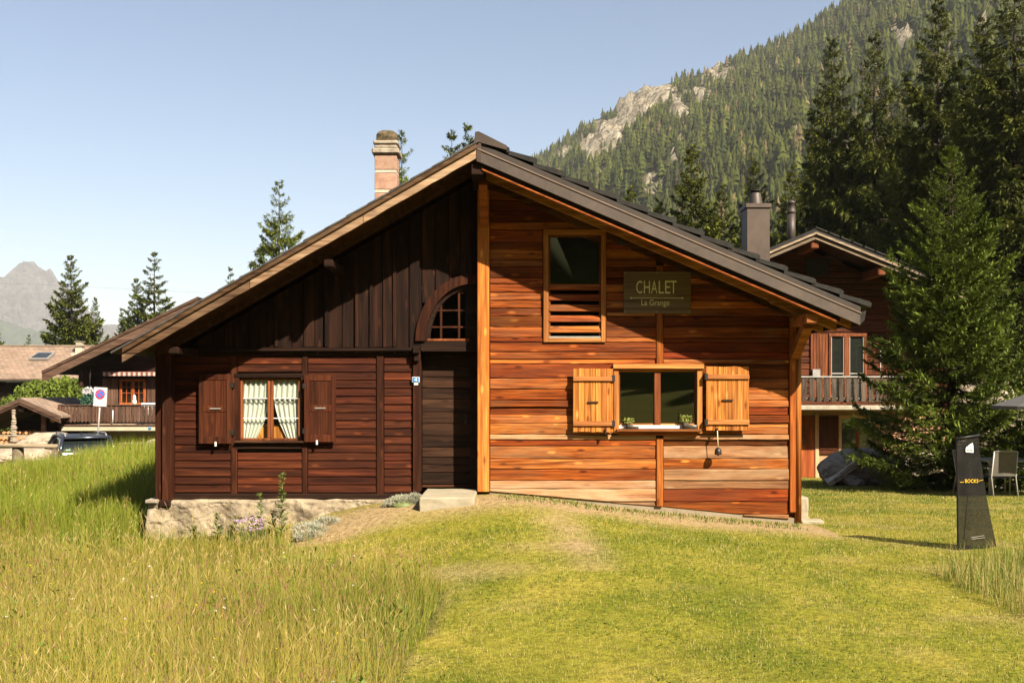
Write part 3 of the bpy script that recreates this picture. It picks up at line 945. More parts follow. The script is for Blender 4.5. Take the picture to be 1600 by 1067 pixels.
# --- door: recessed, horizontal planks
box('jamb', C, lx(735), lx(745.5), DL+.02, DL+.30, lz(768), lz(550), M['old_beam'], .006)
box('jamb', C, lx(653), lx(657.5), DL+.062, DL+.30, lz(768), lz(550), M['old_beam'], .004)
door = box('door', C, lx(657), lx(736), DL+.25, DL+.30, lz(766), lz(549), M['door'], 0)
zz = 551.0
while zz < 757:
    h = R.choice((12, 16, 17, 18, 20)); h = min(h, 759-zz)
    slab('plank', door, plank_poly(lx(657.8), lx(735), lz(zz+h-.9), lz(zz), .0025, 4), DL+.212+jit(.003), .038, M['door'], .004, .006, color=tint(.3, .05))
    zz += h
box('bottom_board', door, lx(657.8), lx(735), DL+.195, DL+.25, lz(763), lz(759.5), M['door'], .004, color=(2.2, 1.9, 1.6))
box('handle_plate', door, lx(724.5), lx(729.5), DL+.196, DL+.213, lz(663), lz(648), M['iron'], .003)
tube('handle', door, [(lx(727), DL+.2, lz(654)), (lx(727), DL+.15, lz(654)), (lx(717), DL+.145, lz(654))], .009, M['iron'], 6)
for i in range(14):
    for px in (659.5, 662):
        z = lz(560+i*14.5)
        lathe('nail', door, (lx(px), DL+.206, z), [(.006, -.006), (.006, .006)], M['iron'], 5)
# house number
np_ = box('number_plate', C, lx(644.5), lx(656), DL-.062, DL-.052, lz(597.5), lz(589), M['white'], .002)
box('plate_field', np_, lx(645.3), lx(655.2), DL-.066, DL-.063, lz(596.8), lz(589.7), M['blue'], 0)
text_mesh('numeral', np_, '4', lx(648.2), lx(652.2), lz(595.8), lz(590.6), DL-.068, M['white'])
box('name_tag', C, lx(647.5), lx(653.8), DL-.060, DL-.052, lz(601.5), lz(598.2), M['white'], .001)

# --- window of the old half
win = box('window', C, lx(366), lx(477.5), DL-.03, DL+.03, lz(590), lz(583.5), M['old_beam'], .004)
box('frame_side', win, lx(367), lx(374.5), DL-.025, DL+.05, lz(688), lz(590.2), M['old_post'], .004)
box('frame_side', win, lx(470.5), lx(477), DL-.025, DL+.05, lz(688), lz(590.2), M['old_post'], .004)
box('sill', win, lx(369), lx(476), DL-.095, DL+.05, lz(691.5), lz(688.2), M['old_beam'], .006, color=(2.5, 2.4, 2.2))
box('apron', win, lx(369), lx(472), DL-.03, DL+.04, lz(701), lz(691.7), M['old_beam'], .004)
for (a, b_) in ((375, 421.6), (422.2, 470)):
    s = box('sash', win, lx(a), lx(b_), DL+.02, DL+.06, lz(593.5), lz(590), M['frame_red'], .003)
    for sx in ((a, a+4.2), (b_-4.2, b_)):
        box('stile', win, lx(sx[0]), lx(sx[1]), DL+.018, DL+.06, lz(684.6), lz(593.4), M['frame_red'], .003, color=(1.3, 1.3, 1.3))
    box('rail', win, lx(a), lx(b_), DL+.02, DL+.06, lz(688), lz(684.5), M['frame_red'], .003)
    box('pane', win, lx(a+4), lx(b_-4), DL+.045, DL+.048, lz(684.6), lz(593.4), M['glass_thin'], 0)
    for py in (622.5, 653.5):
        box('muntin', win, lx(a+4.2), lx(b_-4.2), DL+.026, DL+.044, lz(py)-.006, lz(py)+.006, M['white'], .002)
def curtain(name, parent, outline, y, seed, nz=24, nx_=30, amp=.016):
    """outline: function v(0 top..1 bottom) -> (xl, xr); pleated cloth"""
    V, Fc = [], []
    ztop, zbot = outline[1], outline[2]
    for j in range(nz+1):
        v = j/nz
        xl, xr = outline[0](v)
        for i in range(nx_+1):
            u = i/nx_
            V.append((xl+(xr-xl)*u, y+amp*math.sin(u*34+seed+v*1.5)+.006*math.sin(u*71+seed*2), ztop+(zbot-ztop)*v+.006*math.sin(u*40)*(v > .95)))
    for j in range(nz):
        for i in range(nx_):
            o = j*(nx_+1)+i
            Fc.append([o, o+nx_+1, o+nx_+2, o+1])
    return mk(name, V, Fc, M['lace'], parent, True)
zt_, zb_ = lz(592), lz(686)
curtain('valance', win, (lambda v: (lx(377), lx(421)), zt_, lz(623)), DL+.075, 1)
curtain('valance', win, (lambda v: (lx(424), lx(470)), zt_, lz(623)), DL+.075, 4)
curtain('curtain', win, (lambda v: (lx(377), lx(np.interp(v, [0, .25, .6, 1], [419, 417, 411, 398]))), lz(620), zb_), DL+.10, 2)
curtain('curtain', win, (lambda v: (lx(np.interp(v, [0, .25, .6, 1], [426, 428, 434, 446])), lx(470)), lz(620), zb_), DL+.10, 5)
box('window_seat', win, lx(380), lx(468), DL+.14, DL+.4, lz(687), lz(665), M['shut_new'], .01)

def panel_shutter(x0, x1, ya, yb, hinge_left):
    """dark two-panel shutter, standing a hand's breadth off the wall"""
    y = DL-.11
    s = box('shutter', C, lx(x0)+.03, lx(x1)-.03, y+.012, y+.026, lz(yb)+.03, lz(ya)-.03, M['shut_old'], 0)
    fw = 7.2
    for (a, b_) in ((x0, x0+fw), (x1-fw, x1)):
        box('stile', s, lx(a), lx(b_), y, y+.036, lz(yb), lz(ya), M['shut_old'], .004, color=tint(.12))
    ym = (ya+yb)/2-.5
    for (a, b_) in ((ya, ya+9), (ym-5, ym+5), (yb-11, yb)):
        box('rail', s, lx(x0+fw)+.001, lx(x1-fw)-.001, y+.003, y+.034, lz(b_), lz(a), M['shut_old'], .004, color=tint(.12))
    box('handle', s, lx((x0+x1)/2-8), lx((x0+x1)/2+9), y-.014, y, lz(ym+.8), lz(ym-1.2), M['metal_grey'], .002, color=(.5, .5, .5))
    hx = x1 if not hinge_left else x0
    for py in (ya+17, yb-17):
        box('hinge', s, lx(hx-2 if not hinge_left else hx-2.6), lx(hx+2.6 if not hinge_left else hx+2), y-.006, DL-.02, lz(py+4), lz(py-4), M['iron'], .003)
    cx = x1-24 if not hinge_left else x0+20
    box('catch', C, lx(cx)-.012, lx(cx)+.012, DL-.13, DL-.10, lz(yb+4), lz(yb-3), M['white'], .003)
    tube('catch_arm', C, [(lx(cx), DL-.11, lz(yb+2)), (lx(cx), DL, lz(yb+5))], .006, M['iron'], 5)
panel_shutter(314, 364.5, 585, 692.5, False)
panel_shutter(477.5, 526.5, 586, 690, True)

# --- stone plinth under the old half and slab before the door
def stone_plinth():
    nxp, nzp = 170, 28
    V, Fc = [], []
    x0, x1 = lx(234), lx(655)
    for j in range(nzp+1):
        for i in range(nxp+1):
            x = x0+(x1-x0)*i/nxp
            zt = lz(779.2)+.0*x; zb = gz(x, 14.5)-.25
            z = zt+(zb-zt)*j/nzp
            n_ = (float(fbm(x*3, z*3+5, 4))-.5)
            V.append((x, DL-.13+n_*.20+(float(fbm(x*14, z*14, 2))-.5)*.03+(.03 if j == 0 else 0), z+(float(vnoise(x*5, 2.0))-.5)*.03*(j == 0)))
    for j in range(nzp):
        for i in range(nxp):
            o = j*(nxp+1)+i
            Fc.append([o, o+nxp+1, o+nxp+2, o+1])
    b0 = len(V)
    # top shelf and left end
    for i in range(nxp+1): V.append((x0+(x1-x0)*i/nxp, DL+.12, lz(779.2)))
    for i in range(nxp): Fc.append([i, i+1, b0+i+1, b0+i])
    e0 = len(V)
    for j in range(nzp+1):
        zt = lz(779.2); zb = gz(x0, 14.5)-.25
        V.append((x0, BACK, zt+(zb-zt)*j/nzp))
    for j in range(nzp): Fc.append([j*(nxp+1), e0+j, e0+j+1, (j+1)*(nxp+1)])
    return mk('plinth', V, Fc, M['plaster'], C, True)
stone_plinth()
box('corner_stone', C, lx(234), lx(252), DL-.2, DL+.3, lz(784), lz(778.5), M['capstone'], .01)
def worn_block(name, x0, x1, y0, y1, z0, z1, mat, label, cat, seed=1):
    bm = bmesh.new(); addbox(bm, x0, x1, y0, y1, z0, z1, .02)
    bmesh.ops.subdivide_edges(bm, edges=bm.edges, cuts=3, use_grid_fill=True)
    rr_ = random.Random(seed)
    for v in bm.verts: v.co += Vector((rr_.uniform(-.004, .004), rr_.uniform(-.004, .004), rr_.uniform(-.002, .002)))
    o = mkbm(name, bm, mat, None, loc=((x0+x1)/2, (y0+y1)/2, z0))
    o.color = (.80, .77, .70, 1)
    return tag(o, label, cat)
zs = CZ+(HOR-764)/F*(DL-.05)
worn_block('door_slab', fx(655)*1.005, lx(746), 13.62, DL+.02, gz(-.9, 13.8)-.15, zs, M['concrete'], 'pale concrete slab before the dark door', 'step', 3)

# --- orange half
OX0, OX1 = rx_(765), rx_(1233)
MID0, MID1 = rx_(1025.5), rx_(1036)
def base_z(x): return rz_(766+(x-rx_(770))/(rx_(1245)-rx_(770))*46)
uw = dict(x0=849, x1=946.5, y0=359, y1=535)
dwn = dict(x0=958, x1=1097.5, y0=569, y1=679)
def roof_under(x): return r_wood(x)+.02
rows = [268]
while rows[-1] < 815: rows.append(rows[-1]+(R.choice((9.5, 11, 12, 13, 14.5, 17)) if rows[-1] < 690 else R.choice((13, 16, 18, 20))))
Yf = DR
def orange_plank(xa, xb, p1, p2):
    za, zb = rz_(p2-.5), rz_(p1)
    poly = plank_poly(xa, xb, za, zb, .0045, 9)
    poly = clip_poly(poly, MR, 1, MR*XR0+roof_under(XR0)-.0)        # under the roof
    bsl = (base_z(1)-base_z(0))
    poly = clip_poly(poly, bsl, -1, -(base_z(0)))                   # above the sloping foot
    if len(poly) < 3: return
    pm = (p1+p2)/2
    g = max(0, (pm-655)/160)
    if R.random() < g*.9: mat, c = M['grey_h'], tint(.15, .05)
    else:
        mat = M['new_h']; k_ = R.random()
        if k_ < .30: c = (.50+jit(.10), .36+jit(.06), .28+jit(.05))
        elif k_ < .58: c = (.78+jit(.08), .64+jit(.06), .55+jit(.05))
        elif k_ < .70: c = (1.15, 1.2, 1.2)
        else: c = tint(.16, .08)
    if pm < 548 and mat is M['new_h']: c = (c[0]*.82, c[1]*.74, c[2]*.70)     # the upper courses are darker, redder timber; the tint also deepens the eave shadow
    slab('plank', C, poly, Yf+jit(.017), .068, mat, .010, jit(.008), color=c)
def split_spans(xa, xb, p1, p2):
    sp = [(xa, xb)]
    for w in (uw, dwn):
        if p2 > w['y0']+1.5 and p1 < w['y1']-1.5:
            a, b_ = rx_(w['x0']), rx_(w['x1']); ns = []
            for (s, e) in sp:
                if e <= a or s >= b_: ns.append((s, e)); continue
                if s < a-.03: ns.append((s, a))
                if e > b_+.03: ns.append((b_, e))
            sp = ns
    return sp
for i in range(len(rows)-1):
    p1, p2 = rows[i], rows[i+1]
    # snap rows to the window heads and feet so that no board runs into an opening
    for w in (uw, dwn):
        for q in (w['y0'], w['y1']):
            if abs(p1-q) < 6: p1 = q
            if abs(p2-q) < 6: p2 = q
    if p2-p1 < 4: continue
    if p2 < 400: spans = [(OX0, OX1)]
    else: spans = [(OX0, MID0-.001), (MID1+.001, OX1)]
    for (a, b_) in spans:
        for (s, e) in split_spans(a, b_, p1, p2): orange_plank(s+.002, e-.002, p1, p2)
# lining behind the orange boards
yb0 = DR+.05
def R4(a, b_, c, d): return [(rx_(a), rz_(d)), (rx_(b_), rz_(d)), (rx_(b_), rz_(c)), (rx_(a), rz_(c))]
ru = lambda px: roof_under(rx_(px))-.01
wall_core('wall_lining', [
    [(rx_(750), rz_(775)), (rx_(857), rz_(775)), (rx_(857), ru(857)), (rx_(750), ru(750))],
    R4(857, 940, 530, 775), [(rx_(857), rz_(367)), (rx_(940), rz_(367)), (rx_(940), ru(940)), (rx_(857), ru(857))],
    [(rx_(940), rz_(785)), (rx_(967), rz_(785)), (rx_(967), ru(967)), (rx_(940), ru(940))],
    R4(967, 1089, 665, 790), [(rx_(967), rz_(579)), (rx_(1089), rz_(579)), (rx_(1089), ru(1089)), (rx_(967), ru(967))],
    [(rx_(1089), rz_(800)), (rx_(1246), rz_(800)), (rx_(1246), ru(1246)), (rx_(1089), ru(1089))]], yb0, M['void'])
for (a, b_, c, d) in ((855, 945, 362, 533), (965, 1092, 576, 668)):
    box('room_back', C, rx_(a)-.3, rx_(b_)+.3, DR+1.4, DR+1.45, rz_(d)-.3, rz_(c)+.3, M['void'], 0)
# posts
box('corner_post', C, rx_(746), rx_(764.5), DR-.045, DR+.30, rz_(768), r_wood(rx_(764.5))+.0, M['new_v'], .008, color=(1.12, 1.12, 1.1))
box('middle_post', C, MID0, MID1, DR-.02, DR+.04, base_z(MID0)+.0, rz_(684), M['new_v'], .006, color=(.62, .52, .46))
box('middle_post', C, MID0, MID1, DR-.02, DR+.04, rz_(568.5), r_wood(MID1)-.02, M['new_v'], .006, color=(.55, .46, .40))
box('corner_post', C, rx_(1233.5), rx_(1243), DR-.03, DR+.15, rz_(800), r_wood(rx_(1243))-.02, M['new_v'], .006, color=(.9, .72, .62))
tube('corner_log', C, [(rx_(1248), DR+.03, base_z(rx_(1248))-.02), (rx_(1248), DR+.03, r_wood(rx_(1248))-.05)], [.048, .046], M['new_v'], 12, color=(.8, .8, .8))
# footing strip below the sloping foot
bmx = [(rx_(765), base_z(rx_(765))+.02), (rx_(1247), base_z(rx_(1247))+.02), (rx_(1247), base_z(rx_(1247))-.45), (rx_(765), base_z(rx_(765))-.45)]
prism('footing', bmx, DR+.03, DR+.25, M['concrete'], C, color=(.62, .56, .50))

# upper window of the orange half: pane above, wooden louvres below
w2 = box('window', C, rx_(849), rx_(946.5), DR-.045, DR+.06, rz_(367.5), rz_(359), M['frame_new_h'], .005, color=(.8, .75, .7))
for (a, b_) in ((849, 857), (939, 946.5)):
    box('frame_side', w2, rx_(a), rx_(b_), DR-.044, DR+.06, rz_(535), rz_(367.7), M['frame_new'], .005)
box('bottom_rail', w2, rx_(857.2), rx_(938.8), DR-.043, DR+.06, rz_(535), rz_(528.5), M['frame_new_h'], .005)
box('pane', w2, rx_(857), rx_(939), DR+.02, DR+.024, rz_(445), rz_(367), M['glass'], 0)
for (a, b_) in ((857.2, 860), (936, 938.8)):
    box('casing', w2, rx_(a), rx_(b_), DR-.01, DR+.03, rz_(528), rz_(368), M['frame_red'], .003)
box('casing_top', w2, rx_(860.2), rx_(935.8), DR-.01, DR+.03, rz_(370.5), rz_(368), M['frame_red'], .003)
lm = [(444, 452.5, (.75, .6, .5)), (460, 469, (.62, .45, .38)), (476, 486, (.75, .68, .6)), (493, 502.5, (.85, .62, .52)), (509.5, 519, (1.35, 1.5, 1.6))]
for (a, b_, c) in lm:
    za, zb = rz_(b_), rz_(a)
    V = [(rx_(858), DR-.03, za), (rx_(938.5), DR-.03, za), (rx_(938.5), DR+.0, zb), (rx_(858), DR+.0, zb), (rx_(858), DR-.002, za-.01), (rx_(938.5), DR-.002, za-.01), (rx_(938.5), DR+.028, zb-.01), (rx_(858), DR+.028, zb-.01)]
    mk('louvre', V, [[0, 1, 2, 3], [7, 6, 5, 4], [0, 4, 5, 1], [3, 2, 6, 7], [0, 3, 7, 4], [1, 5, 6, 2]], M['new_h'], w2, color=c)
box('sill_plate', w2, rx_(857.5), rx_(938.5), DR-.03, DR+.05, rz_(528.3), rz_(525.5), M['metal_grey'], .002)
box('vent', C, rx_(965), rx_(973), DR-.035, DR+.0, rz_(383), rz_(374.5), M['black'], .004)
box('pale_board', C, rx_(948), rx_(1023), DR-.028, DR-.012, rz_(493.5), rz_(488.5), M['frame_new_h'], .003)

# lower window: two sashes, projecting lintel, white sill plate
w3 = box('window', C, rx_(957), rx_(1098.5), DR-.085, DR+.03, rz_(576.5), rz_(569), M['frame_new_h'], .006, color=(1.15, 1.15, 1.1))
for (a, b_) in ((958.5, 966.5), (1088.5, 1097)):
    box('frame_side', w3, rx_(a), rx_(b_), DR-.05, DR+.07, rz_(677), rz_(576.7), M['frame_new'], .005)
box('head', w3, rx_(966.7), rx_(1088.3), DR-.01, DR+.06, rz_(581), rz_(576.7), M['frame_new_h'], .004, color=(.75, .62, .55))
for (a, b_) in ((966.7, 968.8), (1085.5, 1088.3)):
    box('casing', w3, rx_(a), rx_(b_), DR-.0, DR+.05, rz_(664), rz_(581.2), M['frame_red'], .003)
box('mullion', w3, rx_(1022), rx_(1032), DR-.02, DR+.06, rz_(664), rz_(581.2), M['frame_red'], .006, color=(1.1, 1.0, .95))
for (a, b_) in ((968, 1023), (1031, 1087)):
    box('pane', w3, rx_(a), rx_(b_), DR+.028, DR+.034, rz_(663), rz_(580.5), M['glass'], 0)
    box('bead', w3, rx_(a), rx_(b_), DR+.005, DR+.03, rz_(663.8), rz_(661.5), M['frame_new_h'], .002)
box('sill_plate', w3, rx_(967), rx_(1088), DR-.035, DR+.05, rz_(669.5), rz_(664.2), M['white'], .003)
box('sill', w3, rx_(962), rx_(1094), DR-.13, DR+.0, rz_(674), rz_(670), M['batten'], .006, color=(.8, .62, .52))
box('apron', w3, rx_(966.7), rx_(1088.3), DR-.052, DR+.02, rz_(680), rz_(674.3), M['batten'], .004, color=(.7, .42, .34))

def plank_shutter(x0, x1, ya, yb, hinge_right, seed):
    y = DR-.115
    s = box('shutter', C, rx_(x0)+.01, rx_(x1)-.01, y+.020, y+.030, rz_(yb)+.01, rz_(ya)-.01, M['shut_new'], 0, color=(.5, .5, .5))
    n_ = 7; xx = x0; ws = [R.uniform(.8, 1.2) for _ in range(n_)]; tot = sum(ws)
    for i in range(n_):
        e = xx+ws[i]/tot*(x1-x0)
        slab('plank', s, plank_poly(rx_(xx)+.001, rx_(e)-.0015, rz_(yb+jit(.6)), rz_(ya+jit(.6)), .001, 3, True), y+jit(.002), .019, M['shut_new'], .004, color=tint(.14, .06))
        xx = e
    for (a, b_) in ((ya+12.5, ya+19.5), (yb-17, yb-9.5)):
        box('batten', s, rx_(x0)-.0, rx_(x1)+.0, y-.028, y-.003, rz_(b_), rz_(a), M['batten'], .005, color=(1.15, 1.0, .9))
    cx = (x0+x1)/2-1; ym = ya+51
    box('slot', s, rx_(cx-8), rx_(cx+9), y-.02, y-.003, rz_(ym+2.4), rz_(ym), M['iron'], .002)
    hx = x1 if hinge_right else x0
    for py in (ya+15.5, yb-13):
        box('hinge', s, rx_(hx-2.4), rx_(hx+2.4), y-.03, DR-.03, rz_(py+5), rz_(py-5), M['black'], .004)
plank_shutter(894.5, 957, 576, 674.5, True, 1)
plank_shutter(1101, 1167.5, 573, 672.5, False, 2)
for cx in (945, 1117.5):
    box('catch', C, rx_(cx)-.01, rx_(cx)+.01, DR-.15, DR-.12, rz_(678), rz_(668), M['black'], .003)
    tube('catch_arm', C, [(rx_(cx), DR-.13, rz_(676)), (rx_(cx), DR+.0, rz_(681))], .006, M['black'], 5)

# --- roof: old slope (left)
XRIDGE = XA+.03
def slope_slab(name, xa, xb, topf, th0, th1, y0, y1, mat, parent, color=None):
    """slab following a roof line between heights topf-th0 and topf-th1"""
    V = []
    for y in (y0, y1):
        V += [(xa, y, topf(xa)-th1), (xb, y, topf(xb)-th1), (xb, y, topf(xb)-th0), (xa, y, topf(xa)-th0)]
    Fc = [[0, 1, 2, 3], [7, 6, 5, 4], [3, 2, 6, 7], [4, 5, 1, 0], [0, 3, 7, 4], [1, 5, 6, 2]]
    return mk(name, V, Fc, mat, parent, color=color)
lt = left_top
old_roof = slope_slab('old_roof', XE+.05, XRIDGE, lt, .0, .035, DF+.05, BACK+.7, M['soffit'], C)
# weathered bargeboard in three lengths
segs = [XE, XE+1.75, XE+3.3, XRIDGE-.01]
for a, b_ in zip(segs[:-1], segs[1:]):
    n_ = 10; V = []
    for i in range(n_+1):
        x = a+.004+(b_-a-.008)*i/n_
        w0, w1 = R.uniform(-.004, .004), R.uniform(-.006, .006)
        for (yy, zz_) in ((DF, lt(x)+.005+w0), (DF, lt(x)-.185+w1), (DF+.045, lt(x)-.185+w1), (DF+.045, lt(x)+.005+w0)): V.append((x, yy, zz_))
    Fc = [[0, 1, 2, 3], [n_*4+3, n_*4+2, n_*4+1, n_*4]]
    for i in range(n_):
        for e in range(4): Fc.append([i*4+e, i*4+4+e, i*4+4+(e+1) % 4, i*4+(e+1) % 4][::-1])
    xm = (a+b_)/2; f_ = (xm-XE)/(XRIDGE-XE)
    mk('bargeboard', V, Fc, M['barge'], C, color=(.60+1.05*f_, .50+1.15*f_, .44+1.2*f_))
slope_slab('barge_trim', XE+.02, XRIDGE-.02, lt, -.012, .06, DF-.035, DF-.001, M['barge'], C, color=(.42, .36, .30))
# rafters under the old slope
for y in np.arange(DF+.06, BACK+.4, .95):
    slope_slab('rafter', XE+.12, XRIDGE-.1, lt, .037, .15, y, y+.11, M['soffit'], C)
# slates, course upon course
nc = 17
rng_l = np.linspace(XE-.06, XRIDGE+.02, nc+1)
sl_me = None
ys = np.arange(DF-.05, BACK+.7, .52)
for i in range(nc):
    a, b_ = rng_l[i]-.07, rng_l[i+1]
    for j, y in enumerate(ys):
        yo = .26*(i % 2) if j else 0
        V = []
        for yy in (0, .508):
            V += [(a, yy, lt(a)+.012), (b_, yy, lt(b_)+.003), (b_, yy, lt(b_)+.026), (a, yy, lt(a)+.040)]
        if j >= 12 and sl_me is None: pass
        if i == 0 and j == 0 or sl_me is None:
            o = mk('slate', [(v[0], v[1]+y, v[2]) for v in V], [[0, 1, 2, 3], [7, 6, 5, 4], [3, 2, 6, 7], [4, 5, 1, 0], [0, 3, 7, 4], [1, 5, 6, 2]], M['slate'], old_roof)
            sl_me, ref = o.data, (a, y, lt(a))
        else:
            o = bpy.data.objects.new('slate', sl_me); COL.objects.link(o); o.parent = old_roof
            o.location = (a-ref[0], y+yo*(j > 0)-ref[1], lt(a)-ref[2]+R.uniform(-.003, .003))
        if j > 14: break
# purlins showing under the old slope
for (px, py, w, h) in ((508, 402, 15, 12), (262, 541, 16, 11)):
    x = fx(px)
    box('purlin', C, x-w/2/SFp, x+w/2/SFp, DF+.22, DL+.2, fz(py)-h/SFp, fz(py), M['old_beam'], .012)
box('ridge_beam', C, XA-.07, XA+.10, DF+.06, BACK, fz(272), fz(252), M['old_beam'], .012)

# --- roof: new slope (right), sheet-metal edge and dark tiles
new_roof = slope_slab('new_roof', XR0, XRE, r_bright, .02, .10, DF+.02, BACK+.7, M['soffit_new'], C)
slope_slab('edge_flashing', XR0, XRE+.02, r_bright, -.09, .0, DF+.012, DF+.30, M['metal_roof'], C, (.62, .6, .58))
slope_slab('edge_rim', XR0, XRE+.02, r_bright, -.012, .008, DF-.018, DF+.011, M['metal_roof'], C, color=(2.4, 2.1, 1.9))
slope_slab('fascia', XR0, XRE+.01, r_bright, .009, .165, DF-.006, DF+.03, M['metal_roof'], C, color=(1.15, 1.1, 1.08))
slope_slab('barge_shadow_board', XR0+.03, XRE-.25, r_bright, .166, .225, DF+.05, DF+.09, M['old_beam'], C)
slope_slab('barge_trim', XR0+.06, XRE-.3, r_bright, .226, .250, DF+.04, DF+.11, M['frame_new_h'], C, color=(.55, .36, .27))
slope_slab('end_cap', XR0-.012, XR0+.05, r_bright, -.16, .17, DF-.012, DF+.10, M['metal_roof'], C, color=(.9, .72, .66))
# eave end
prism('eave_cap', [(XRE+.012, r_bright(XRE)-.16), (XRE+.07, r_bright(XRE)-.10), (XRE+.09, r_bright(XRE)+.03), (XRE+.012, r_bright(XRE)+.0)], DF-.004, BACK+.7, M['tile_dark'], C)
for y in np.arange(DF+.16, BACK+.5, .62):
    slope_slab('rafter', rx_(1200), XRE-.06, r_bright, .105, .225, y, y+.09, M['rafter'], C)
    slope_slab('rafter', XR0+.1, rx_(1200)-.004, r_bright, .105, .20, y, y+.09, M['rafter'], C)
nb = 14
stepx = (fx(1357)-fx(746))/nb
tile_me = None
ys = np.arange(DF+.03, BACK+.6, .46)
for i in range(nb):
    a = fx(746)+i*stepx
    b_ = a+stepx+.05
    for j, y in enumerate(ys):
        if tile_me is None:
            zf = lambda x: r_tile(x)
            # a tile: rises a little above its lower neighbour, rolled lower edge
            V = []
            for yy in (y, y+.452):
                V += [(a, yy, zf(a)-.075), (b_, yy, zf(b_)-.032), (b_+.008, yy, zf(b_)+.028), (b_-.025, yy, zf(b_)+.052), (a, yy, zf(a)-.024)]
            n_ = 5
            Fc = [list(range(n_)), list(range(2*n_-1, n_-1, -1))]+[[k_, k_+n_, (k_+1) % n_+n_, (k_+1) % n_] for k_ in range(n_)]
            o = mk('roof_tile', V, [f[::-1] for f in Fc], M['tile_dark'], new_roof); tile_me = o.data; ref = (a, y, r_tile(a))
        else:
            o = bpy.data.objects.new('roof_tile', tile_me); COL.objects.link(o); o.parent = new_roof
            o.location = (a-ref[0], y-ref[1], r_tile(a)-ref[2]+R.uniform(-.003, .003))
            o.rotation_euler.x = R.uniform(-.004, .004)
# ridge cap
prism('ridge_cap', [(XR0-.05, r_tile(XR0)-.10), (XR0-.03, r_tile(XR0)+.055), (XR0+.02, r_tile(XR0)+.06), (XR0+.40, r_tile(XR0+.40)+.040), (XR0+.40, r_tile(XR0+.40)-.02), (XR0+.0, r_tile(XR0)-.08)], DF-.02, BACK+.7, M['metal_roof'], C, color=(.8, .7, .66))
prism('ridge_flashing', [(XR0-.45, lt(XR0-.45)+.035), (XR0-.02, lt(XR0)+.05), (XR0-.02, lt(XR0)+.10), (XR0-.45, lt(XR0-.45)+.055)], DF+.1, BACK+.7, M['slate'], C)
# brackets carrying the new roof
box('purlin', C, rx_(1234), rx_(1252), DF+.12, DR+.3, r_wood(rx_(1243))-.09, r_wood(rx_(1243))+.05, M['rafter'], .01, color=(.8, .7, .65))
def brace(name, x0, x1, ya, za, yb, zb, th, mat, color=None):
    dy, dz = yb-ya, zb-za; l = math.hypot(dy, dz); ny_, nz_ = -dz/l*th, dy/l*th
    V = []
    for x in (x0, x1): V += [(x, ya-ny_, za-nz_), (x, yb-ny_, zb-nz_), (x, yb+ny_, zb+nz_), (x, ya+ny_, za+nz_)]
    bm = bmesh.new(); vs = [bm.verts.new(v) for v in V]
    for f in ([0, 1, 2, 3], [7, 6, 5, 4], [0, 4, 5, 1], [1, 5, 6, 2], [2, 6, 7, 3], [3, 7, 4, 0]): bm.faces.new([vs[i] for i in f])
    return mkbm(name, bm, mat, C, color=color)
brace('brace', rx_(1234.5), rx_(1248), DR-.02, rz_(556), DF+.30, r_wood(rx_(1243))-.10, .06, M['rafter'], (1, .9, .8))
brace('brace', rx_(750.5), rx_(763), DR-.03, rz_(352), DF+.28, r_wood(rx_(757))-.06, .06, M['rafter'], (.75, .55, .48))

# --- chimneys
cd = 17.0
sc_ = F/cd
def cx_(px): return (px-800)/sc_
def cz_(py): return CZ+(HOR-py)/sc_
cw = 17.2/sc_
ccx = cx_(602.5)
ch = box('stone_chimney', C, ccx-cw, ccx+cw, cd, cd+2*cw, cz_(440), cz_(302), M['tuff'], .008)
for (a, b_, m_) in ((301.5, 296.5, 'mortar'), (296, 271, 'tuff'), (270.5, 265.5, 'mortar'), (265, 241, 'tuff')):
    pr = .0 if m_ == 'tuff' else -.004
    box('stone_block' if m_ == 'tuff' else 'mortar_band', ch, ccx-cw-pr, ccx+cw+pr, cd+pr*-1, cd+2*cw+pr, cz_(a), cz_(b_), M[m_], .006, color=tint(.08))
for (a, b_, e) in ((240.8, 232, 4.2), (231.7, 226, .5), (225.7, 219.5, 2.2)):
    box('cornice', ch, ccx-cw-e/sc_, ccx+cw+e/sc_, cd-e/sc_, cd+2*cw+e/sc_, cz_(a), cz_(b_), M['capstone'], .018)
bm = bmesh.new(); bmesh.ops.create_icosphere(bm, subdivisions=4, radius=1.0)
for v in bm.verts:
    n_ = float(fbm(v.co.x*2.2+3, v.co.y*2.2+v.co.z*2.0, 4))-.5
    sgn = lambda q, e: math.copysign(abs(q)**e, q)
    v.co = Vector((sgn(v.co.x, .62)*(cw*1.0), sgn(v.co.y, .62)*(cw*1.0), sgn(v.co.z, .8)*(12.0/sc_)))*(1+n_*.34)
    v.co += Vector((ccx, cd+cw, cz_(213.5)))
mkbm('cap_stone', bm, M['moss'], ch, True)
# sheet-metal chimney on the new slope
cd = 16.2; sc_ = F/cd
mx = cx_(1185); mw = 18/sc_
mc = box('metal_chimney', C, mx-mw, mx+mw, cd, cd+2*mw, r_tile(mx)-.3, cz_(325), M['metal_roof'], .006, color=(1.1, 1.0, .95))
box('cap_plate', mc, mx-mw*1.12, mx+mw*1.12, cd-mw*.12, cd+2*mw+mw*.12, cz_(325), cz_(318), M['metal_roof'], .006, color=(1.1, 1.0, .95))
lathe('cowl', mc, (mx, cd+mw, cz_(318)), [(11.2/sc_, 0), (11/sc_, .02), (8.0/sc_, .19), (7.6/sc_, .20)], M['metal_roof'], 20)
lathe('cowl_top', mc, (mx, cd+mw, cz_(318)), [(7.0/sc_, .205), (7.0/sc_, .225), (8.2/sc_, .228), (8.2/sc_, .25), (7.6/sc_, .255)], M['tile_dark'], 20)

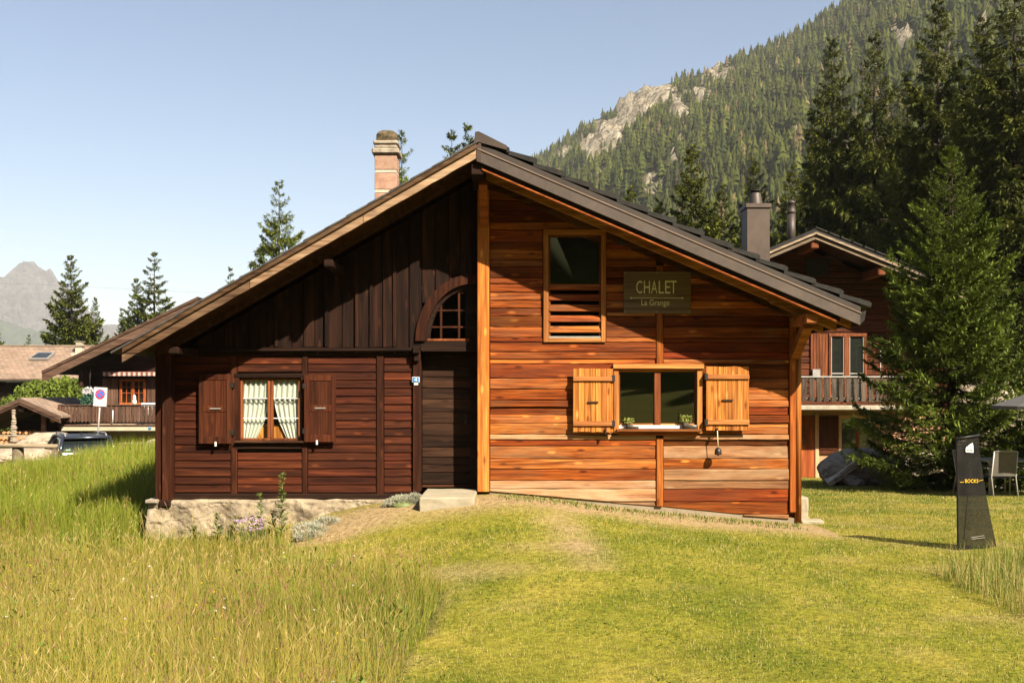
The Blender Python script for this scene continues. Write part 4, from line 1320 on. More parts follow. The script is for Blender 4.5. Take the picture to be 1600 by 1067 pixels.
# --- things hanging or standing on the chalet
sg = thing('name_sign', (rx_(1026), DR, rz_(490)), 'dark wooden sign reading CHALET La Grange on the orange wall', 'sign')
box('sign_board', sg, rx_(974), rx_(1078.5), DR-.050, DR-.024, rz_(490), rz_(425), M['signwood'], .003)
yy = DR-.0525
def sgn_text(name, body, a, b_, c, d): return text_mesh(name, sg, body, rx_(a), rx_(b_), rz_(d), rz_(c), yy, M['letter'])
# condensed sans capitals, letter by letter as on the board
LW = {'C': (993.5, 1002.8), 'H': (1005.3, 1014.8), 'A': (1016.6, 1026.2), 'L': (1028.4, 1036.4), 'E': (1038.3, 1046.3), 'T': (1046.6, 1056.2)}
for k_, (a, b_) in LW.items(): sgn_text('letter', k_, a, b_, 439.3, 459.2)
sgn_text('lettering', 'La Grange', 1001.5, 1045, 468.8, 480.5)
box('rule_line', sg, rx_(986), rx_(1065), DR-.0530, DR-.0502, rz_(466.6), rz_(465.8), M['letter'], 0)
for px in (985.5, 1065.5): box('rule_end', sg, rx_(px-1.2), rx_(px+1.2), DR-.0535, DR-.0502, rz_(467.4), rz_(465), M['letter'], 0)
for px in (975.5, 1025, 1077):
    for py in (427, 488):
        box('screw', sg, rx_(px)-.007, rx_(px)+.007, DR-.055, DR-.0502, rz_(py)-.007, rz_(py)+.007, M['metal_grey'], .002)

bx, bz, by = rx_(1118.5), rz_(708), DR-.16
bl = thing('bell', (bx, by, rz_(709)), 'small dark bell hanging on a cord below the right shutter', 'bell')
lathe('bell_body', bl, (bx, by, rz_(709)), [(.050, .0), (.052, .012), (.050, .05), (.040, .08), (.02, .098), (.006, .104)], M['iron'], 16)
lathe('clapper', bl, (bx, by, rz_(709)), [(.010, -.015), (.014, -.005), (.006, .02)], M['black'], 8)
tube('cord', bl, [(bx, by, rz_(699)), (bx-.004, by, rz_(688)), (bx-.01, DR-.155, rz_(672))], .006, M['letter'], 6)

def planted_shoe(px, w, label, seed, hh):
    x = rx_(px); z = rz_(670)+.004; y = DR-.075
    r = thing('planted_shoe', (x, y, z), label, 'planter', 'planted shoes on the sill')
    rr_ = np.random.default_rng(seed)
    # shoe: upright ankle and a rounded toe pointing right
    V, Fc = [], []
    secs = [(-.055, .020, .075), (-.035, .032, .085), (0, .034, .080), (.035, .034, .048), (.075, .036, .038), (.105, .030, .030), (.12, .012, .014)]
    for (sx, hw_, ht_) in secs:
        for a in np.linspace(0, 2*math.pi, 10, endpoint=False):
            V.append((x+sx*w, y+hw_*math.cos(a)*w, z+ht_*.5*w+ht_*.5*w*math.sin(a)))
    for i in range(len(secs)-1):
        for k_ in range(10): Fc.append([i*10+k_, i*10+(k_+1) % 10, i*10+10+(k_+1) % 10, i*10+10+k_])
    Fc += [list(range(10))[::-1], [60+k_ for k_ in range(10)]]
    mk('shoe', V, Fc, M['shoe'], r, True)
    tube('sole', r, [(x-.055*w, y, z+.008), (x+.118*w, y, z+.008)], [.03*w, .028*w], M['black'], 8).scale = (1, 1, 1)
    m_ = 170
    az = rr_.random(m_)*6.283; rad = np.sqrt(rr_.random(m_))*.06*w
    O = np.stack([np.cos(az)*rad*1.1-.02*w, np.sin(az)*rad*.6, .075*w+rr_.random(m_)*hh], 1)
    D = rr_.normal(size=(m_, 3)); D[:, 2] = np.abs(D[:, 2])+.2; D /= np.linalg.norm(D, axis=1)[:, None]
    Vv, q = unit_quads(O, D, .032*rr_.uniform(.7, 1.3, m_), .02, rr_)
    t_ = rr_.random(m_)[:, None]
    big_mesh('plant', Vv, quads=q, mat=M['leaf'], cols=np.repeat(np.array((.16, .20, .03))*(1-t_)+np.array((.52, .52, .16))*t_, 4, 0), parent=r)['kind'] = 'stuff'
M['shoe'] = rough_mat('old_leather', (.03, .022, .017), (.10, .075, .055), 18, rough=.7, bump=.6)
planted_shoe(984, 1.0, 'small green plant growing in an old shoe at the left end of the sill', 3, .07)
planted_shoe(1073, 1.25, 'bushier yellow-green plant in an old shoe at the right end of the sill', 4, .09)

worn_block('corner_step', rx_(1253), rx_(1275), DR+.35, DR+1.1, gz(4.3, 15)-.1, rz_(783)+.02, M['concrete'], 'pale concrete step at the right corner of the chalet', 'step', 5)
worn_block('corner_paving', rx_(1253)+.02, rx_(1292), DR+.1, DR+.349, gz(4.4, 14.7)-.1, gz(4.4, 14.7)+.05, M['concrete'], 'low pale paving stone beside the corner step', 'paving stone', 6)

def bush(name, loc, lobes, nleaf, size, c_lo, c_hi, label, cat='bush', seed=1, group=None):
    rng = np.random.default_rng(seed)
    r = thing(name, loc, label, cat, group)
    Os, tn = [], []
    tot = sum(l[3]**2 for l in lobes)
    for (x, y, z, rad) in lobes:
        n = int(nleaf*rad**2/tot)
        v = rng.normal(size=(n, 3)); v /= np.linalg.norm(v, axis=1)[:, None]
        v *= (rad*rng.uniform(.55, 1.08, n)**.6)[:, None]
        Os.append(v+np.array([x, y, z])); tn.append(np.full(n, rng.random()))
    O = np.concatenate(Os); tn = np.concatenate(tn)
    keep_ = O[:, 2] > .02
    O, tn = O[keep_], tn[keep_]
    D = rng.normal(size=O.shape); D[:, 2] += .3; D /= np.linalg.norm(D, axis=1)[:, None]
    V, q = unit_quads(O, D, size*rng.uniform(.7, 1.3, len(O)), size*.55, rng)
    m_ = np.clip(tn*.5+rng.random(len(O))*.5, 0, 1)[:, None]
    col = np.array(c_lo)*(1-m_)+np.array(c_hi)*m_
    big_mesh('foliage', V, quads=q, mat=M['leaf'], cols=np.repeat(col, 4, 0), parent=r)['kind'] = 'stuff'
    for k, (x, y, z, rad) in enumerate(lobes[:3]):
        tube('stem', r, [Vector(loc), Vector(loc)+Vector((x*.4, y*.4, z*.5)), Vector(loc)+Vector((x, y, z))], [.05, .035, .012], M['bark'], 6)
    return r

# ------------------------------------------------------------------ house behind at the right
HD = 31.0
hs_ = F/HD
def hx(px): return (px-800)/hs_
def hz_(py): return CZ+(HOR-py)/hs_
M['rear_h'] = wood('red_brown_log', (.030, .010, .005), (.085, .026, .011), (.150, .050, .020), 'x', knot=.6)
M['rear_v'] = wood('red_brown_boards', (.07, .022, .010), (.17, .055, .022), (.26, .09, .038), 'z', knot=.4)
M['pink'] = rough_mat('salmon_render', (.44, .23, .125), (.54, .30, .175), 1.6, rough=.95, bump=.15)
M['reddoor'] = wood('orange_red_door', (.20, .045, .014), (.30, .075, .022), (.40, .11, .034), 'z', knot=.1)
M['brick_roof'] = rough_mat('brown_flat_tile', (.20, .15, .115), (.36, .28, .22), 3.0, rough=.95, bump=.5)
M['grey_wood'] = wood('grey_baluster_wood', (.035, .026, .020), (.085, .065, .050), (.15, .12, .095), 'z', knot=.2)
zg = gz(hx(1330), HD)
H2 = thing('rear_chalet', (hx(1330), HD+2, zg), 'red-brown chalet with balcony behind the young spruce', 'house')
ax_, az_ = hx(1252), hz_(372)
sR, sL = .40, .42
def h_roof(x): return az_-(sR*(x-ax_) if x > ax_ else sL*(ax_-x))
X0, X1 = hx(1190), hx(1480)
prism('wall', [(X0, hz_(640)), (X1, hz_(640)), (X1, h_roof(X1)-.30), (ax_, az_-.30), (X0, h_roof(X0)-.30)], HD+.06, HD+9, M['rear_h'], H2)
prism('ground_floor_wall', [(X0, zg-.2), (X1, zg-.2), (X1, hz_(639.5)), (X0, hz_(639.5))], HD+.02, HD+9, M['pink'], H2)
py = 385.0
while py < 632:
    p2 = py+9.6
    poly = [(X0, hz_(p2)), (X1, hz_(p2)), (X1, hz_(py+.5)), (X0, hz_(py+.5))]
    poly = clip_poly(poly, sR, 1, sR*ax_+az_-.28); poly = clip_poly(poly, -sL, 1, -sL*ax_+az_-.28)
    if len(poly) >= 3: slab('plank', H2, poly, HD+.0+jit(.008), .06, M['rear_h'], .02, color=tint(.25, .06))
    py += 9.6
# roof with tiles on top, pale bargeboards
def roof_slab(parent, name, xa, xb, fn, t0, t1, y0, y1, mat, color=None): return slope_slab(name, xa, xb, fn, t0, t1, y0, y1, mat, parent, color)
EL, ER = hx(1150), hx(1512)
YF = HD-1.5
k_ = HD/YF
rr2 = roof_slab(H2, 'roof', ax_, ER, h_roof, -.06, .05, YF, HD+9.6, M['tile_dark'])
roof_slab(H2, 'roof', EL, ax_, h_roof, -.06, .05, YF, HD+9.6, M['tile_dark'])
M['pale_barge'] = wood('pale_bargeboard', (.17, .125, .085), (.27, .205, .145), (.36, .285, .21), 'x', knot=.2)
for (a, b_) in ((EL, ax_-.002), (ax_+.002, ER)):
    roof_slab(H2, 'bargeboard', a, b_, h_roof, .052, .12, YF-.05, YF-.01, M['pale_barge'])
    roof_slab(H2, 'bargeboard', a, b_, h_roof, .16, .26, YF+.02, YF+.06, M['pale_barge'], (.8, .8, .8))
    roof_slab(H2, 'soffit', a, b_, h_roof, .12, .15, YF, HD, M['soffit'])
for px in (1252, 1352): box('purlin', H2, hx(px)-.12, hx(px)+.12, YF+.1, HD+.1, h_roof(hx(px))-.52, h_roof(hx(px))-.27, M['rear_v'], .02)
for i in range(15):
    y0_ = YF+.0
    a = ax_+(ER-ax_)*i/15
    roof_slab(H2, 'roof_tile', a, a+(ER-ax_)/15+.05, h_roof, -.11, -.062, YF-.03, HD+9.6, M['tile_dark'], tint(.2))
# upper floor: vertical boards, french window, attic window
box('attic_window', H2, hx(1258), hx(1295), HD-.06, HD-.02, hz_(432), hz_(405), M['void'], .01)
for i in range(7):
    a = 1266+i*4.4
    slab('board', H2, plank_poly(hx(a)+.002, hx(a+4.4)-.004, hz_(625), hz_(522), .002, 3, True), HD-.055+jit(.006), .05, M['rear_v'], .006, color=tint(.2, .06))
fw = box('balcony_window', H2, hx(1294), hx(1352), HD-.03, HD-.008, hz_(625), hz_(524), M['void'], 0)
for (a, b_) in ((1294, 1297.5), (1317.5, 1326), (1348.5, 1353)):
    box('frame_post', fw, hx(a), hx(b_), HD-.09, HD-.02, hz_(625), hz_(522), M['rear_v'], .008)
for (a, b_) in ((1297.5, 1317.5), (1326, 1348.5)):
    box('pane', fw, hx(a), hx(b_), HD-.045, HD-.04, hz_(625), hz_(527), M['glass'], 0)
    for px in (a+.6, b_-.6): box('glazing_bead', fw, hx(px)-.012, hx(px)+.012, HD-.07, HD-.046, hz_(625), hz_(526), M['metal_grey'], 0)
    box('glazing_rail', fw, hx(a), hx(b_), HD-.075, HD-.046, hz_(584.5), hz_(582.5), M['metal_grey'], 0)
box('frame_head', fw, hx(1294), hx(1353), HD-.095, HD-.02, hz_(526), hz_(521), M['rear_v'], .008)
box('meter_box', H2, hx(1268), hx(1280), HD-.12, HD-.06, hz_(590), hz_(577), M['metal_grey'], .005)
# balcony
bd_ = HD-1.2; bs = F/bd_
def bx_(px): return (px-800)/bs
def bz_(py): return CZ+(HOR-py)/bs
M['slab_conc'] = rough_mat('balcony_concrete', (.28, .24, .18), (.44, .385, .30), 5, rough=.95, bump=.6)
bal = box('balcony', H2, bx_(1235), bx_(1450), bd_-.02, HD+.0, bz_(640.5), bz_(633.5), M['slab_conc'], .015)
box('hand_rail', bal, bx_(1235), bx_(1450), bd_+.02, bd_+.14, bz_(590), bz_(587.4), M['metal_grey'], .006)
box('lower_rail', bal, bx_(1235), bx_(1450), bd_+.10, bd_+.15, bz_(624), bz_(621), M['grey_wood'], .006)
for i in range(19):
    a = 1246+i*11.6
    # waisted fretwork board
    prof = [(0, 3.6), (.12, 3.6), (.2, 3.0), (.3, 3.6), (.62, 3.9), (.70, 4.4), (.78, 3.2), (.86, 4.4), (1, 3.8)]
    pol = [(bx_(a+w_), bz_(628-38*t_)) for t_, w_ in prof]+[(bx_(a-w_), bz_(628-38*t_)) for t_, w_ in prof[::-1]]
    slab('baluster', bal, pol, bd_+.05, .035, M['grey_wood'], .004, color=tint(.2))
tube('downpipe', H2, [(hx(1355.5), HD-1.1, hz_(640)), (hx(1355.5), HD-1.1, hz_(545))], .012, M['metal_grey'], 6)
# ground floor: door, shutter, window
box('door', H2, hx(1228), hx(1273), HD-.02, HD+.05, zg, hz_(650), M['reddoor'], .01)
box('door_light', H2, hx(1248), hx(1260), HD-.035, HD-.021, hz_(695), hz_(666), M['glass'], .004)
box('door_surround', H2, hx(1273.2), hx(1279), HD-.05, HD+.03, zg-.1, hz_(646), M['pink'], .01, color=(1.25, 1.25, 1.25))
gs = box('shutter', H2, hx(1279.5), hx(1309), HD-.05, HD-.025, hz_(709), hz_(650), M['rear_v'], .006, color=(.55, .5, .5))
for (a, b_) in ((655, 657), (699, 702)): box('batten', gs, hx(1279.5), hx(1309), HD-.075, HD-.051, hz_(b_), hz_(a), M['rear_v'], .004, color=(.5, .45, .45))
gw = box('window', H2, hx(1310), hx(1372), HD-.04, HD+.03, hz_(653), hz_(648), M['pink'], .006, color=(1.3, 1.3, 1.3))
for (a, b_) in ((1310, 1314.5), (1367.5, 1372)): box('frame_side', gw, hx(a), hx(b_), HD-.04, HD+.03, hz_(711), hz_(653.2), M['pink'], .006, color=(1.3, 1.3, 1.3))
box('room_back', gw, hx(1314), hx(1368), HD-.012, HD-.005, hz_(711), hz_(652), M['void'], 0)
for (a, b_) in ((1314.5, 1336.5), (1342, 1367.5)): box('pane', gw, hx(a), hx(b_), HD-.025, HD-.02, hz_(710), hz_(653), M['glass'], 0)
box('mullion', gw, hx(1336.5), hx(1342), HD-.045, HD-.015, hz_(710), hz_(653), M['reddoor'], .004)
box('sill', gw, hx(1310), hx(1372), HD-.10, HD+.01, hz_(712.5), hz_(710.3), M['slab_conc'], .006)
box('lower_panel', H2, hx(1311), hx(1345), HD-.03, HD+.02, hz_(727), hz_(714), M['reddoor'], .004, color=(1.7, 2.0, 2.4))
# chimneys of that house
box('chimney', H2, hx(1300), hx(1324), HD+.5, HD+1.0, hz_(410), hz_(374), M['tuff'], .01, color=(1.1, 1.15, 1.2))
box('chimney_cap', H2, hx(1298.5), hx(1325.5), HD+.45, HD+1.05, hz_(374), hz_(369.5), M['capstone'], .01)
fl = lathe('flue_pipe', H2, (hx(1228), HD-.6, hz_(392)), [(.125, 0), (.125, 1.05)], M['metal_roof'], 16)
lathe('flue_cowl', H2, (hx(1228), HD-.6, hz_(392)), [(.14, 1.05), (.14, 1.10), (.13, 1.16), (.095, 1.34), (.12, 1.35), (.12, 1.40), (.08, 1.44)], M['metal_roof'], 16)

# rubble pile with a leaning slab on the lawn
M['rubble'] = rough_mat('grey_rubble', (.09, .078, .066), (.22, .195, .165), 4, rough=1, bump=1.0, bdist=.05, c3=(.30, .26, .22))
M['slabstone'] = rough_mat('lichen_slab', (.18, .15, .11), (.36, .31, .24), 6, rough=1, bump=.8, c3=(.46, .40, .31))
def rock(name, parent, c, r3, mat, seed, sub=3, rough_=.35, loc=None, color=None):
    bm = bmesh.new(); bmesh.ops.create_icosphere(bm, subdivisions=sub, radius=1.0)
    for v in bm.verts:
        n_ = float(fbm(v.co.x*1.4+seed*7.3, v.co.y*1.4+v.co.z*1.9+seed, 4))-.5
        q = v.co*(1+n_*2*rough_)
        v.co = Vector((c[0]+q.x*r3[0], c[1]+q.y*r3[1], c[2]+q.z*r3[2]))
    return mkbm(name, bm, mat, parent, False, color=color, loc=loc)
rd = 26.0
rxp = lambda px: (px-800)/F*rd
rzg = gz(rxp(1350), rd)
pile = thing('stone_pile', (rxp(1350), rd, rzg), 'heap of rubble with a leaning lichen-covered slab under the young spruce', 'stones')
rr_ = random.Random(4)
for i in range(46):
    px = rr_.uniform(1312, 1420); t_ = (px-1312)/108
    h_ = min(1, .35+t_*1.2)*rr_.uniform(0, .62)
    s_ = rr_.uniform(.10, .22)
    rock('stone', pile, (rxp(px), rd+rr_.uniform(.0, .8)+h_*.3, rzg+.05+h_), (s_*1.2, s_, s_*.75), M['rubble'], i, 2, .3, color=tint(.2))
rock('boulder', pile, (rxp(1362), rd+.75, rzg+.32), (1.15, .75, .62), M['rubble'], 91, 4, .22)
V = []
for (px, py, dd) in ((1291, 753, 0), (1350, 709, .15), (1362, 709, .5), (1305, 751, 1.2)):
    V.append((rxp(px), rd-.1+dd, CZ+(HOR-py)/F*rd))
nrm = Vector((.55, -.2, -.75)).normalized()*.16
V += [tuple(Vector(v)+nrm) for v in V]
bm = bmesh.new(); vs = [bm.verts.new(v) for v in V]
for f in ([0, 1, 2, 3], [7, 6, 5, 4], [0, 4, 5, 1], [1, 5, 6, 2], [2, 6, 7, 3], [3, 7, 4, 0]): bm.faces.new([vs[i] for i in f])
bmesh.ops.subdivide_edges(bm, edges=bm.edges, cuts=5, use_grid_fill=True)
for v in bm.verts: v.co += Vector((jit(.02), jit(.02), jit(.02)))
mkbm('leaning_slab', bm, M['slabstone'], pile)

# pale terrace wall and boulders glimpsed behind the young spruce
M['pale_stone'] = rough_mat('pale_boulder', (.22, .17, .12), (.36, .29, .215), 3, rough=1, bump=.9, bdist=.06, c3=(.43, .36, .28))
bo = [(1470, 30, 1.6, .9, 'pale boulder glimpsed through the lower boughs of the young spruce'), (1548, 31, 1.5, 1.25, 'pale boulder behind the garden table, left of the parasol'), (1600, 30.5, 1.4, 1.6, 'tall pale boulder at the right edge behind the parasol'),
      (1530, 33, 1.5, 2.6, 'large pale rock face high behind the right side of the young spruce')]
for i, (px, d, w_, h_, lab) in enumerate(bo):
    x = (px-800)/F*d; z = gz(x, d)
    o = rock('boulder', None, (x, d, z+h_*.35), (w_, w_*.7, h_*.85), M['pale_stone'], i+20, 4, .35, loc=(x, d, z))
    tag(o, lab, 'boulder', 'pale boulders at right')

# --- banner
M['banner'] = newmat('black_mesh_cloth')[0]
_nt = M['banner'].node_tree; _b = [n for n in _nt.nodes if n.type == 'BSDF_PRINCIPLED'][0]; _o = [n for n in _nt.nodes if n.type == 'OUTPUT_MATERIAL'][0]
_g = N(_nt, 'NewGeometry'); _n1 = noise(_nt, _g.outputs['Position'], 5, 3)
_nt.links.new(ramp(_nt, _n1, [(.3, (.006, .0055, .005)), (.7, (.016, .014, .012))]), _b.inputs['Base Color']); _b.inputs['Roughness'].default_value = .75; _b.inputs['Specular IOR Level'].default_value = .15
_t = N(_nt, 'BsdfTransparent'); _m = N(_nt, 'MixShader'); _m.inputs[0].default_value = .12
_nt.links.new(_b.outputs[0], _m.inputs[1]); _nt.links.new(_t.outputs[0], _m.inputs[2]); _nt.links.new(_m.outputs[0], _o.inputs['Surface'])
BD = 12.1
bn = thing('banner_stand', (P(1498, 857, BD).x, BD, gz(P(1498, 857, BD).x, BD)), 'black free-standing fabric banner with a white house logo on the lawn', 'banner')
def bp(px, py):
    """point on the banner cloth: its right-hand side stands a little farther back"""
    return P(px, py, BD+.10*(px-1497)/60+.012*math.sin((px-1497)*.28)*((py-684)/170))
def bedge(t, right):
    if not right: return (1495.5+1.5*t, 684.5+174*t)
    return (1529+28*(t**1.35), 680+173*t)
V, Fc = [], []
nu, nv = 14, 26
for j in range(nv+1):
    l_, r_ = bedge(j/nv, False), bedge(j/nv, True)
    for i in range(nu+1):
        u_ = i/nu; V.append(tuple(bp(l_[0]+(r_[0]-l_[0])*u_, l_[1]+(r_[1]-l_[1])*u_)))
for j in range(nv):
    for i in range(nu):
        o_ = j*(nu+1)+i; Fc.append([o_, o_+nu+1, o_+nu+2, o_+1])
mk('cloth', V, Fc, M['banner'], bn, True)
off = Vector((0, .02, 0))
tube('pole', bn, [P(1496.2, 683, BD)+off, P(1498, 860, BD)+off], .012, M['black'], 8)
tube('top_bar', bn, [P(1495, 685, BD)-off*.6, P(1530, 679.6, BD+.055)-off*.6], .014, M['black'], 8)
tube('back_strut', bn, [P(1522, 690, BD+.06)+Vector((0, .05, 0)), P(1506, 842, BD+.45)], .006, M['black'], 6)
tube('foot_bar', bn, [P(1497, 860, BD)+off, P(1557, 853, BD+.1)+off], .006, M['black'], 6)
lg = [(1508, 706), (1508, 700.5), (1509.5, 697.6), (1511.3, 697.0), (1513, 695.0), (1518.6, 691.4), (1519.8, 696), (1520.1, 707)]
fr = Vector((0, -.016, 0))
mk('house_logo', [tuple(bp(*q)+fr) for q in lg], [list(range(len(lg)))], M['white'], bn)
M['ink'] = plain('dark_ink', (.05, .05, .05)); M['yellow'] = plain('yellow_print', (.75, .45, .02))
def on_banner(dy):
    return lambda p: tuple(bp(p[0], p[2])+Vector((0, -dy, 0)))
text_mesh('logo_lettering', bn, 'n\u00f4ok', 1509.2, 1519, 704.8, 700.4, 0, M['ink'], to=on_banner(.019))
text_mesh('headline', bn, 'BOCKS', 1507, 1527.5, 753.8, 748.2, 0, M['yellow'], to=on_banner(.017))
for (a, b_, ya, yb) in ((1499, 1505, 753.4, 753), (1528, 1535, 751.2, 749.8)):
    mk('headline_rule', [tuple(bp(a, ya)+fr), tuple(bp(b_, yb)+fr), tuple(bp(b_, yb-.7)+fr), tuple(bp(a, ya-.7)+fr)], [[0, 1, 2, 3]], M['yellow'], bn)
for (a, b_, ya, yb) in ((1516, 1537, 839.6, 836.4), (1517.5, 1538, 842, 839.6)):
    mk('small_print', [tuple(bp(a, ya)+fr), tuple(bp(b_, yb)+fr), tuple(bp(b_, yb-.8)+fr), tuple(bp(a, ya-.8)+fr)], [[0, 1, 2, 3]], M['metal_grey'], bn)

# --- garden table, chairs, parasol
M['alu'] = plain('grey_aluminium', (.40, .38, .34), rough=.5, metal=.2)
M['mesh'] = plain('taupe_mesh_fabric', (.13, .115, .095), rough=.8)
M['canopy'] = plain('charcoal_canopy', (.10, .095, .09), rough=.85)
td = 21.0
def tpx(px, d=td): return (px-800)/F*d
tzg = gz(tpx(1580), td)
tb = thing('garden_table', (tpx(1585), td+.5, tzg), 'grey aluminium garden table at the right edge of the lawn', 'table')
tx0, tx1 = tpx(1548), tpx(1548)+1.9
box('table_top', tb, tx0-.05, tx1, td, td+.95, tzg+.70, tzg+.74, M['alu'], .006)
for (x, y) in ((tx0, td+.03), (tx1-.12, td+.03), (tx0, td+.85), (tx1-.12, td+.85)):
    box('leg', tb, x, x+.085, y, y+.07, tzg-.02, tzg+.699, M['alu'], .006)
def chair(loc, rz, label):
    r = thing('garden_chair', loc, label, 'chair', 'chairs round the garden table')
    o = Vector(loc)
    def L(x, y, z): return o+Vector((x, y, z))
    for s in (-1, 1):
        tube('leg', r, [L(s*.25, -.26, 0), L(s*.25, -.22, .62)], .014, M['alu'], 6)
        tube('leg', r, [L(s*.25, .30, 0), L(s*.25, .20, .42), L(s*.24, .30, .95)], .014, M['alu'], 6)
        tube('arm', r, [L(s*.25, -.22, .62), L(s*.25, .0, .65), L(s*.25, .24, .63)], .014, M['black'], 6)
    V = []
    for j in range(7):
        t_ = j/6
        for i in range(5): V.append(tuple(L(-.24+.12*i, -.24+.46*t_, .42-.02*math.sin(t_*3.14)-.015*math.sin(i/4*3.14))))
    mk('seat', V, [[j*5+i, j*5+i+1, j*5+i+6, j*5+i+5] for j in range(6) for i in range(4)], M['mesh'], r, True)
    V = []
    for j in range(7):
        t_ = j/6
        for i in range(5): V.append(tuple(L(-.24+.12*i, .21+.09*t_+.02*math.sin(i/4*3.14), .44+.51*t_)))
    mk('backrest', V, [[j*5+i, j*5+i+1, j*5+i+6, j*5+i+5] for j in range(6) for i in range(4)], M['mesh'], r, True)
    tube('top_rail', r, [L(-.24, .30, .95), L(0, .32, .955), L(.24, .30, .95)], .013, M['alu'], 6)
    r.rotation_euler.z = rz
    return r
c1 = chair((tpx(1548), td-.35, gz(tpx(1548), td-.35)), math.pi, 'mesh garden chair at the near left of the grey table')
for (px, dd, rz, lab) in ((1592, -.4, math.pi+.2, 'mesh garden chair at the near side of the grey table, cut by the right edge'), (1538, .55, math.pi/2+.2, 'mesh garden chair at the left end of the grey table'), (1572, 1.35, .1, 'mesh garden chair on the far side of the grey table')):
    x = tpx(px); copy_thing(c1, (x, td+dd, gz(x, td+dd)), rz, lab)
pxl, pd = tpx(1668, 20.5), 20.5
pz = gz(pxl, pd)
pr = thing('parasol', (pxl, pd, pz), 'charcoal garden parasol reaching in at the right edge', 'parasol')
tube('pole', pr, [(pxl, pd, pz), (pxl, pd, pz+2.5)], .025, M['black'], 8)
lathe('base', pr, (pxl, pd, pz), [(.28, 0), (.28, .06), (.06, .09), (.05, .3)], M['black'], 16)
zc = P(1600, 634, 20.5).z
V = [(pxl, pd, zc+.52)]
for k_ in range(8):
    a = k_*math.pi/4+.39; V.append((pxl+1.42*math.cos(a), pd+1.42*math.sin(a), zc))
for k_ in range(8):
    a = k_*math.pi/4+.39; V.append((pxl+1.42*math.cos(a), pd+1.42*math.sin(a), zc-.07))
Fc = [[0, 1+k_, 1+(k_+1) % 8] for k_ in range(8)]+[[1+k_, 9+k_, 9+(k_+1) % 8, 1+(k_+1) % 8] for k_ in range(8)]
mk('canopy', V, Fc, M['canopy'], pr)
for k_ in range(8):
    a = k_*math.pi/4+.39
    tube('rib', pr, [(pxl, pd, zc+.46), (pxl+1.38*math.cos(a), pd+1.38*math.sin(a), zc-.015)], .008, M['alu'], 5)
kb = box('terrace_kerb', None, tpx(1535), tpx(1535)+6, 24.2, 24.6, gz(11, 24.4)-.2, gz(11, 24.4)+.10, M['slab_conc'], .02, loc=(12, 24.4, gz(11, 24.4)))
tag(kb, 'pale kerb stone strip behind the garden table', 'kerb')
bush('potted_shrub', base_at(1592, 23.2), [(0, 0, .55, .35), (.1, 0, .95, .32), (-.15, .1, 1.2, .25), (.12, 0, 1.45, .2)], 2200, .10, (.02, .035, .008), (.07, .09, .02), 'dark leafy shrub behind the garden table at the right edge', 'shrub', 9)

# ------------------------------------------------------------------ neighbours on the left
M['nb_wood'] = wood('dark_brown_boards', (.012, .007, .005), (.030, .016, .011), (.055, .030, .020), 'x', knot=.3)
M['nb_bal'] = wood('brown_baluster', (.060, .030, .020), (.115, .066, .046), (.165, .098, .070), 'z', knot=.2)
M['cream'] = rough_mat('cream_render', (.38, .33, .225), (.48, .42, .30), 2, rough=.95, bump=.2)
M['nb_barge'] = wood('brown_bargeboard', (.06, .034, .023), (.12, .072, .050), (.18, .11, .078), 'x', knot=.2)
ND = 40.0; ns_ = F/ND
def nx_(px): return (px-800)/ns_
def nz_(py): return CZ+(HOR-py)/ns_
zg = gz(nx_(170), ND)
NB = thing('neighbour_chalet', (nx_(190), ND+3, zg), 'dark brown chalet with long balcony, partly hidden by the main chalet', 'house')
mN = .475
def n_roof(x): return nz_(583)+mN*(x-nx_(96)) if x < nx_(330) else nz_(583)+mN*(2*nx_(330)-x-nx_(96))
prism('wall', [(nx_(138), nz_(664)), (nx_(520), nz_(664)), (nx_(520), n_roof(nx_(520))-.3), (nx_(330), n_roof(nx_(330))-.3), (nx_(138), n_roof(nx_(138))-.25)], ND, ND+9, M['nb_wood'], NB)
prism('ground_floor_wall', [(nx_(138), zg-.3), (nx_(520), zg-.3), (nx_(520), nz_(664.3)), (nx_(138), nz_(664.3))], ND-.05, ND+9, M['cream'], NB, color=(.8, .8, .8))
slope_slab('roof', nx_(96), nx_(330), n_roof, -.05, .06, ND-1.6, ND+9.5, M['tile_dark'], NB)
slope_slab('roof', nx_(330), nx_(560), n_roof, -.05, .06, ND-1.6, ND+9.5, M['tile_dark'], NB)
slope_slab('bargeboard', nx_(96), nx_(330), n_roof, .062, .36, ND-1.66, ND-1.61, M['nb_barge'], NB)
slope_slab('bargeboard', nx_(96), nx_(330), n_roof, -.06, .055, ND-1.70, ND-1.66, M['nb_barge'], NB, (.8, .8, .8))
for i in range(2): box('bracket', NB, nx_(137+i*2), nx_(143+i*2), ND-.9+.4*i, ND+.1, nz_(605-i*20), nz_(579-i*4), M['nb_wood'], .05)
nw = box('window', NB, nx_(187), nx_(228.5), ND-.08, ND-.02, nz_(596), nz_(592), M['reddoor'], .01)
for (a, b_) in ((187.5, 191.5), (205.5, 211), (224.5, 228.5)): box('frame_side', nw, nx_(a), nx_(b_), ND-.08, ND-.02, nz_(629), nz_(596.2), M['reddoor'], .01)
box('bottom_rail', nw, nx_(187.5), nx_(228.5), ND-.10, ND-.02, nz_(632), nz_(629.2), M['reddoor'], .01, color=(1.4, 1.6, 1.7))
for (a, b_) in ((191.5, 205.5), (211, 224.5)):
    box('pane', nw, nx_(a), nx_(b_), ND-.04, ND-.035, nz_(629), nz_(596), M['glass'], 0)
    box('muntin', nw, nx_((a+b_)/2)-.012, nx_((a+b_)/2)+.012, ND-.06, ND-.041, nz_(629), nz_(596), M['reddoor'], 0)
    for py in (604.5, 614): box('muntin', nw, nx_(a), nx_(b_), ND-.058, ND-.041, nz_(py)-.012, nz_(py)+.012, M['reddoor'], 0)
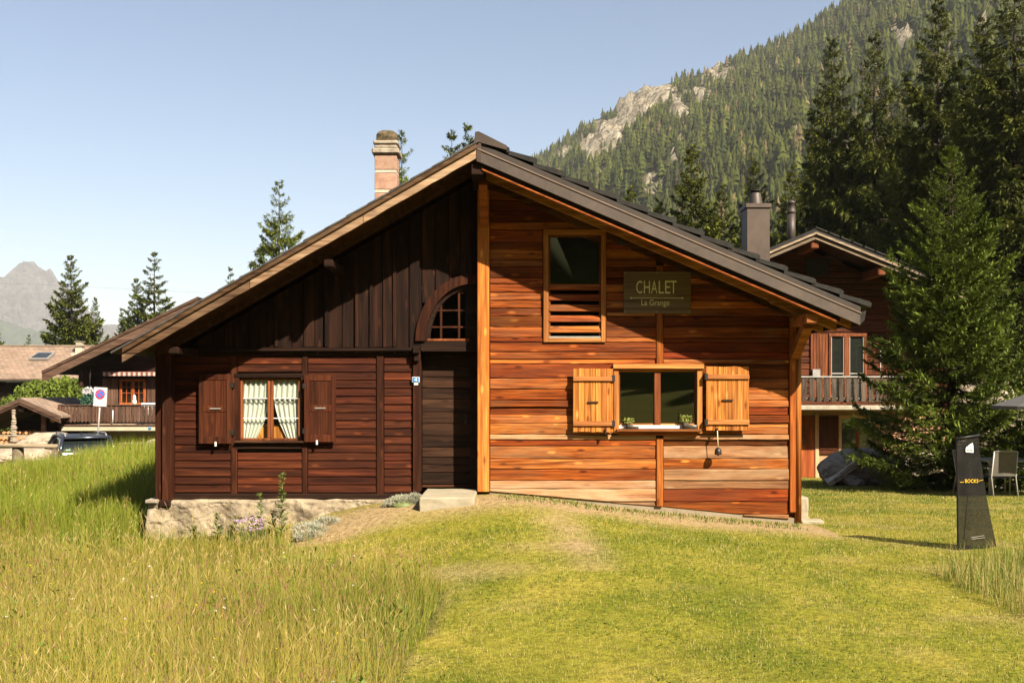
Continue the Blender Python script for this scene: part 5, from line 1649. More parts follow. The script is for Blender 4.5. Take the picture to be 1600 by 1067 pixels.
box('shutter', NB, nx_(161), nx_(185), ND-.07, ND-.03, nz_(632), nz_(591), M['nb_bal'], .01)
box('shutter', NB, nx_(230), nx_(254), ND-.07, ND-.03, nz_(632), nz_(591), M['nb_bal'], .01)
# striped awning
M['aw_red'] = plain('awning_maroon', (.20, .07, .06)); M['aw_cream'] = plain('awning_cream', (.50, .38, .32))
aw2 = box('awning', NB, nx_(169), nx_(262), ND-.55, ND-.02, nz_(583.5), nz_(581), M['aw_red'], .01)
for i in range(24):
    a = 170+i*3.85
    box('awning_stripe', aw2, nx_(a), nx_(a+3.8), ND-.57, ND-.551, nz_(587.5), nz_(582), M['aw_red' if i % 2 else 'aw_cream'], 0)
# balcony
bd2 = ND-1.8; b2 = F/bd2
def qx(px): return (px-800)/b2
def qz(py): return CZ+(HOR-py)/b2
nbal = box('balcony', NB, qx(91), qx(300), bd2, ND-.05, qz(673.5), qz(664.5), M['cream'], .02)
box('balcony_edge', nbal, qx(90), qx(300), bd2-.04, bd2+.1, qz(665.5), qz(663.2), M['nb_bal'], .01)
box('hand_rail', nbal, qx(90), qx(300), bd2+.0, bd2+.14, qz(633.8), qz(631.8), M['nb_bal'], .01)
box('lower_rail', nbal, qx(91), qx(300), bd2+.09, bd2+.13, qz(658), qz(656), M['nb_bal'], .005)
box('corner_board', nbal, qx(90), qx(95), bd2+.0, bd2+.12, qz(664), qz(633.9), M['nb_bal'], .01)
for i in range(26):
    a = 98+i*5.9
    pol = [(qx(a-2.5), qz(658)), (qx(a), qz(660.3)), (qx(a+2.5), qz(658)), (qx(a+2.5), qz(652)), (qx(a+2.1), qz(650)), (qx(a+2.6), qz(648)), (qx(a+2.6), qz(640)), (qx(a+2.2), qz(638)), (qx(a+2.5), qz(636)), (qx(a+2.5), qz(634)), (qx(a-2.5), qz(634)), (qx(a-2.5), qz(636)), (qx(a-2.2), qz(638)), (qx(a-2.6), qz(640)), (qx(a-2.6), qz(648)), (qx(a-2.1), qz(650)), (qx(a-2.5), qz(652))]
    slab('baluster', nbal, pol, bd2+.04, .03, M['nb_bal'], .004, color=tint(.2, .05))
box('post', nbal, qx(172), qx(174.8), bd2-.0, bd2+.06, qz(664), qz(634), M['nb_bal'], .005)
tube('white_rod', nbal, [(qx(176.3), bd2-.01, qz(661)), (qx(176.3), bd2-.01, qz(641))], .02, M['white'], 6)
# things on the balcony
GP = (qx(209), bd2+.07, qz(631.8))
lathe('garden_figurine', None, GP, [(.05, 0), (.08, .02), (.085, .12), (.05, .22), (.06, .25), (.055, .30), (.01, .38)], M['white'], 10, loc=GP)
tag(bpy.data.objects['garden_figurine'], 'small pale figurine on the dark balcony before the orange-framed window', 'figurine')
M['foliage_teal'] = plain('teal_leaf', (.05, .14, .11))
hb = thing('hanging_flowers', P(140, 622, ND-1.2), 'white and blue-green flower basket hanging at the balcony corner', 'flowers')
rngf = np.random.default_rng(77)
def tuft(parent, n_, c0, r3, size, ca, cb, zoff):
    v = rngf.normal(size=(n_, 3)); v /= np.linalg.norm(v, axis=1)[:, None]; v *= np.array(r3)*rngf.uniform(.5, 1, (n_, 1))
    D = rngf.normal(size=v.shape); D /= np.linalg.norm(D, axis=1)[:, None]
    V, q = unit_quads(v+np.array([0, 0, zoff]), D, size, size*.6, rngf)
    t_ = rngf.random((n_, 1)); col = np.array(ca)*(1-t_)+np.array(cb)*t_
    return V, q, np.repeat(col, 4, 0)
V, q, c = tuft(hb, 500, 0, (.32, .25, .36), .12, (.03, .08, .05), (.12, .24, .17), -.1)
big_mesh('leaves', V, quads=q, mat=M['leaf'], cols=c, parent=hb)['kind'] = 'stuff'
V, q, c = tuft(hb, 220, 0, (.26, .22, .16), .10, (.6, .6, .6), (.85, .83, .85), .25)
big_mesh('petals', V, quads=q, mat=M['leaf'], cols=c, parent=hb)['kind'] = 'stuff'
tube('cord', hb, [P(140, 612, ND-1.2), P(141, 580, ND-1.2)], .012, M['black'], 5)
wc = thing('white_chair', (nx_(243), ND-1.0, nz_(664)), 'white slatted chair on the dark balcony at its right end', 'chair')
zb_ = nz_(664)
for i in range(4): box('slat', wc, nx_(233)+i*.2, nx_(233)+i*.2+.09, ND-.8, ND-.76, zb_+.3, zb_+.72, M['white'], .01)
box('top_rail', wc, nx_(232), nx_(232)+.85, ND-.82, ND-.75, zb_+.721, zb_+.9, M['white'], .02)
box('seat', wc, nx_(232), nx_(232)+.85, ND-1.3, ND-.83, zb_+.4, zb_+.45, M['white'], .01)
for sx in (0, .77):
    for sy in (-1.28, -.84): box('leg', wc, nx_(232)+sx, nx_(232)+sx+.07, ND+sy, ND+sy+.07, zb_, zb_+.399, M['white'], .01)
box('number_plate', NB, qx(232), qx(236.5), bd2-.03, bd2-.001, qz(670.5), qz(667.5), M['blue'], .004)

# brown-tiled house with a skylight
TD = 62.0; ts = F/TD
def tx_(px): return (px-800)/ts
def tz_(py): return CZ+(HOR-py)/ts
zg = gz(tx_(60), TD)
TH = thing('tiled_house', (tx_(60), TD+3, zg), 'house with a broad brown-tiled roof and small skylight at the left edge', 'house')
TX0, TX1 = tx_(-140), tx_(166)
z_r, z_e = tz_(536), tz_(592)
y_e, y_r = TD, TD+4.4
def roof_panel(name, pts, th, mat, parent, color=None):
    V = [Vector(p) for p in pts]; n_ = (V[1]-V[0]).cross(V[2]-V[0]).normalized()
    W_ = [v-n_*th for v in V]
    bm = bmesh.new(); vs = [bm.verts.new(v) for v in V+W_]; k_ = len(V)
    bm.faces.new(vs[:k_]); bm.faces.new(vs[k_:][::-1])
    for i in range(k_): bm.faces.new([vs[i], vs[i+k_], vs[(i+1) % k_+k_], vs[(i+1) % k_]])
    return mkbm(name, bm, mat, parent, color=color)
# small shingles in courses
def course_mat(name, c1, c2, nrm, size):
    m, nt, b, out = newmat(name)
    g = N(nt, 'NewGeometry')
    br = N(nt, 'TexBrick'); br.inputs['Scale'].default_value = 1.0; br.inputs['Brick Width'].default_value = size[0]; br.inputs['Row Height'].default_value = size[1]; br.inputs['Mortar Size'].default_value = .012
    br.inputs['Color1'].default_value = (*c1, 1); br.inputs['Color2'].default_value = (*c2, 1); br.inputs['Mortar'].default_value = tuple(x*.4 for x in c1)+(1,)
    nt.links.new(g.outputs['Position'], br.inputs['Vector'])
    n1 = noise(nt, g.outputs['Position'], 1.4, 5, .6)
    col = mixc(nt, br.outputs['Color'], ramp(nt, n1, [(.3, (.72, .72, .72)), (.7, (1.15, 1.12, 1.1))]), 1.0, 'MULTIPLY')
    nt.links.new(col, b.inputs['Base Color']); b.inputs['Roughness'].default_value = .95
    bp_ = N(nt, 'Bump'); bp_.inputs['Strength'].default_value = .6; bp_.inputs['Distance'].default_value = .02
    nt.links.new(br.outputs['Fac'], bp_.inputs['Height']); bp_.invert = True; nt.links.new(bp_.outputs[0], b.inputs['Normal'])
    return m
M['brown_tiles'] = course_mat('brown_shingles', (.24, .165, .12), (.30, .215, .155), 0, (.34, .22))
rp = roof_panel('roof', [(TX0, y_e, z_e), (TX1, y_e, z_e), (TX1, y_r, z_r), (TX0, y_r, z_r)], .12, M['brown_tiles'], TH)
# shingle courses: each course a real strip with its own lower edge
ncr = 16
for i in range(ncr):
    f0, f1 = i/ncr, (i+1.12)/ncr
    f1 = min(f1, 1)
    ya, yb = y_e+(y_r-y_e)*f0, y_e+(y_r-y_e)*f1; za, zb = z_e+(z_r-z_e)*f0, z_e+(z_r-z_e)*f1
    V = [(TX0, ya, za+.045), (TX1-.02, ya, za+.045), (TX1-.02, yb, zb+.012), (TX0, yb, zb+.012), (TX0, ya, za+.005), (TX1-.02, ya, za+.005)]
    mk('shingle_course', V, [[0, 1, 2, 3], [4, 5, 1, 0]], M['brown_tiles'], rp)
roof_panel('roof', [(TX0, y_r, z_r), (TX1, y_r, z_r), (TX1, y_r+4.4, z_e), (TX0, y_r+4.4, z_e)], .12, M['brown_tiles'], TH)
box('ridge_cap', TH, TX0, TX1, y_r-.15, y_r+.15, z_r-.03, z_r+.07, M['pale_barge'], .02)
prism('wall', [(TX0, zg-.2), (TX1-.8, zg-.2), (TX1-.8, z_e-.2), (TX0, z_e-.2)], y_e+.8, y_r+3.6, M['nb_wood'], TH)
bm = bmesh.new()
vs = [bm.verts.new(v) for v in ((TX1-.7, y_e+.6, z_e-.1), (TX1-.7, y_r+3.8, z_e-.1), (TX1-.7, y_r, z_r-.2))]
bm.faces.new(vs); mkbm('gable', bm, M['nb_wood'], TH)
for (ya, za, yb, zb) in ((y_e, z_e, y_r, z_r), (y_r, z_r, y_r+4.4, z_e)):
    roof_panel('bargeboard', [(TX1, ya, za), (TX1, ya, za-.35), (TX1, yb, zb-.35), (TX1, yb, zb)], .05, M['nb_barge'], TH)
box('gutter', TH, TX0, TX1, y_e-.14, y_e+.0, z_e-.16, z_e-.04, M['metal_roof'], .03)
def on_roof(px, f): return (tx_(px), y_e+(y_r-y_e)*f, z_e+(z_r-z_e)*f)
sk = [on_roof(17, .52), on_roof(48, .52), on_roof(50, .74), on_roof(22, .74)]
sko = roof_panel('skylight', [(p[0], p[1]-.06, p[2]+.16) for p in sk], .10, M['metal_grey'], TH)
sk2 = [on_roof(20, .555), on_roof(45, .555), on_roof(46.5, .70), on_roof(24, .70)]
M['skyglass'] = plain('dark_sky_glass', (.03, .035, .04), rough=.12, spec=.8)
roof_panel('pane', [(p[0], p[1]-.075, p[2]+.19) for p in sk2], .02, M['skyglass'], sko)
cc_ = on_roof(86, .80)
chm = box('chimney', TH, cc_[0]-.22, cc_[0]+.22, cc_[1]-.2, cc_[1]+.25, cc_[2]-.3, cc_[2]+.38, M['mortar'], .02)
box('chimney_cap', chm, cc_[0]-.30, cc_[0]+.30, cc_[1]-.28, cc_[1]+.33, cc_[2]+.381, cc_[2]+.47, M['capstone'], .02)
box('chimney_pot', chm, cc_[0]-.20, cc_[0]+.20, cc_[1]-.18, cc_[1]+.23, cc_[2]+.471, cc_[2]+.66, M['mortar'], .04)
box('chimney_lid', chm, cc_[0]-.26, cc_[0]+.26, cc_[1]-.24, cc_[1]+.29, cc_[2]+.661, cc_[2]+.72, M['capstone'], .02)
box('flashing', chm, cc_[0]-.38, cc_[0]+.38, cc_[1]-.55, cc_[1]-.2, cc_[2]-.42, cc_[2]-.08, M['mortar'], .06)

# open shed with firewood
SD = 38.0; ss = F/SD
def sx_(px): return (px-800)/ss
def sz_(py): return CZ+(HOR-py)/ss
zg = gz(sx_(40), SD)
SH = thing('wood_shed', (sx_(40), SD+2, zg), 'small open wood shed with a gabled brown roof at the left edge', 'shed')
ap_, apz = sx_(43), sz_(622.5)
ms = .44
def s_roof(x): return apz-ms*abs(x-ap_)
YS = SD-.6
SXL, SXR = sx_(-75), sx_(106)
for (a, b_) in ((SXL, ap_), (ap_, SXR)):
    slope_slab('roof', a, b_, s_roof, -.03, .05, YS, SD+4, M['brown_tiles'], SH)
    slope_slab('bargeboard', a, b_, s_roof, .02, .14, YS-.05, YS-.005, M['nb_barge'], SH)
    slope_slab('bargeboard', a, b_, s_roof, .142, .24, YS-.02, YS+.03, M['nb_barge'], SH, (.6, .6, .6))
box('back_wall', SH, SXL+.5, SXR-.3, SD+3.6, SD+3.7, zg, apz-.5, M['nb_wood'], 0)
box('side_wall', SH, SXR-.5, SXR-.35, SD+.2, SD+3.7, zg, s_roof(SXR)-.3, M['nb_wood'], 0)
box('post', SH, sx_(64), sx_(70), SD, SD+.15, zg, sz_(648), M['nb_barge'], .01, color=(1.6, 1.5, 1.4))
box('ridge_beam', SH, ap_-.12, ap_+.12, YS+.1, SD+3.7, apz-.50, apz-.26, M['nb_wood'], .03)
lp = lathe('lantern', SH, (sx_(85), SD-.1, sz_(658)), [(.02, -.05), (.10, .0), (.12, .22), (.16, .25), (.04, .36)], plain('brass_lantern', (.35, .25, .08)), 8)
# firewood, log by log
M['log_end'] = rough_mat('split_log', (.30, .13, .05), (.46, .235, .10), 9, rough=.95, bump=.6, c3=(.52, .32, .16))
lw_ = []
def log_row(px0, px1, py0, py1, d, rad, label0):
    y_ = d; rows_ = 0
    x0, x1 = (px0-800)/F*d, (px1-800)/F*d
    z0, z1 = CZ+(HOR-py1)/F*d, CZ+(HOR-py0)/F*d
    r = thing('firewood_stack', ((x0+x1)/2, d, z0), label0, 'firewood', 'firewood stacks')
    j = 0; z = z0+rad
    while z < z1+rad*.2:
        x = x0+rad*(1+(j % 2)); i = 0
        while x < x1-rad:
            rr_ = rad*R.uniform(.75, 1.05); yo = R.uniform(-.08, .08)
            sides = R.choice((4, 5, 6))
            V, Fc = tube_geo([(x, y_+yo, z), (x+jit(.02), y_+yo+.45, z+jit(.02))], rr_, sides)
            mk('log', V, Fc, M['log_end'], r, color=tint(.25, .08))
            x += rad*1.9
        z += rad*1.72; j += 1
log_row(-60, 62, 674, 679, SD+.2, .075, 'upper row of split firewood logs under the shed roof')
log_row(-60, 44, 685, 694, SD-.9, .075, 'middle stack of split firewood logs behind the wooden rail')
log_row(-60, 16, 704, 712, SD-6, .075, 'lowest stack of split firewood logs at the left edge')
lb = box('shelf_beam', SH, sx_(-60), sx_(62), SD-.2, SD+.2, sz_(684), sz_(679.5), M['pale_barge'], .02)
# stacked-stone column and boulders
ct = thing('stone_stack', (sx_(46), SD-1.2, sz_(690)), 'slender stack of flat pale stones standing before the shed', 'stone stack')
z = sz_(688); i = 0
while z < sz_(640):
    h_ = R.uniform(.04, .075); f_ = (z-sz_(688))/(sz_(640)-sz_(688))
    w_ = (.14-.07*f_)*R.uniform(.75, 1.2)
    rock('flat_stone', ct, (sx_(46)+jit(.015), SD-1.2, z+h_*.5), (w_, w_*.8, h_*.62), M['pale_stone'], i*3+1, 2, .18, color=tint(.15, .04))
    z += h_; i += 1
for i, (px, py, d, w_, h_, lab) in enumerate(((72, 694, 35.5, .95, .42, 'broad pale boulder behind the wooden rail'), (92, 688, 36, .5, .30, 'smaller pale boulder left of the parked car'), (20, 714, 31, 1.4, .3, 'low grey boulder below the wooden rail at the left edge'), (241, 705, 26, .28, .32, 'pale stone against the left corner of the chalet'))):
    x = (px-800)/F*d; zc_ = CZ+(HOR-py)/F*d
    o = rock('boulder', None, (x, d, zc_), (w_, w_*.7, h_), M['pale_stone'], 40+i, 4, .3, loc=(x, d, zc_-h_), color=(.9, .9, .88))
    tag(o, lab, 'boulder', 'pale boulders at left')
    pz_ = gz(x, d)
    if pz_ < zc_-h_*.8:
        o2 = rock('boulder', None, (x+.1, d+.1, (pz_+zc_-h_)/2), (w_*1.2, w_*.9, max(.2, (zc_-h_-pz_)*.75)), M['pale_stone'], 60+i, 3, .3, loc=(x, d, pz_))
        tag(o2, 'base rock carrying the '+lab, 'boulder', 'pale boulders at left')

# rail fence
M['rail'] = wood('grey_fence_wood', (.15, .115, .075), (.26, .21, .145), (.36, .30, .22), 'x', knot=.3)
def fence(px0, px1, d, py, posts, label):
    x0, x1 = (px0-800)/F*d, (px1-800)/F*d; z = CZ+(HOR-py)/F*d
    r = thing('rail_fence', ((x0+x1)/2, d, gz((x0+x1)/2, d)), label, 'fence', 'wooden rail fences')
    tube('rail', r, [(x0, d, z), ((x0+x1)/2, d, z+.02), (x1, d, z)], [.055, .06, .055], M['rail'], 10)
    for p in posts:
        x = (p-800)/F*d; g_ = gz(x, d)
        tube('post', r, [(x, d+.14, g_-.2), (x, d+.14, z+.02)], [.15, .14], M['rail'], 10, color=(.6, .6, .6))
fence(-80, 90, 29.6-4, 697, (-60, 24), 'round wooden rail fence at the left edge before the firewood')
fence(186, 262, 33.5, 694, (192, 256), 'wooden rail fence between the car and the chalet corner')

# no-parking sign
gd = 33.0
sp_ = thing('traffic_sign', (P(154, 700, gd).x, gd, gz(P(154, 700, gd).x, gd)), 'white no-parking sign with red and blue disc on a leaning pole', 'sign')
top = P(157.5, 603, gd)
tube('pole', sp_, [(P(153, 690, gd).x-.1, gd, gz(P(153, 690, gd).x, gd)), P(153.5, 672, gd), P(157.3, 612, gd)], .03, M['metal_grey'], 8)
ang = .05
cs, sn = math.cos(ang), math.sin(ang)
ctr = P(157.8, 620, gd)
def sgp(u, v, dy=0): return (ctr.x+u*cs+v*sn, gd-.05-dy, ctr.z-u*sn+v*cs)
hw_, hh_ = 10.6/F*gd, 15.2/F*gd
def plate(name, w_, h_, dy, mat, parent):
    V = [sgp(-w_, -h_, dy), sgp(w_, -h_, dy), sgp(w_, h_, dy), sgp(-w_, h_, dy)]
    V += [(v[0], v[1]+.012, v[2]) for v in V]
    return mk(name, V, [[0, 1, 2, 3], [7, 6, 5, 4], [0, 4, 5, 1], [1, 5, 6, 2], [2, 6, 7, 3], [3, 7, 4, 0]], mat, parent)
plate('plate_rim', hw_, hh_, 0, M['metal_grey'], sp_)
plate('plate', hw_*.92, hh_*.94, .012, M['white'], sp_)
M['sign_red'] = plain('sign_red', (.55, .03, .03), rough=.35); M['sign_blue'] = plain('sign_blue', (.05, .16, .62), rough=.35)
def disc(name, r0, dy, mat, parent):
    V = [sgp(r0*math.cos(a), hh_*.28+r0*math.sin(a), dy) for a in np.linspace(0, 2*math.pi, 28, endpoint=False)]
    return mk(name, V, [list(range(28))], mat, parent)
rd_ = 7.6/F*gd
disc('red_disc', rd_, .030, M['sign_red'], sp_); disc('blue_disc', rd_*.74, .034, M['sign_blue'], sp_)
def bar(a, l_, w_, dy):
    d_ = Vector((math.cos(a), math.sin(a))); n_ = Vector((-d_.y, d_.x))
    q = [d_*l_+n_*w_, -d_*l_+n_*w_, -d_*l_-n_*w_, d_*l_-n_*w_]
    return [sgp(v.x, v.y+hh_*.28, dy) for v in q]
mk('red_bar', bar(-math.pi/4, rd_*.8, rd_*.11, .038), [[0, 1, 2, 3]], M['sign_red'], sp_)

# --- parked car: dark blue-grey estate seen from the rear
M['carpaint'] = plain('slate_blue_paint', (.045, .052, .068), rough=.25, metal=.5, spec=.6)
M['carglass'] = plain('tinted_car_glass', (.012, .016, .016), rough=.06, spec=.9)
M['tyre'] = plain('tyre_rubber', (.02, .02, .02), rough=.9)
cdist = 30.0
ccx_ = P(139, 690, cdist).x; cgz = max(gz(ccx_, cdist), gz(ccx_, cdist+2))+.03
ctop = P(139, 680, cdist).z
hcar = ctop-cgz
car = thing('parked_car', (ccx_, cdist, cgz), 'dark blue-grey estate car with roof rails parked behind the grassy bank', 'car')
def loft(name, secs, mat, parent, closed=True, smooth=True):
    V, Fc = [], []
    n_ = len(secs[0])
    for s in secs: V += [(ccx_+p[0], cdist+p[1], cgz+p[2]) for p in s]
    for i in range(len(secs)-1):
        for k_ in range(n_):
            l_ = (k_+1) % n_
            Fc.append([i*n_+k_, i*n_+l_, (i+1)*n_+l_, (i+1)*n_+k_])
    Fc += [list(range(n_))[::-1], [(len(secs)-1)*n_+k_ for k_ in range(n_)]]
    bm = bmesh.new(); vs = [bm.verts.new(v) for v in V]
    for f in Fc: bm.faces.new([vs[i] for i in f])
    return mkbm(name, bm, mat, parent, smooth)
def sect(y, hw, z0, z1, r=.12, tw=1.0):
    """rounded rectangular cross-section at y; tw = width at top relative to bottom"""
    pts = []
    for (cx, cz, a0) in ((hw*tw-r, z1-r, 0), (-hw*tw+r, z1-r, 90), (-hw+r, z0+r, 180), (hw-r, z0+r, 270)):
        for a in (0, 30, 60, 90):
            q = math.radians(a0+a); pts.append((cx+r*math.cos(q), y, cz+r*math.sin(q)))
    return pts
hb_ = hcar*.60
loft('body', [sect(-.02, .74, .42, hb_-.12), sect(.10, .86, .30, hb_), sect(.6, .90, .24, hb_+.03), sect(2.4, .91, .22, hb_+.02), sect(3.3, .90, .24, hb_-.02), sect(4.1, .86, .28, hb_-.16), sect(4.45, .76, .36, hb_-.30)], M['carpaint'], car)
loft('cabin_glass', [sect(.14, .80, hb_-.08, hb_+.05, .05, .95), sect(.50, .82, hb_-.05, hcar-.09, .10, .80), sect(1.6, .83, hb_-.05, hcar-.06, .10, .78), sect(2.5, .82, hb_-.05, hcar-.10, .10, .78), sect(3.3, .80, hb_-.08, hb_+.02, .05, .9)], M['carglass'], car)
loft('roof_panel', [sect(.34, .62, hcar-.12, hcar-.06, .028), sect(.5, .665, hcar-.09, hcar-.015, .03), sect(1.5, .67, hcar-.07, hcar, .03), sect(2.4, .64, hcar-.10, hcar-.03, .03), sect(2.6, .60, hcar-.15, hcar-.09, .028)], M['carpaint'], car)
def Lc(x, y, z): return (ccx_+x, cdist+y, cgz+z)
for s in (-1, 1):
    tube('roof_rail', car, [Lc(s*.58, .45, hcar-.03), Lc(s*.585, .62, hcar+.035), Lc(s*.585, 2.0, hcar+.04), Lc(s*.57, 2.25, hcar-.01)], .022, M['metal_grey'], 6)
    tube('rear_pillar', car, [Lc(s*.80, .10, hb_), Lc(s*.665, .42, hcar-.06)], [.06, .05], M['carpaint'], 6)
    tube('front_pillar', car, [Lc(s*.77, 3.25, hb_), Lc(s*.62, 2.5, hcar-.08)], [.05, .04], M['carpaint'], 6)
    box('tail_light', car, *sorted((ccx_+s*.62, ccx_+s*.84)), cdist-.02, cdist+.25, cgz+hb_-.32, cgz+hb_-.08, M['sign_red'], .03)
    box('wing_mirror', car, *sorted((ccx_+s*.90, ccx_+s*1.08)), cdist+2.95, cdist+3.1, cgz+hb_+.0, cgz+hb_+.14, M['carpaint'], .03)
    for y in (.85, 3.5):
        V, Fc = [], []
        prof = [(.20, -.10), (.31, -.10), (.335, -.06), (.335, .06), (.31, .10), (.20, .10)]
        for (r_, w_) in prof:
            for k_ in range(20):
                a = k_*math.pi/10; V.append(Lc(s*.82+w_, y+r_*math.cos(a), .335+r_*math.sin(a)))
        for i in range(6):
            for k_ in range(20): Fc.append([i*20+k_, i*20+(k_+1) % 20, ((i+1) % 6)*20+(k_+1) % 20, ((i+1) % 6)*20+k_])
        wh = mk('wheel', V, Fc, M['tyre'], car, True)
        V = [Lc(s*.82+s*.07, y+.21*math.cos(k_*math.pi/10), .335+.21*math.sin(k_*math.pi/10)) for k_ in range(20)]
        V += [(v[0]-s*.1, v[1], v[2]) for v in V]
        mk('rim', V, [list(range(20)), list(range(39, 19, -1))]+[[k_, k_+20, (k_+1) % 20+20, (k_+1) % 20] for k_ in range(20)], M['metal_grey'], wh)
tube('antenna', car, [Lc(-.1, .7, hcar-.01), Lc(-.1, .62, hcar+.09)], [.015, .008], M['black'], 6)
box('bumper', car, ccx_-.85, ccx_+.85, cdist-.10, cdist+.15, cgz+.32, cgz+.52, M['tyre'], .04)
M['sticker'] = plain('pale_green_sticker', (.25, .55, .42))
box('window_sticker', car, ccx_-.62, ccx_-.50, cdist+.17, cdist+.19, cgz+hb_+.16, cgz+hb_+.20, M['sticker'], 0)

car.rotation_euler.z = math.radians(33)

# overhead line
wl = thing('power_line', P(60, 445, 95), 'thin overhead power line across the pale sky at left', 'cable')
tube('cable', wl, [P(-60, 441, 95), P(60, 444.5, 95), P(140, 448.5, 95), P(260, 454.5, 95), P(420, 462, 95)], .006, M['iron'], 4)

# ------------------------------------------------------------------ trees one can tell apart
SPR = dict(c_lo=(.020, .034, .007), c_hi=(.085, .105, .018))
# the bright young spruce on the lawn at the right
b = base_at(1487, 24.0); H = height_for(236, 24.0, b[2])
g = conifer_geo(5, H, 2.45, base=.01, levels=28, per=13, subs=44, units=15, ulen=.13, uwid=.036, droop=.14, up=.75, c_lo=(.030, .052, .009), c_hi=(.190, .235, .036), taper=.80, hang=.10, spread=.55)
conifer('spruce_tree', b, 'bright green young spruce standing on the lawn behind the black banner', g, 'spruces on the right')

# two meshes serve the tall dark spruces behind the right-hand house
gA = conifer_geo(21, 30, 5.0, base=.08, levels=32, per=10, subs=40, units=15, ulen=.38, uwid=.125, droop=.42, up=.35, hang=.62, spread=.5, taper=.80, c_lo=(.013, .022, .005), c_hi=(.135, .145, .024), lenj=(.55, 1.15))
gB = conifer_geo(22, 30, 5.4, base=.06, levels=30, per=10, subs=40, units=15, ulen=.39, uwid=.125, droop=.50, up=.30, hang=.72, spread=.5, taper=.76, c_lo=(.012, .020, .005), c_hi=(.120, .130, .022), lenj=(.5, 1.15))
tall = [(1300, 62, 62, 'A', .95, 'tall dark spruce left of the others, its top clear against the hillside'),
        (1366, 52, 60, 'B', .95, 'tall dark spruce second from the left behind the right-hand house'),
        (1466, 2, 52, 'A', 1.1, 'tall dark spruce whose tip almost touches the top edge above the young spruce'),
        (1585, -60, 46, 'B', 1.2, 'very tall dark spruce at the right edge rising out of the picture'),
        (1535, 30, 58, 'A', 1.15, 'dark spruce filling the gap between the two tallest ones at right'),
        (1418, 110, 66, 'B', 1.05, 'shaded dark spruce between the second and third tall ones'),
        (1665, -40, 50, 'A', 1.2, 'dark spruce cut off by the right edge of the picture')]
pA = pB = None
for i, (px, py, d, k, wd, lab) in enumerate(tall):
    b = base_at(px, d); H = height_for(py, d, b[2]); s = H/30
    src = pA if k == 'A' else pB
    if src is None:
        src = conifer('spruce_tree', b, lab, gA if k == 'A' else gB, 'tall dark spruces at right')
        if k == 'A': pA = src
        else: pB = src
        src.scale = (s*wd, s*wd, s); src.rotation_euler.z = i*1.3
    else:
        copy_thing(src, b, i*1.7+.4, lab, (s*wd, s*wd, s))

# middle-distance spruces between the main roof and the hillside
gC = conifer_geo(31, 16, 3.1, base=.05, levels=25, per=10, subs=34, units=16, ulen=.30, uwid=.115, droop=.30, up=.45, hang=.35, spread=.55, taper=.80, c_lo=(.040, .055, .009), c_hi=(.170, .180, .028), lenj=(.6, 1.15))
mids = [(1080, 228, 62, 1.0, 'broad olive spruce just left of the metal chimney'), (1178, 248, 66, .85, 'spruce straight behind the metal chimney'),
        (1128, 292, 70, 1.0, 'low spruce between the two behind the dark metal roof'), (985, 292, 72, .9, 'small spruce tip peeping over the middle of the dark metal roof'),
        (1030, 312, 64, 1.0, 'spruce tip peeping over the dark metal roof, left of the broad olive one'), (1238, 262, 74, 1.0, 'spruce behind the round flue pipe of the right-hand house'),
        (1268, 225, 80, 1.0, 'pointed spruce just left of the tall dark spruces')]
pC = None
for i, (px, py, d, wd, lab) in enumerate(mids):
    b = base_at(px, d); H = height_for(py, d, b[2]); s = H/16
    if pC is None:
        pC = conifer('spruce_tree', b, lab, gC, 'olive spruces behind the roof'); pC.scale = (s*wd, s*wd, s)
    else: copy_thing(pC, b, i*2.1, lab, (s*wd, s*wd, s))

# spruces against the sky at the left
gD = conifer_geo(41, 14, 3.2, base=.05, levels=23, per=10, subs=32, units=18, ulen=.29, uwid=.095, droop=.22, up=.6, hang=.25, spread=.55, taper=.86, c_lo=(.050, .072, .012), c_hi=(.200, .220, .038), lenj=(.6, 1.15), gap=.05)
gE = conifer_geo(42, 14, 2.5, base=.05, levels=21, per=9, subs=30, units=17, ulen=.28, uwid=.088, droop=.30, up=.3, hang=.30, spread=.5, taper=.82, c_lo=(.046, .068, .012), c_hi=(.185, .205, .038), lenj=(.5, 1.15), gap=.12)
lefts = [(110, 400, 84, 'D', 1.05, 'full spruce standing before the far peak, behind the brown-tiled house'), (149, 466, 86, 'D', .75, 'smaller spruce leaning against the full spruce before the far peak'),
         (241, 392, 80, 'E', 1.15, 'slender spruce with a bare spiky top, left of the old roof'), (213, 436, 82, 'D', .95, 'bushier spruce just left of the slender spiky one'),
         (360, 416, 78, 'E', .8, 'spruce tip just above the lower part of the weathered bargeboard'), (-28, 440, 80, 'D', 1.0, 'spruce cut off by the left edge beside the far peak'), (45, 522, 96, 'E', .9, 'tiny spruce tip above the ridge of the brown-tiled house'),
         (190, 480, 84, 'E', .8, 'low spruce between the full spruce and the bushier one')]
pD = pE = None
for i, (px, py, d, k, wd, lab) in enumerate(lefts):
    b = base_at(px, d); H = height_for(py, d, b[2]); s = H/14
    src = pD if k == 'D' else pE
    if src is None:
        src = conifer('spruce_tree', b, lab, gD if k == 'D' else gE, 'spruces on the left'); src.scale = (s*wd, s*wd, s)
        if k == 'D': pD = src
        else: pE = src
    else: copy_thing(src, b, i*1.9+.7, lab, (s*wd, s*wd, s))

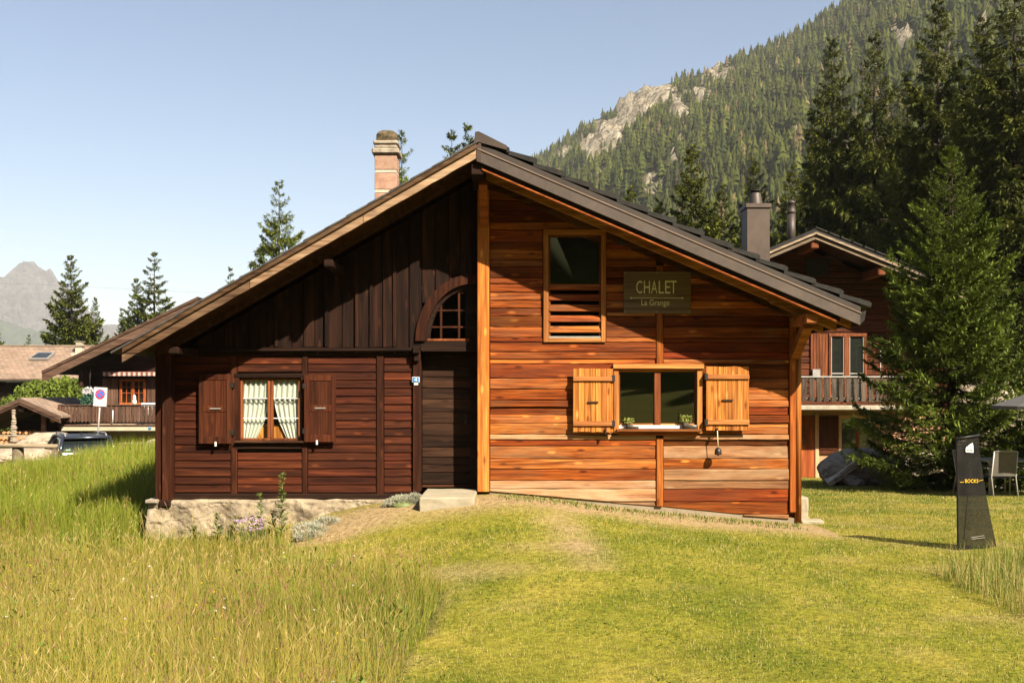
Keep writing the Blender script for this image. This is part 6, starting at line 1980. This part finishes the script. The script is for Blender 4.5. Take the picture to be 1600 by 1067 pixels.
# larches behind the old roof: paler, looser
gL = conifer_geo(51, 16, 3.0, base=.06, levels=24, per=9, subs=34, units=18, ulen=.28, uwid=.072, droop=.28, up=.5, hang=.45, spread=.5, taper=.80, c_lo=(.085, .115, .016), c_hi=(.260, .290, .050), lenj=(.55, 1.15), gap=.06)
larch = [(436, 282, 58, 1.0, 'light green larch behind the middle of the weathered bargeboard'), (628, 204, 52, .8, 'light green larch half hidden by the stone chimney')]
pL = None
for i, (px, py, d, wd, lab) in enumerate(larch):
    b = base_at(px, d); H = height_for(py, d, b[2]); s = H/16
    if pL is None:
        pL = conifer('larch_tree', b, lab, gL, 'larches behind the old roof'); pL.scale = (s*wd, s*wd, s); pL.rotation_euler.z = .6
    else: copy_thing(pL, b, 2.4, lab, (s*wd, s*wd, s))
for i, (px, py, d, wd, lab) in enumerate([(731, 190, 50, .75, 'narrow spruce tip just left of the roof apex'), (706, 204, 52, .95, 'spruce top left of the narrow tip near the roof apex')]):
    b = base_at(px, d); H = height_for(py, d, b[2]); s = H/14
    copy_thing(pE, b, i*2+1, lab, (s*wd, s*wd, s), group='spruces near the roof apex')

# ------------------------------------------------------------------ the wood on the hillside (uncountable: one mass)
def small_conifer(seed, tiers=4, pts=7):
    """a far conifer: ragged star-shaped tiers one above the other; unit height, returns V, tris"""
    rng = np.random.default_rng(seed)
    V, T = [], []
    for i in range(tiers):
        f = i/tiers
        zt = min(1.0, f+1.55/tiers) if i < tiers-1 else 1.0
        zb = f*.94+.02
        r = .23*(1-f)**.85
        a0 = rng.random()*6.283
        o = len(V); V.append((rng.normal()*.01, rng.normal()*.01, zt))
        for k in range(pts*2):
            rr = r*(rng.uniform(.85, 1.25) if k % 2 == 0 else rng.uniform(.40, .62))
            a = a0+k*3.1416/pts
            V.append((rr*math.cos(a), rr*math.sin(a), max(0, zb+(-.05 if k % 2 == 0 else .05)+rng.normal()*.015)))
        for k in range(pts*2): T.append((o, o+1+k, o+1+(k+1) % (pts*2)))
    return np.array(V), np.array(T)
def wood_mass(name, pos, hts, tones, label, seed=1, mat=None, tiers=4, pts=4):
    rng = np.random.default_rng(seed)
    K = 8
    TT_ = [small_conifer(100+i, tiers, pts) for i in range(K)]
    Vs, Qs, Cs, off = [], [], [], 0
    which = rng.integers(0, K, len(pos)); ang = rng.random(len(pos))*6.283; wd = rng.uniform(.8, 1.8, len(pos))
    for k in range(K):
        sel = which == k
        if not sel.any(): continue
        tv, tq = TT_[k]; n = sel.sum()
        c, s = np.cos(ang[sel])[:, None], np.sin(ang[sel])[:, None]
        X = tv[None, :, 0]*c-tv[None, :, 1]*s; Y = tv[None, :, 0]*s+tv[None, :, 1]*c
        hh = hts[sel][:, None]; ww = wd[sel][:, None]
        V = np.stack([pos[sel][:, 0:1]+X*hh*ww, pos[sel][:, 1:2]+Y*hh*ww, pos[sel][:, 2:3]+tv[None, :, 2]*hh], 2)
        Vs.append(V.reshape(-1, 3))
        Qs.append((tq[None]+(np.arange(n)*len(tv))[:, None, None]+off).reshape(-1, 3)); off += n*len(tv)
        col = tones[sel][:, None, :]*rng.uniform(.75, 1.25, (n, len(tv)))[:, :, None]*rng.uniform(.55, 1.45, n)[:, None, None]
        Cs.append(col.reshape(-1, 3))
    o = big_mesh(name, np.concatenate(Vs), tris=np.concatenate(Qs), mat=mat or M['needle'], cols=np.concatenate(Cs))
    o['kind'] = 'stuff'; o['label'] = label; o['category'] = 'forest'
    return o
nt_ = 15000
u_ = NR.uniform(-.12, .66, nt_*2); t_ = NR.random(nt_*2)**.85
x_, y_, z_ = hill_point(u_, t_)
px_, py_ = 800+x_/y_*F, HOR-(z_-CZ)/y_*F
rk = rockiness(px_, py_)
keep = (rk < .03+NR.random(len(rk))**2*.30) & (py_ > -80)
clr = fbm(x_*.02, y_*.02, 3)
keep &= NR.random(len(rk)) < (.5+clr)
x_, y_, z_, px_ = x_[keep][:nt_], y_[keep][:nt_], z_[keep][:nt_], px_[keep][:nt_]
ht = (5.5+11*NR.random(len(x_))**1.6)*(1-.10*(y_-300)/900)
tn = fbm(x_*.02+9, y_*.02, 3)[:, None]*.6+NR.random((len(x_), 1))*.5
tones = np.array((.015, .024, .005))*(1-tn)+np.array((.078, .086, .015))*tn
brown = NR.random(len(x_)) < .05
tones[brown] = np.array((.12, .09, .04))
wood_mass('forest', np.stack([x_, y_, z_-.5], 1), ht, tones, 'dense conifer forest covering the hillside at right')

# the wood behind the camera: mirrored in the panes, spread over the added sky-blocking hill
nb_ = 1100
xb = NR.uniform(-150, 150, nb_); yb = -42-150*NR.random(nb_)**1.3
zb = ground(xb, yb)
hb = NR.uniform(14, 24, nb_)
tnb = NR.random((nb_, 1)); tb = np.array((.035, .05, .010))*(1-tnb)+np.array((.12, .13, .025))*tnb
wood_mass('valley_forest', np.stack([xb, yb, zb], 1), hb, tb, 'dark conifer wood mirrored in the window panes', seed=5)

# ------------------------------------------------------------------ leafy bush at the far left
bd = 48.0
bl = base_at(60, bd)
bush('leafy_bush', bl, [(-2.2, 0, 1.2, 1.0), (-1.2, .3, 2.0, 1.1), (0, 0, 2.6, 1.2), (1.1, .2, 2.9, 1.1), (2.0, 0, 2.2, 1.0), (.6, -.5, 1.5, 1.2), (-1.0, -.6, 1.0, 1.1), (2.2, -.3, 1.0, .9), (1.7, .3, 3.3, .6)],
     16000, .20, (.06, .095, .014), (.21, .26, .040), 'lush light green leafy bush before the brown-tiled house', seed=3)

# ------------------------------------------------------------------ grass
def blades(name, X, Y, hgt, wid, cols, label, bend=.35, mat=None, seg=2, seed=2, swathe=0.0):
    rng = np.random.default_rng(seed)
    n = len(X); Z = ground(X, Y)-.01
    az = rng.random(n)*6.283; lean = rng.random(n)**1.5*bend
    if swathe > 0:                                  # wind-combed swathes
        az = np.where(rng.random(n) < swathe, fbm(X*.5+3, Y*.5, 2)*14+rng.normal(size=n)*.5, az)
        lean = lean*(.6+1.1*fbm(X*.8+60, Y*.8, 3))
    dx, dy = np.cos(az)*lean*hgt, np.sin(az)*lean*hgt
    a2 = rng.normal(size=n)*.9                      # blades mostly show their flat side sideways on
    sx, sy = np.cos(a2)*wid*.5, np.sin(a2)*wid*.5
    B = np.stack([X, Y, Z], 1); S = np.stack([sx, sy, np.zeros(n)], 1)
    tip = B+np.stack([dx, dy, hgt*(1-.25*lean)], 1)
    if seg == 1:
        V = np.stack([B-S, B+S, tip], 1).reshape(-1, 3)
        o = big_mesh(name, V, tris=np.arange(3*n).reshape(n, 3), mat=mat or M['grass'], cols=np.repeat(cols, 3, 0))
    else:
        mid = B+np.stack([dx*.35, dy*.35, hgt*.6], 1)
        V = np.stack([B-S, B+S, mid+S*.75, mid-S*.75, tip], 1).reshape(-1, 3)
        k = np.arange(n)[:, None]*5
        o = big_mesh(name, V, quads=k+np.array([[0, 1, 2, 3]]), tris=k+np.array([[3, 2, 4]]), mat=mat or M['grass'], cols=np.repeat(cols, 5, 0))
    o['kind'] = 'stuff'; o['label'] = label; o['category'] = 'grass'
    return o

def in_house(x, y): return (x > -5.5) & (x < 4.4) & (y > 14.35)
def mixcol(a, b_, f): return np.array(a)*(1-f[:, None])+np.array(b_)*f[:, None]

# tall meadow on the left
n = 300000
Y = 4.6+(27-4.6)*NR.random(n)**1.45
X = NR.uniform(-14, 0, n)
k = meadow_mask(X, Y) & ~in_house(X, Y) & (X/Y > -.62) & (Y < 25.5)
X, Y = X[k], Y[k]
n = len(X)
p1 = fbm(X*.55, Y*.55, 4); p2 = fbm(X*.9+40, Y*1.2, 3)
bank = np.clip((Y-13.2)/1.8, 0, 1)
hgt = (NR.uniform(.14, .36, n)+.12*p1)*(1+.50*bank)*(.62+.8*fbm(X*1.1+21, Y*1.1, 3))
edge = np.clip((meadow_edge(Y)-X)/.7, 0, 1)
hgt *= .65+.35*edge
nearh = (Y > 13.3) & (X > -5.6) & (Y < 15)
hgt[nearh] *= .55
green = np.clip((p1-.38)*2.2+bank*.9+(1-edge)*.5, 0, 1)
cg = mixcol((.12, .16, .016), (.25, .27, .030), NR.random(n))*(1+.15*bank[:, None])
cs = mixcol((.30, .24, .040), (.46, .365, .075), NR.random(n))
red = np.clip((p2-.58)*4, 0, 1)*(1-bank)*.8
cs = cs*(1-red[:, None]*.6)+np.array((.24, .135, .055))*red[:, None]*.6
f = (NR.random(n) < .34+.50*green+.13*bank)
cols = np.where(f[:, None], cg, cs)
blades('meadow_grass', X, Y, hgt, np.maximum(.0035, Y*.00042)*NR.uniform(.7, 1.4, n), cols, 'tall dry and green meadow grass at the left', bend=.75, seed=3, swathe=.6)
# seed-bearing stalks standing above it
n = 19000
Y = 4.6+(22-4.6)*NR.random(n)**1.35; X = NR.uniform(-13, 0, n)
k = meadow_mask(X, Y) & ~in_house(X, Y) & (X/Y > -.62); X, Y = X[k], Y[k]; n = len(X)
k = ~((Y > 13.0) & (NR.random(n) < .78)); X, Y = X[k], Y[k]; n = len(X)
hs = NR.uniform(.34, .58, n)*(.75+.25*np.clip((meadow_edge(Y)-X)/.6, 0, 1))
rng = np.random.default_rng(8)
B = np.stack([X, Y, ground(X, Y)], 1)
az = rng.random(n)*6.283; ln = rng.uniform(.05, .5, n)*hs
T = B+np.stack([np.cos(az)*ln, np.sin(az)*ln, hs], 1)
w_ = np.maximum(.0022, Y*.00028)
S = np.stack([w_, np.zeros(n), np.zeros(n)], 1)*.5
V1 = np.stack([B-S, B+S, T+S*.7, T-S*.7], 1)
dirv = (T-B)/np.linalg.norm(T-B, axis=1)[:, None]; dirv[:, 0] += np.cos(az)*.35; dirv[:, 2] -= .15
hl = rng.uniform(.05, .11, n)[:, None]; hw = np.maximum(.008, Y*.0009)[:, None]*np.array([[1, 0, 0]])
V2 = np.stack([T, T+dirv*hl*.5+hw*.5, T+dirv*hl, T+dirv*hl*.5-hw*.5], 1)
V = np.concatenate([V1.reshape(-1, 3), V2.reshape(-1, 3)])
c1 = mixcol((.30, .24, .06), (.46, .37, .11), rng.random(n)); c2 = mixcol((.36, .26, .09), (.52, .40, .16), rng.random(n))
rd = fbm(X*.9+40, Y*1.2, 3) > .56
c2[rd] = np.array((.30, .17, .09))
so = big_mesh('meadow_stalks', V, quads=np.arange(len(V)).reshape(-1, 4), mat=M['grass'], cols=np.repeat(np.concatenate([c1, c2]), 4, 0))
so['kind'] = 'stuff'; so['label'] = 'straw coloured seed heads rising above the meadow grass'; so['category'] = 'grass'

# mown lawn
n = 800000
Y = 5.6+(31-5.6)*NR.random(n)**1.75
X = NR.uniform(-4, 16, n)
k = ~meadow_mask(X, Y) & ~in_house(X, Y) & (X/Y < .60) & (X/Y > -.5) & ((X > 4.4) | (Y < 14.4))
d_ = dry_amount(X, Y)
k &= NR.random(n) > d_*.55
X, Y, d_ = X[k], Y[k], d_[k]; n = len(X)
p1 = fbm(X*.7, Y*.9, 4); p2 = fbm(X*3+7, Y*3, 3)
lush = np.clip(1-np.hypot((X+.55)/.9, (Y-11.9)/.55), 0, 1)+np.clip(1-np.hypot((X-1.7)/2.2, (Y-12.1)/.6), 0, 1)*.6
g_ = np.clip((p1-.47)*3.6+(p2-.5)*3.2+.47+lush*.6+np.clip((Y-15)/5, 0, .4)-d_*.7, 0, 1)
cl = mixcol((.36, .305, .060), (.150, .195, .022), g_)*NR.uniform(.55, 1.3, (n, 1))
st = NR.random(n) < .16+.75*d_+.25*np.clip((fbm(X*2.1+33, Y*2.6, 3)-.52)*4, 0, 1)
cl[st] = np.array((.50, .40, .16))*NR.uniform(.75, 1.2, (st.sum(), 1))
blades('lawn_grass', X, Y, NR.uniform(.014, .042, n)*(1+lush*.7)*(1-.4*d_)*(.7+.9*p2), np.maximum(.0050, Y*.0008), cl, 'short mown yellow-green lawn grass', bend=.9, seg=1, seed=4)

# clover and plantain rosettes in the lawn, docks in the meadow: broad small leaves
n = 9000
Y = 6+(14-6)*NR.random(n)**1.2; X = NR.uniform(-2.5, 7, n)
k = ~meadow_mask(X, Y) & (fbm(X*1.7+90, Y*1.7, 3) > .56) & (dry_amount(X, Y) < .4); X, Y = X[k], Y[k]; n = len(X)
O = np.stack([X, Y, ground(X, Y)+NR.uniform(.01, .035, n)], 1); D = NR.normal(size=O.shape); D[:, 2] = np.abs(D[:, 2])*.35; D /= np.linalg.norm(D, axis=1)[:, None]
V, q = unit_quads(O, D, NR.uniform(.02, .04, n), .018, np.random.default_rng(31), flat=.8)
co_ = big_mesh('clover', V, quads=q, mat=M['leaf'], cols=np.repeat(mixcol((.07, .11, .012), (.13, .17, .02), NR.random(n)), 4, 0))
co_['kind'] = 'stuff'; co_['label'] = 'dark green clover patches in the mown lawn'; co_['category'] = 'clover'
n = 5200
Y = 5.2+(14-5.2)*NR.random(n)**1.2; X = NR.uniform(-8, -.9, n)
k = meadow_mask(X, Y) & (fbm(X*1.2+50, Y*1.2, 3) > .54) & (X/Y > -.62); X, Y = X[k], Y[k]; n = len(X)
O = np.stack([X, Y, ground(X, Y)+NR.uniform(.05, .30, n)], 1); D = NR.normal(size=O.shape); D[:, 2] = np.abs(D[:, 2])*.9; D /= np.linalg.norm(D, axis=1)[:, None]
V, q = unit_quads(O, D, NR.uniform(.06, .13, n), .028, np.random.default_rng(32), flat=.3)
co_ = big_mesh('meadow_herbs', V, quads=q, mat=M['leaf'], cols=np.repeat(mixcol((.10, .14, .018), (.20, .24, .035), NR.random(n)), 4, 0))
co_['kind'] = 'stuff'; co_['label'] = 'broad green herb leaves among the meadow grass'; co_['category'] = 'herbs'

# unmown strip at the right edge
n = 26000
Y = NR.uniform(5.0, 13.5, n); X = NR.uniform(4.0, 8.5, n)
k = rough_right(X, Y); X, Y = X[k], Y[k]; n = len(X)
cl = np.where((NR.random(n) < .62)[:, None], mixcol((.12, .16, .02), (.20, .23, .035), NR.random(n)), mixcol((.32, .26, .08), (.46, .37, .14), NR.random(n)))
blades('rough_grass', X, Y, NR.uniform(.14, .42, n), np.maximum(.004, Y*.0005), cl, 'tall uncut grass at the right edge of the lawn', bend=.6, seed=6)

# ------------------------------------------------------------------ plants along the stone plinth
def leafy_stem(loc, h, label, seed, group='tall leafy weeds by the plinth'):
    rng = np.random.default_rng(seed)
    r = thing('weed_plant', loc, label, 'plant', group)
    b_ = Vector(loc); lean = rng.normal()*.06
    tube('stem', r, [b_, b_+Vector((lean*h*.4, 0, h*.5)), b_+Vector((lean*h, 0, h))], [.006, .005, .002], M['stem'], 5)
    m_ = int(60+h*80)
    q = rng.random(m_)**.8
    az = rng.random(m_)*6.283
    O = np.stack([lean*h*q, np.zeros(m_), h*(.08+.92*q)], 1)
    D = np.stack([np.cos(az), np.sin(az), rng.uniform(.1, .9, m_)], 1); D /= np.linalg.norm(D, axis=1)[:, None]
    V, qd = unit_quads(O, D, (.15-.09*q)*rng.uniform(.7, 1.2, m_), .034-.014*q, rng, flat=.6)
    c = mixcol((.10, .15, .03), (.22, .27, .07), rng.random(m_))
    big_mesh('leaves', V, quads=qd, mat=M['leaf'], cols=np.repeat(c, 4, 0), parent=r)['kind'] = 'stuff'
    return r
M['stem'] = plain('green_stem', (.14, .17, .05))
stems = [(340, 13.9, .50, 'tall leafy weed standing leftmost before the stone plinth'), (362, 14.0, .30, 'short leafy weed right of the leftmost one at the plinth'), (371, 13.9, .42, 'leafy weed left of the lilac flowers'),
         (410, 13.8, .68, 'leafy weed right above the lilac flowers'), (440, 13.7, .92, 'tallest leafy weed, reaching above the plinth'), (305, 13.9, .34, 'small leafy weed near the corner of the plinth'),
         (395, 14.0, .36, 'slim leafy weed behind the lilac flowers'), (425, 13.9, .40, 'low leafy weed left of the tallest one')]
for i, (px, d, h, lab) in enumerate(stems):
    x = (px-800)/F*d
    leafy_stem((x, d, gz(x, d)-.02), h, lab, 70+i)
def flower_clump(px, d, label):
    x = (px-800)/F*d; loc = (x, d, gz(x, d)-.02)
    r = thing('lilac_flowers', loc, label, 'flowers')
    rng = np.random.default_rng(12)
    m_ = 46
    az = rng.random(m_)*6.283; rr_ = np.sqrt(rng.random(m_))*.19
    tip = np.stack([np.cos(az)*rr_*1.15, np.sin(az)*rr_*.7, rng.uniform(.24, .42, m_)], 1)
    Vs, Fs = [], []
    for t3 in tip:
        v, f_ = tube_geo([Vector(loc)+Vector((t3[0]*.3, t3[1]*.3, 0)), Vector(loc)+Vector(t3)], [.003, .002], 4)
        o_ = len(Vs); Vs += [tuple(q) for q in v]; Fs += [[o_+i for i in ff] for ff in f_]
    mk('stems', Vs, Fs, M['stem'], r)['kind'] = 'stuff'
    O = np.repeat(tip, 9, 0); D = rng.normal(size=O.shape); D[:, 2] = np.abs(D[:, 2])*.6; D /= np.linalg.norm(D, axis=1)[:, None]
    V, q = unit_quads(O, D, .032, .02, rng)
    c = mixcol((.42, .27, .44), (.66, .48, .66), rng.random(len(O)))
    big_mesh('petals', V, quads=q, mat=M['leaf'], cols=np.repeat(c, 4, 0), parent=r)['kind'] = 'stuff'
    O = rng.normal(size=(260, 3))*np.array([.15, .10, .05])+np.array([0, 0, .13]); D = rng.normal(size=O.shape); D[:, 2] += .5; D /= np.linalg.norm(D, axis=1)[:, None]
    V, q = unit_quads(O, D, .07, .016, rng)
    big_mesh('leaves', V, quads=q, mat=M['leaf'], cols=np.repeat(mixcol((.09, .12, .03), (.2, .22, .07), rng.random(260)), 4, 0), parent=r)['kind'] = 'stuff'
flower_clump(389, 13.6, 'clump of lilac flowers at the foot of the stone plinth')
def silver_cushion(px, d, lobes, label, nl, seed):
    x = (px-800)/F*d; loc = (x, d, gz(x, d)-.03)
    rng = np.random.default_rng(seed)
    r = thing('silver_cushion_plant', loc, label, 'plant', 'silvery cushion plants')
    Os, Ds = [], []
    for (lx, ly, rx_, rz_) in lobes:
        m_ = int(nl*rx_)
        v = rng.normal(size=(m_, 3)); v[:, 2] = np.abs(v[:, 2]); v /= np.linalg.norm(v, axis=1)[:, None]
        Os.append(v*np.array([rx_, rx_*.6, rz_])*rng.uniform(.8, 1.0, m_)[:, None]+np.array([lx, ly, gz(x+lx, d+ly)-loc[2]-.02])); Ds.append(v+rng.normal(size=v.shape)*.4+np.array([0, 0, .5]))
    O = np.concatenate(Os); D = np.concatenate(Ds); D /= np.linalg.norm(D, axis=1)[:, None]
    V, q = unit_quads(O, D, .05*rng.uniform(.6, 1.4, len(O)), .010, rng)
    big_mesh('foliage', V, quads=q, mat=M['leaf'], cols=np.repeat(mixcol((.30, .30, .20), (.60, .58, .46), rng.random(len(O))), 4, 0), parent=r)['kind'] = 'stuff'
    lathe('mound', r, loc, [(lobes[0][2]*.8, -.02), (lobes[0][2]*.75, lobes[0][3]*.35), (lobes[0][2]*.4, lobes[0][3]*.7), (.02, lobes[0][3]*.8)], M['stem'], 12)
silver_cushion(631, 14.15, [(0, 0, .25, .12), (-.15, .02, .14, .08), (.16, -.02, .12, .13)], 'rounded silvery cushion plant beside the door slab', 9000, 4)
silver_cushion(488, 13.55, [(0, 0, .26, .13), (-.1, .28, .24, .11), (.14, .34, .2, .1), (.0, -.2, .2, .1)], 'spreading silvery plant on the dry slope left of the door', 6000, 5)
# small herbs sprouting along the wall foot
Xh = NR.uniform(-.2, 4.1, 900); Yh = 14.22-NR.random(900)**2*.5
blades('wall_foot_weeds', Xh, Yh, NR.uniform(.03, .08, 900), np.full(900, .014), mixcol((.10, .14, .03), (.2, .22, .05), NR.random(900)), 'sparse green weeds along the foot of the orange wall', bend=1.1, seed=9)
# tiny white and yellow meadow flowers
n = 110
Y = NR.uniform(6, 12, n); X = NR.uniform(-6, -1, n); k = meadow_mask(X, Y); X, Y = X[k], Y[k]; n = len(X)
O = np.stack([X, Y, ground(X, Y)+NR.uniform(.28, .42, n)], 1); O = np.repeat(O, 4, 0); D = NR.normal(size=O.shape); D[:, 2] *= .3; D /= np.linalg.norm(D, axis=1)[:, None]
V, q = unit_quads(O, D, .014, .012, np.random.default_rng(3))
cc = np.where((NR.random(n) < .4)[:, None], np.array((.8, .8, .75)), np.array((.75, .55, .03)))
fo = big_mesh('meadow_flowers', V, quads=q, mat=M['leaf'], cols=np.repeat(cc, 16, 0))
fo['kind'] = 'stuff'; fo['label'] = 'tiny white and yellow flowers scattered in the meadow'; fo['category'] = 'flowers'

# ------------------------------------------------------------------ the air
hz = bpy.data.materials.new('thin_haze'); hz.use_nodes = True
hn = hz.node_tree; hn.nodes.clear()
ho_ = hn.nodes.new('ShaderNodeOutputMaterial'); pv_ = hn.nodes.new('ShaderNodeVolumePrincipled')
pv_.inputs['Color'].default_value = (.87, .885, .90, 1); pv_.inputs['Density'].default_value = 0.00010; pv_.inputs['Anisotropy'].default_value = .0
hn.links.new(pv_.outputs[0], ho_.inputs['Volume'])
HB = box('haze', None, -9500, 9500, -9500, 9500, -130, 760, hz, bev=0)
HB['kind'] = 'stuff'; HB['label'] = 'thin bluish summer haze in the valley air'
HB.display_type = 'WIRE'
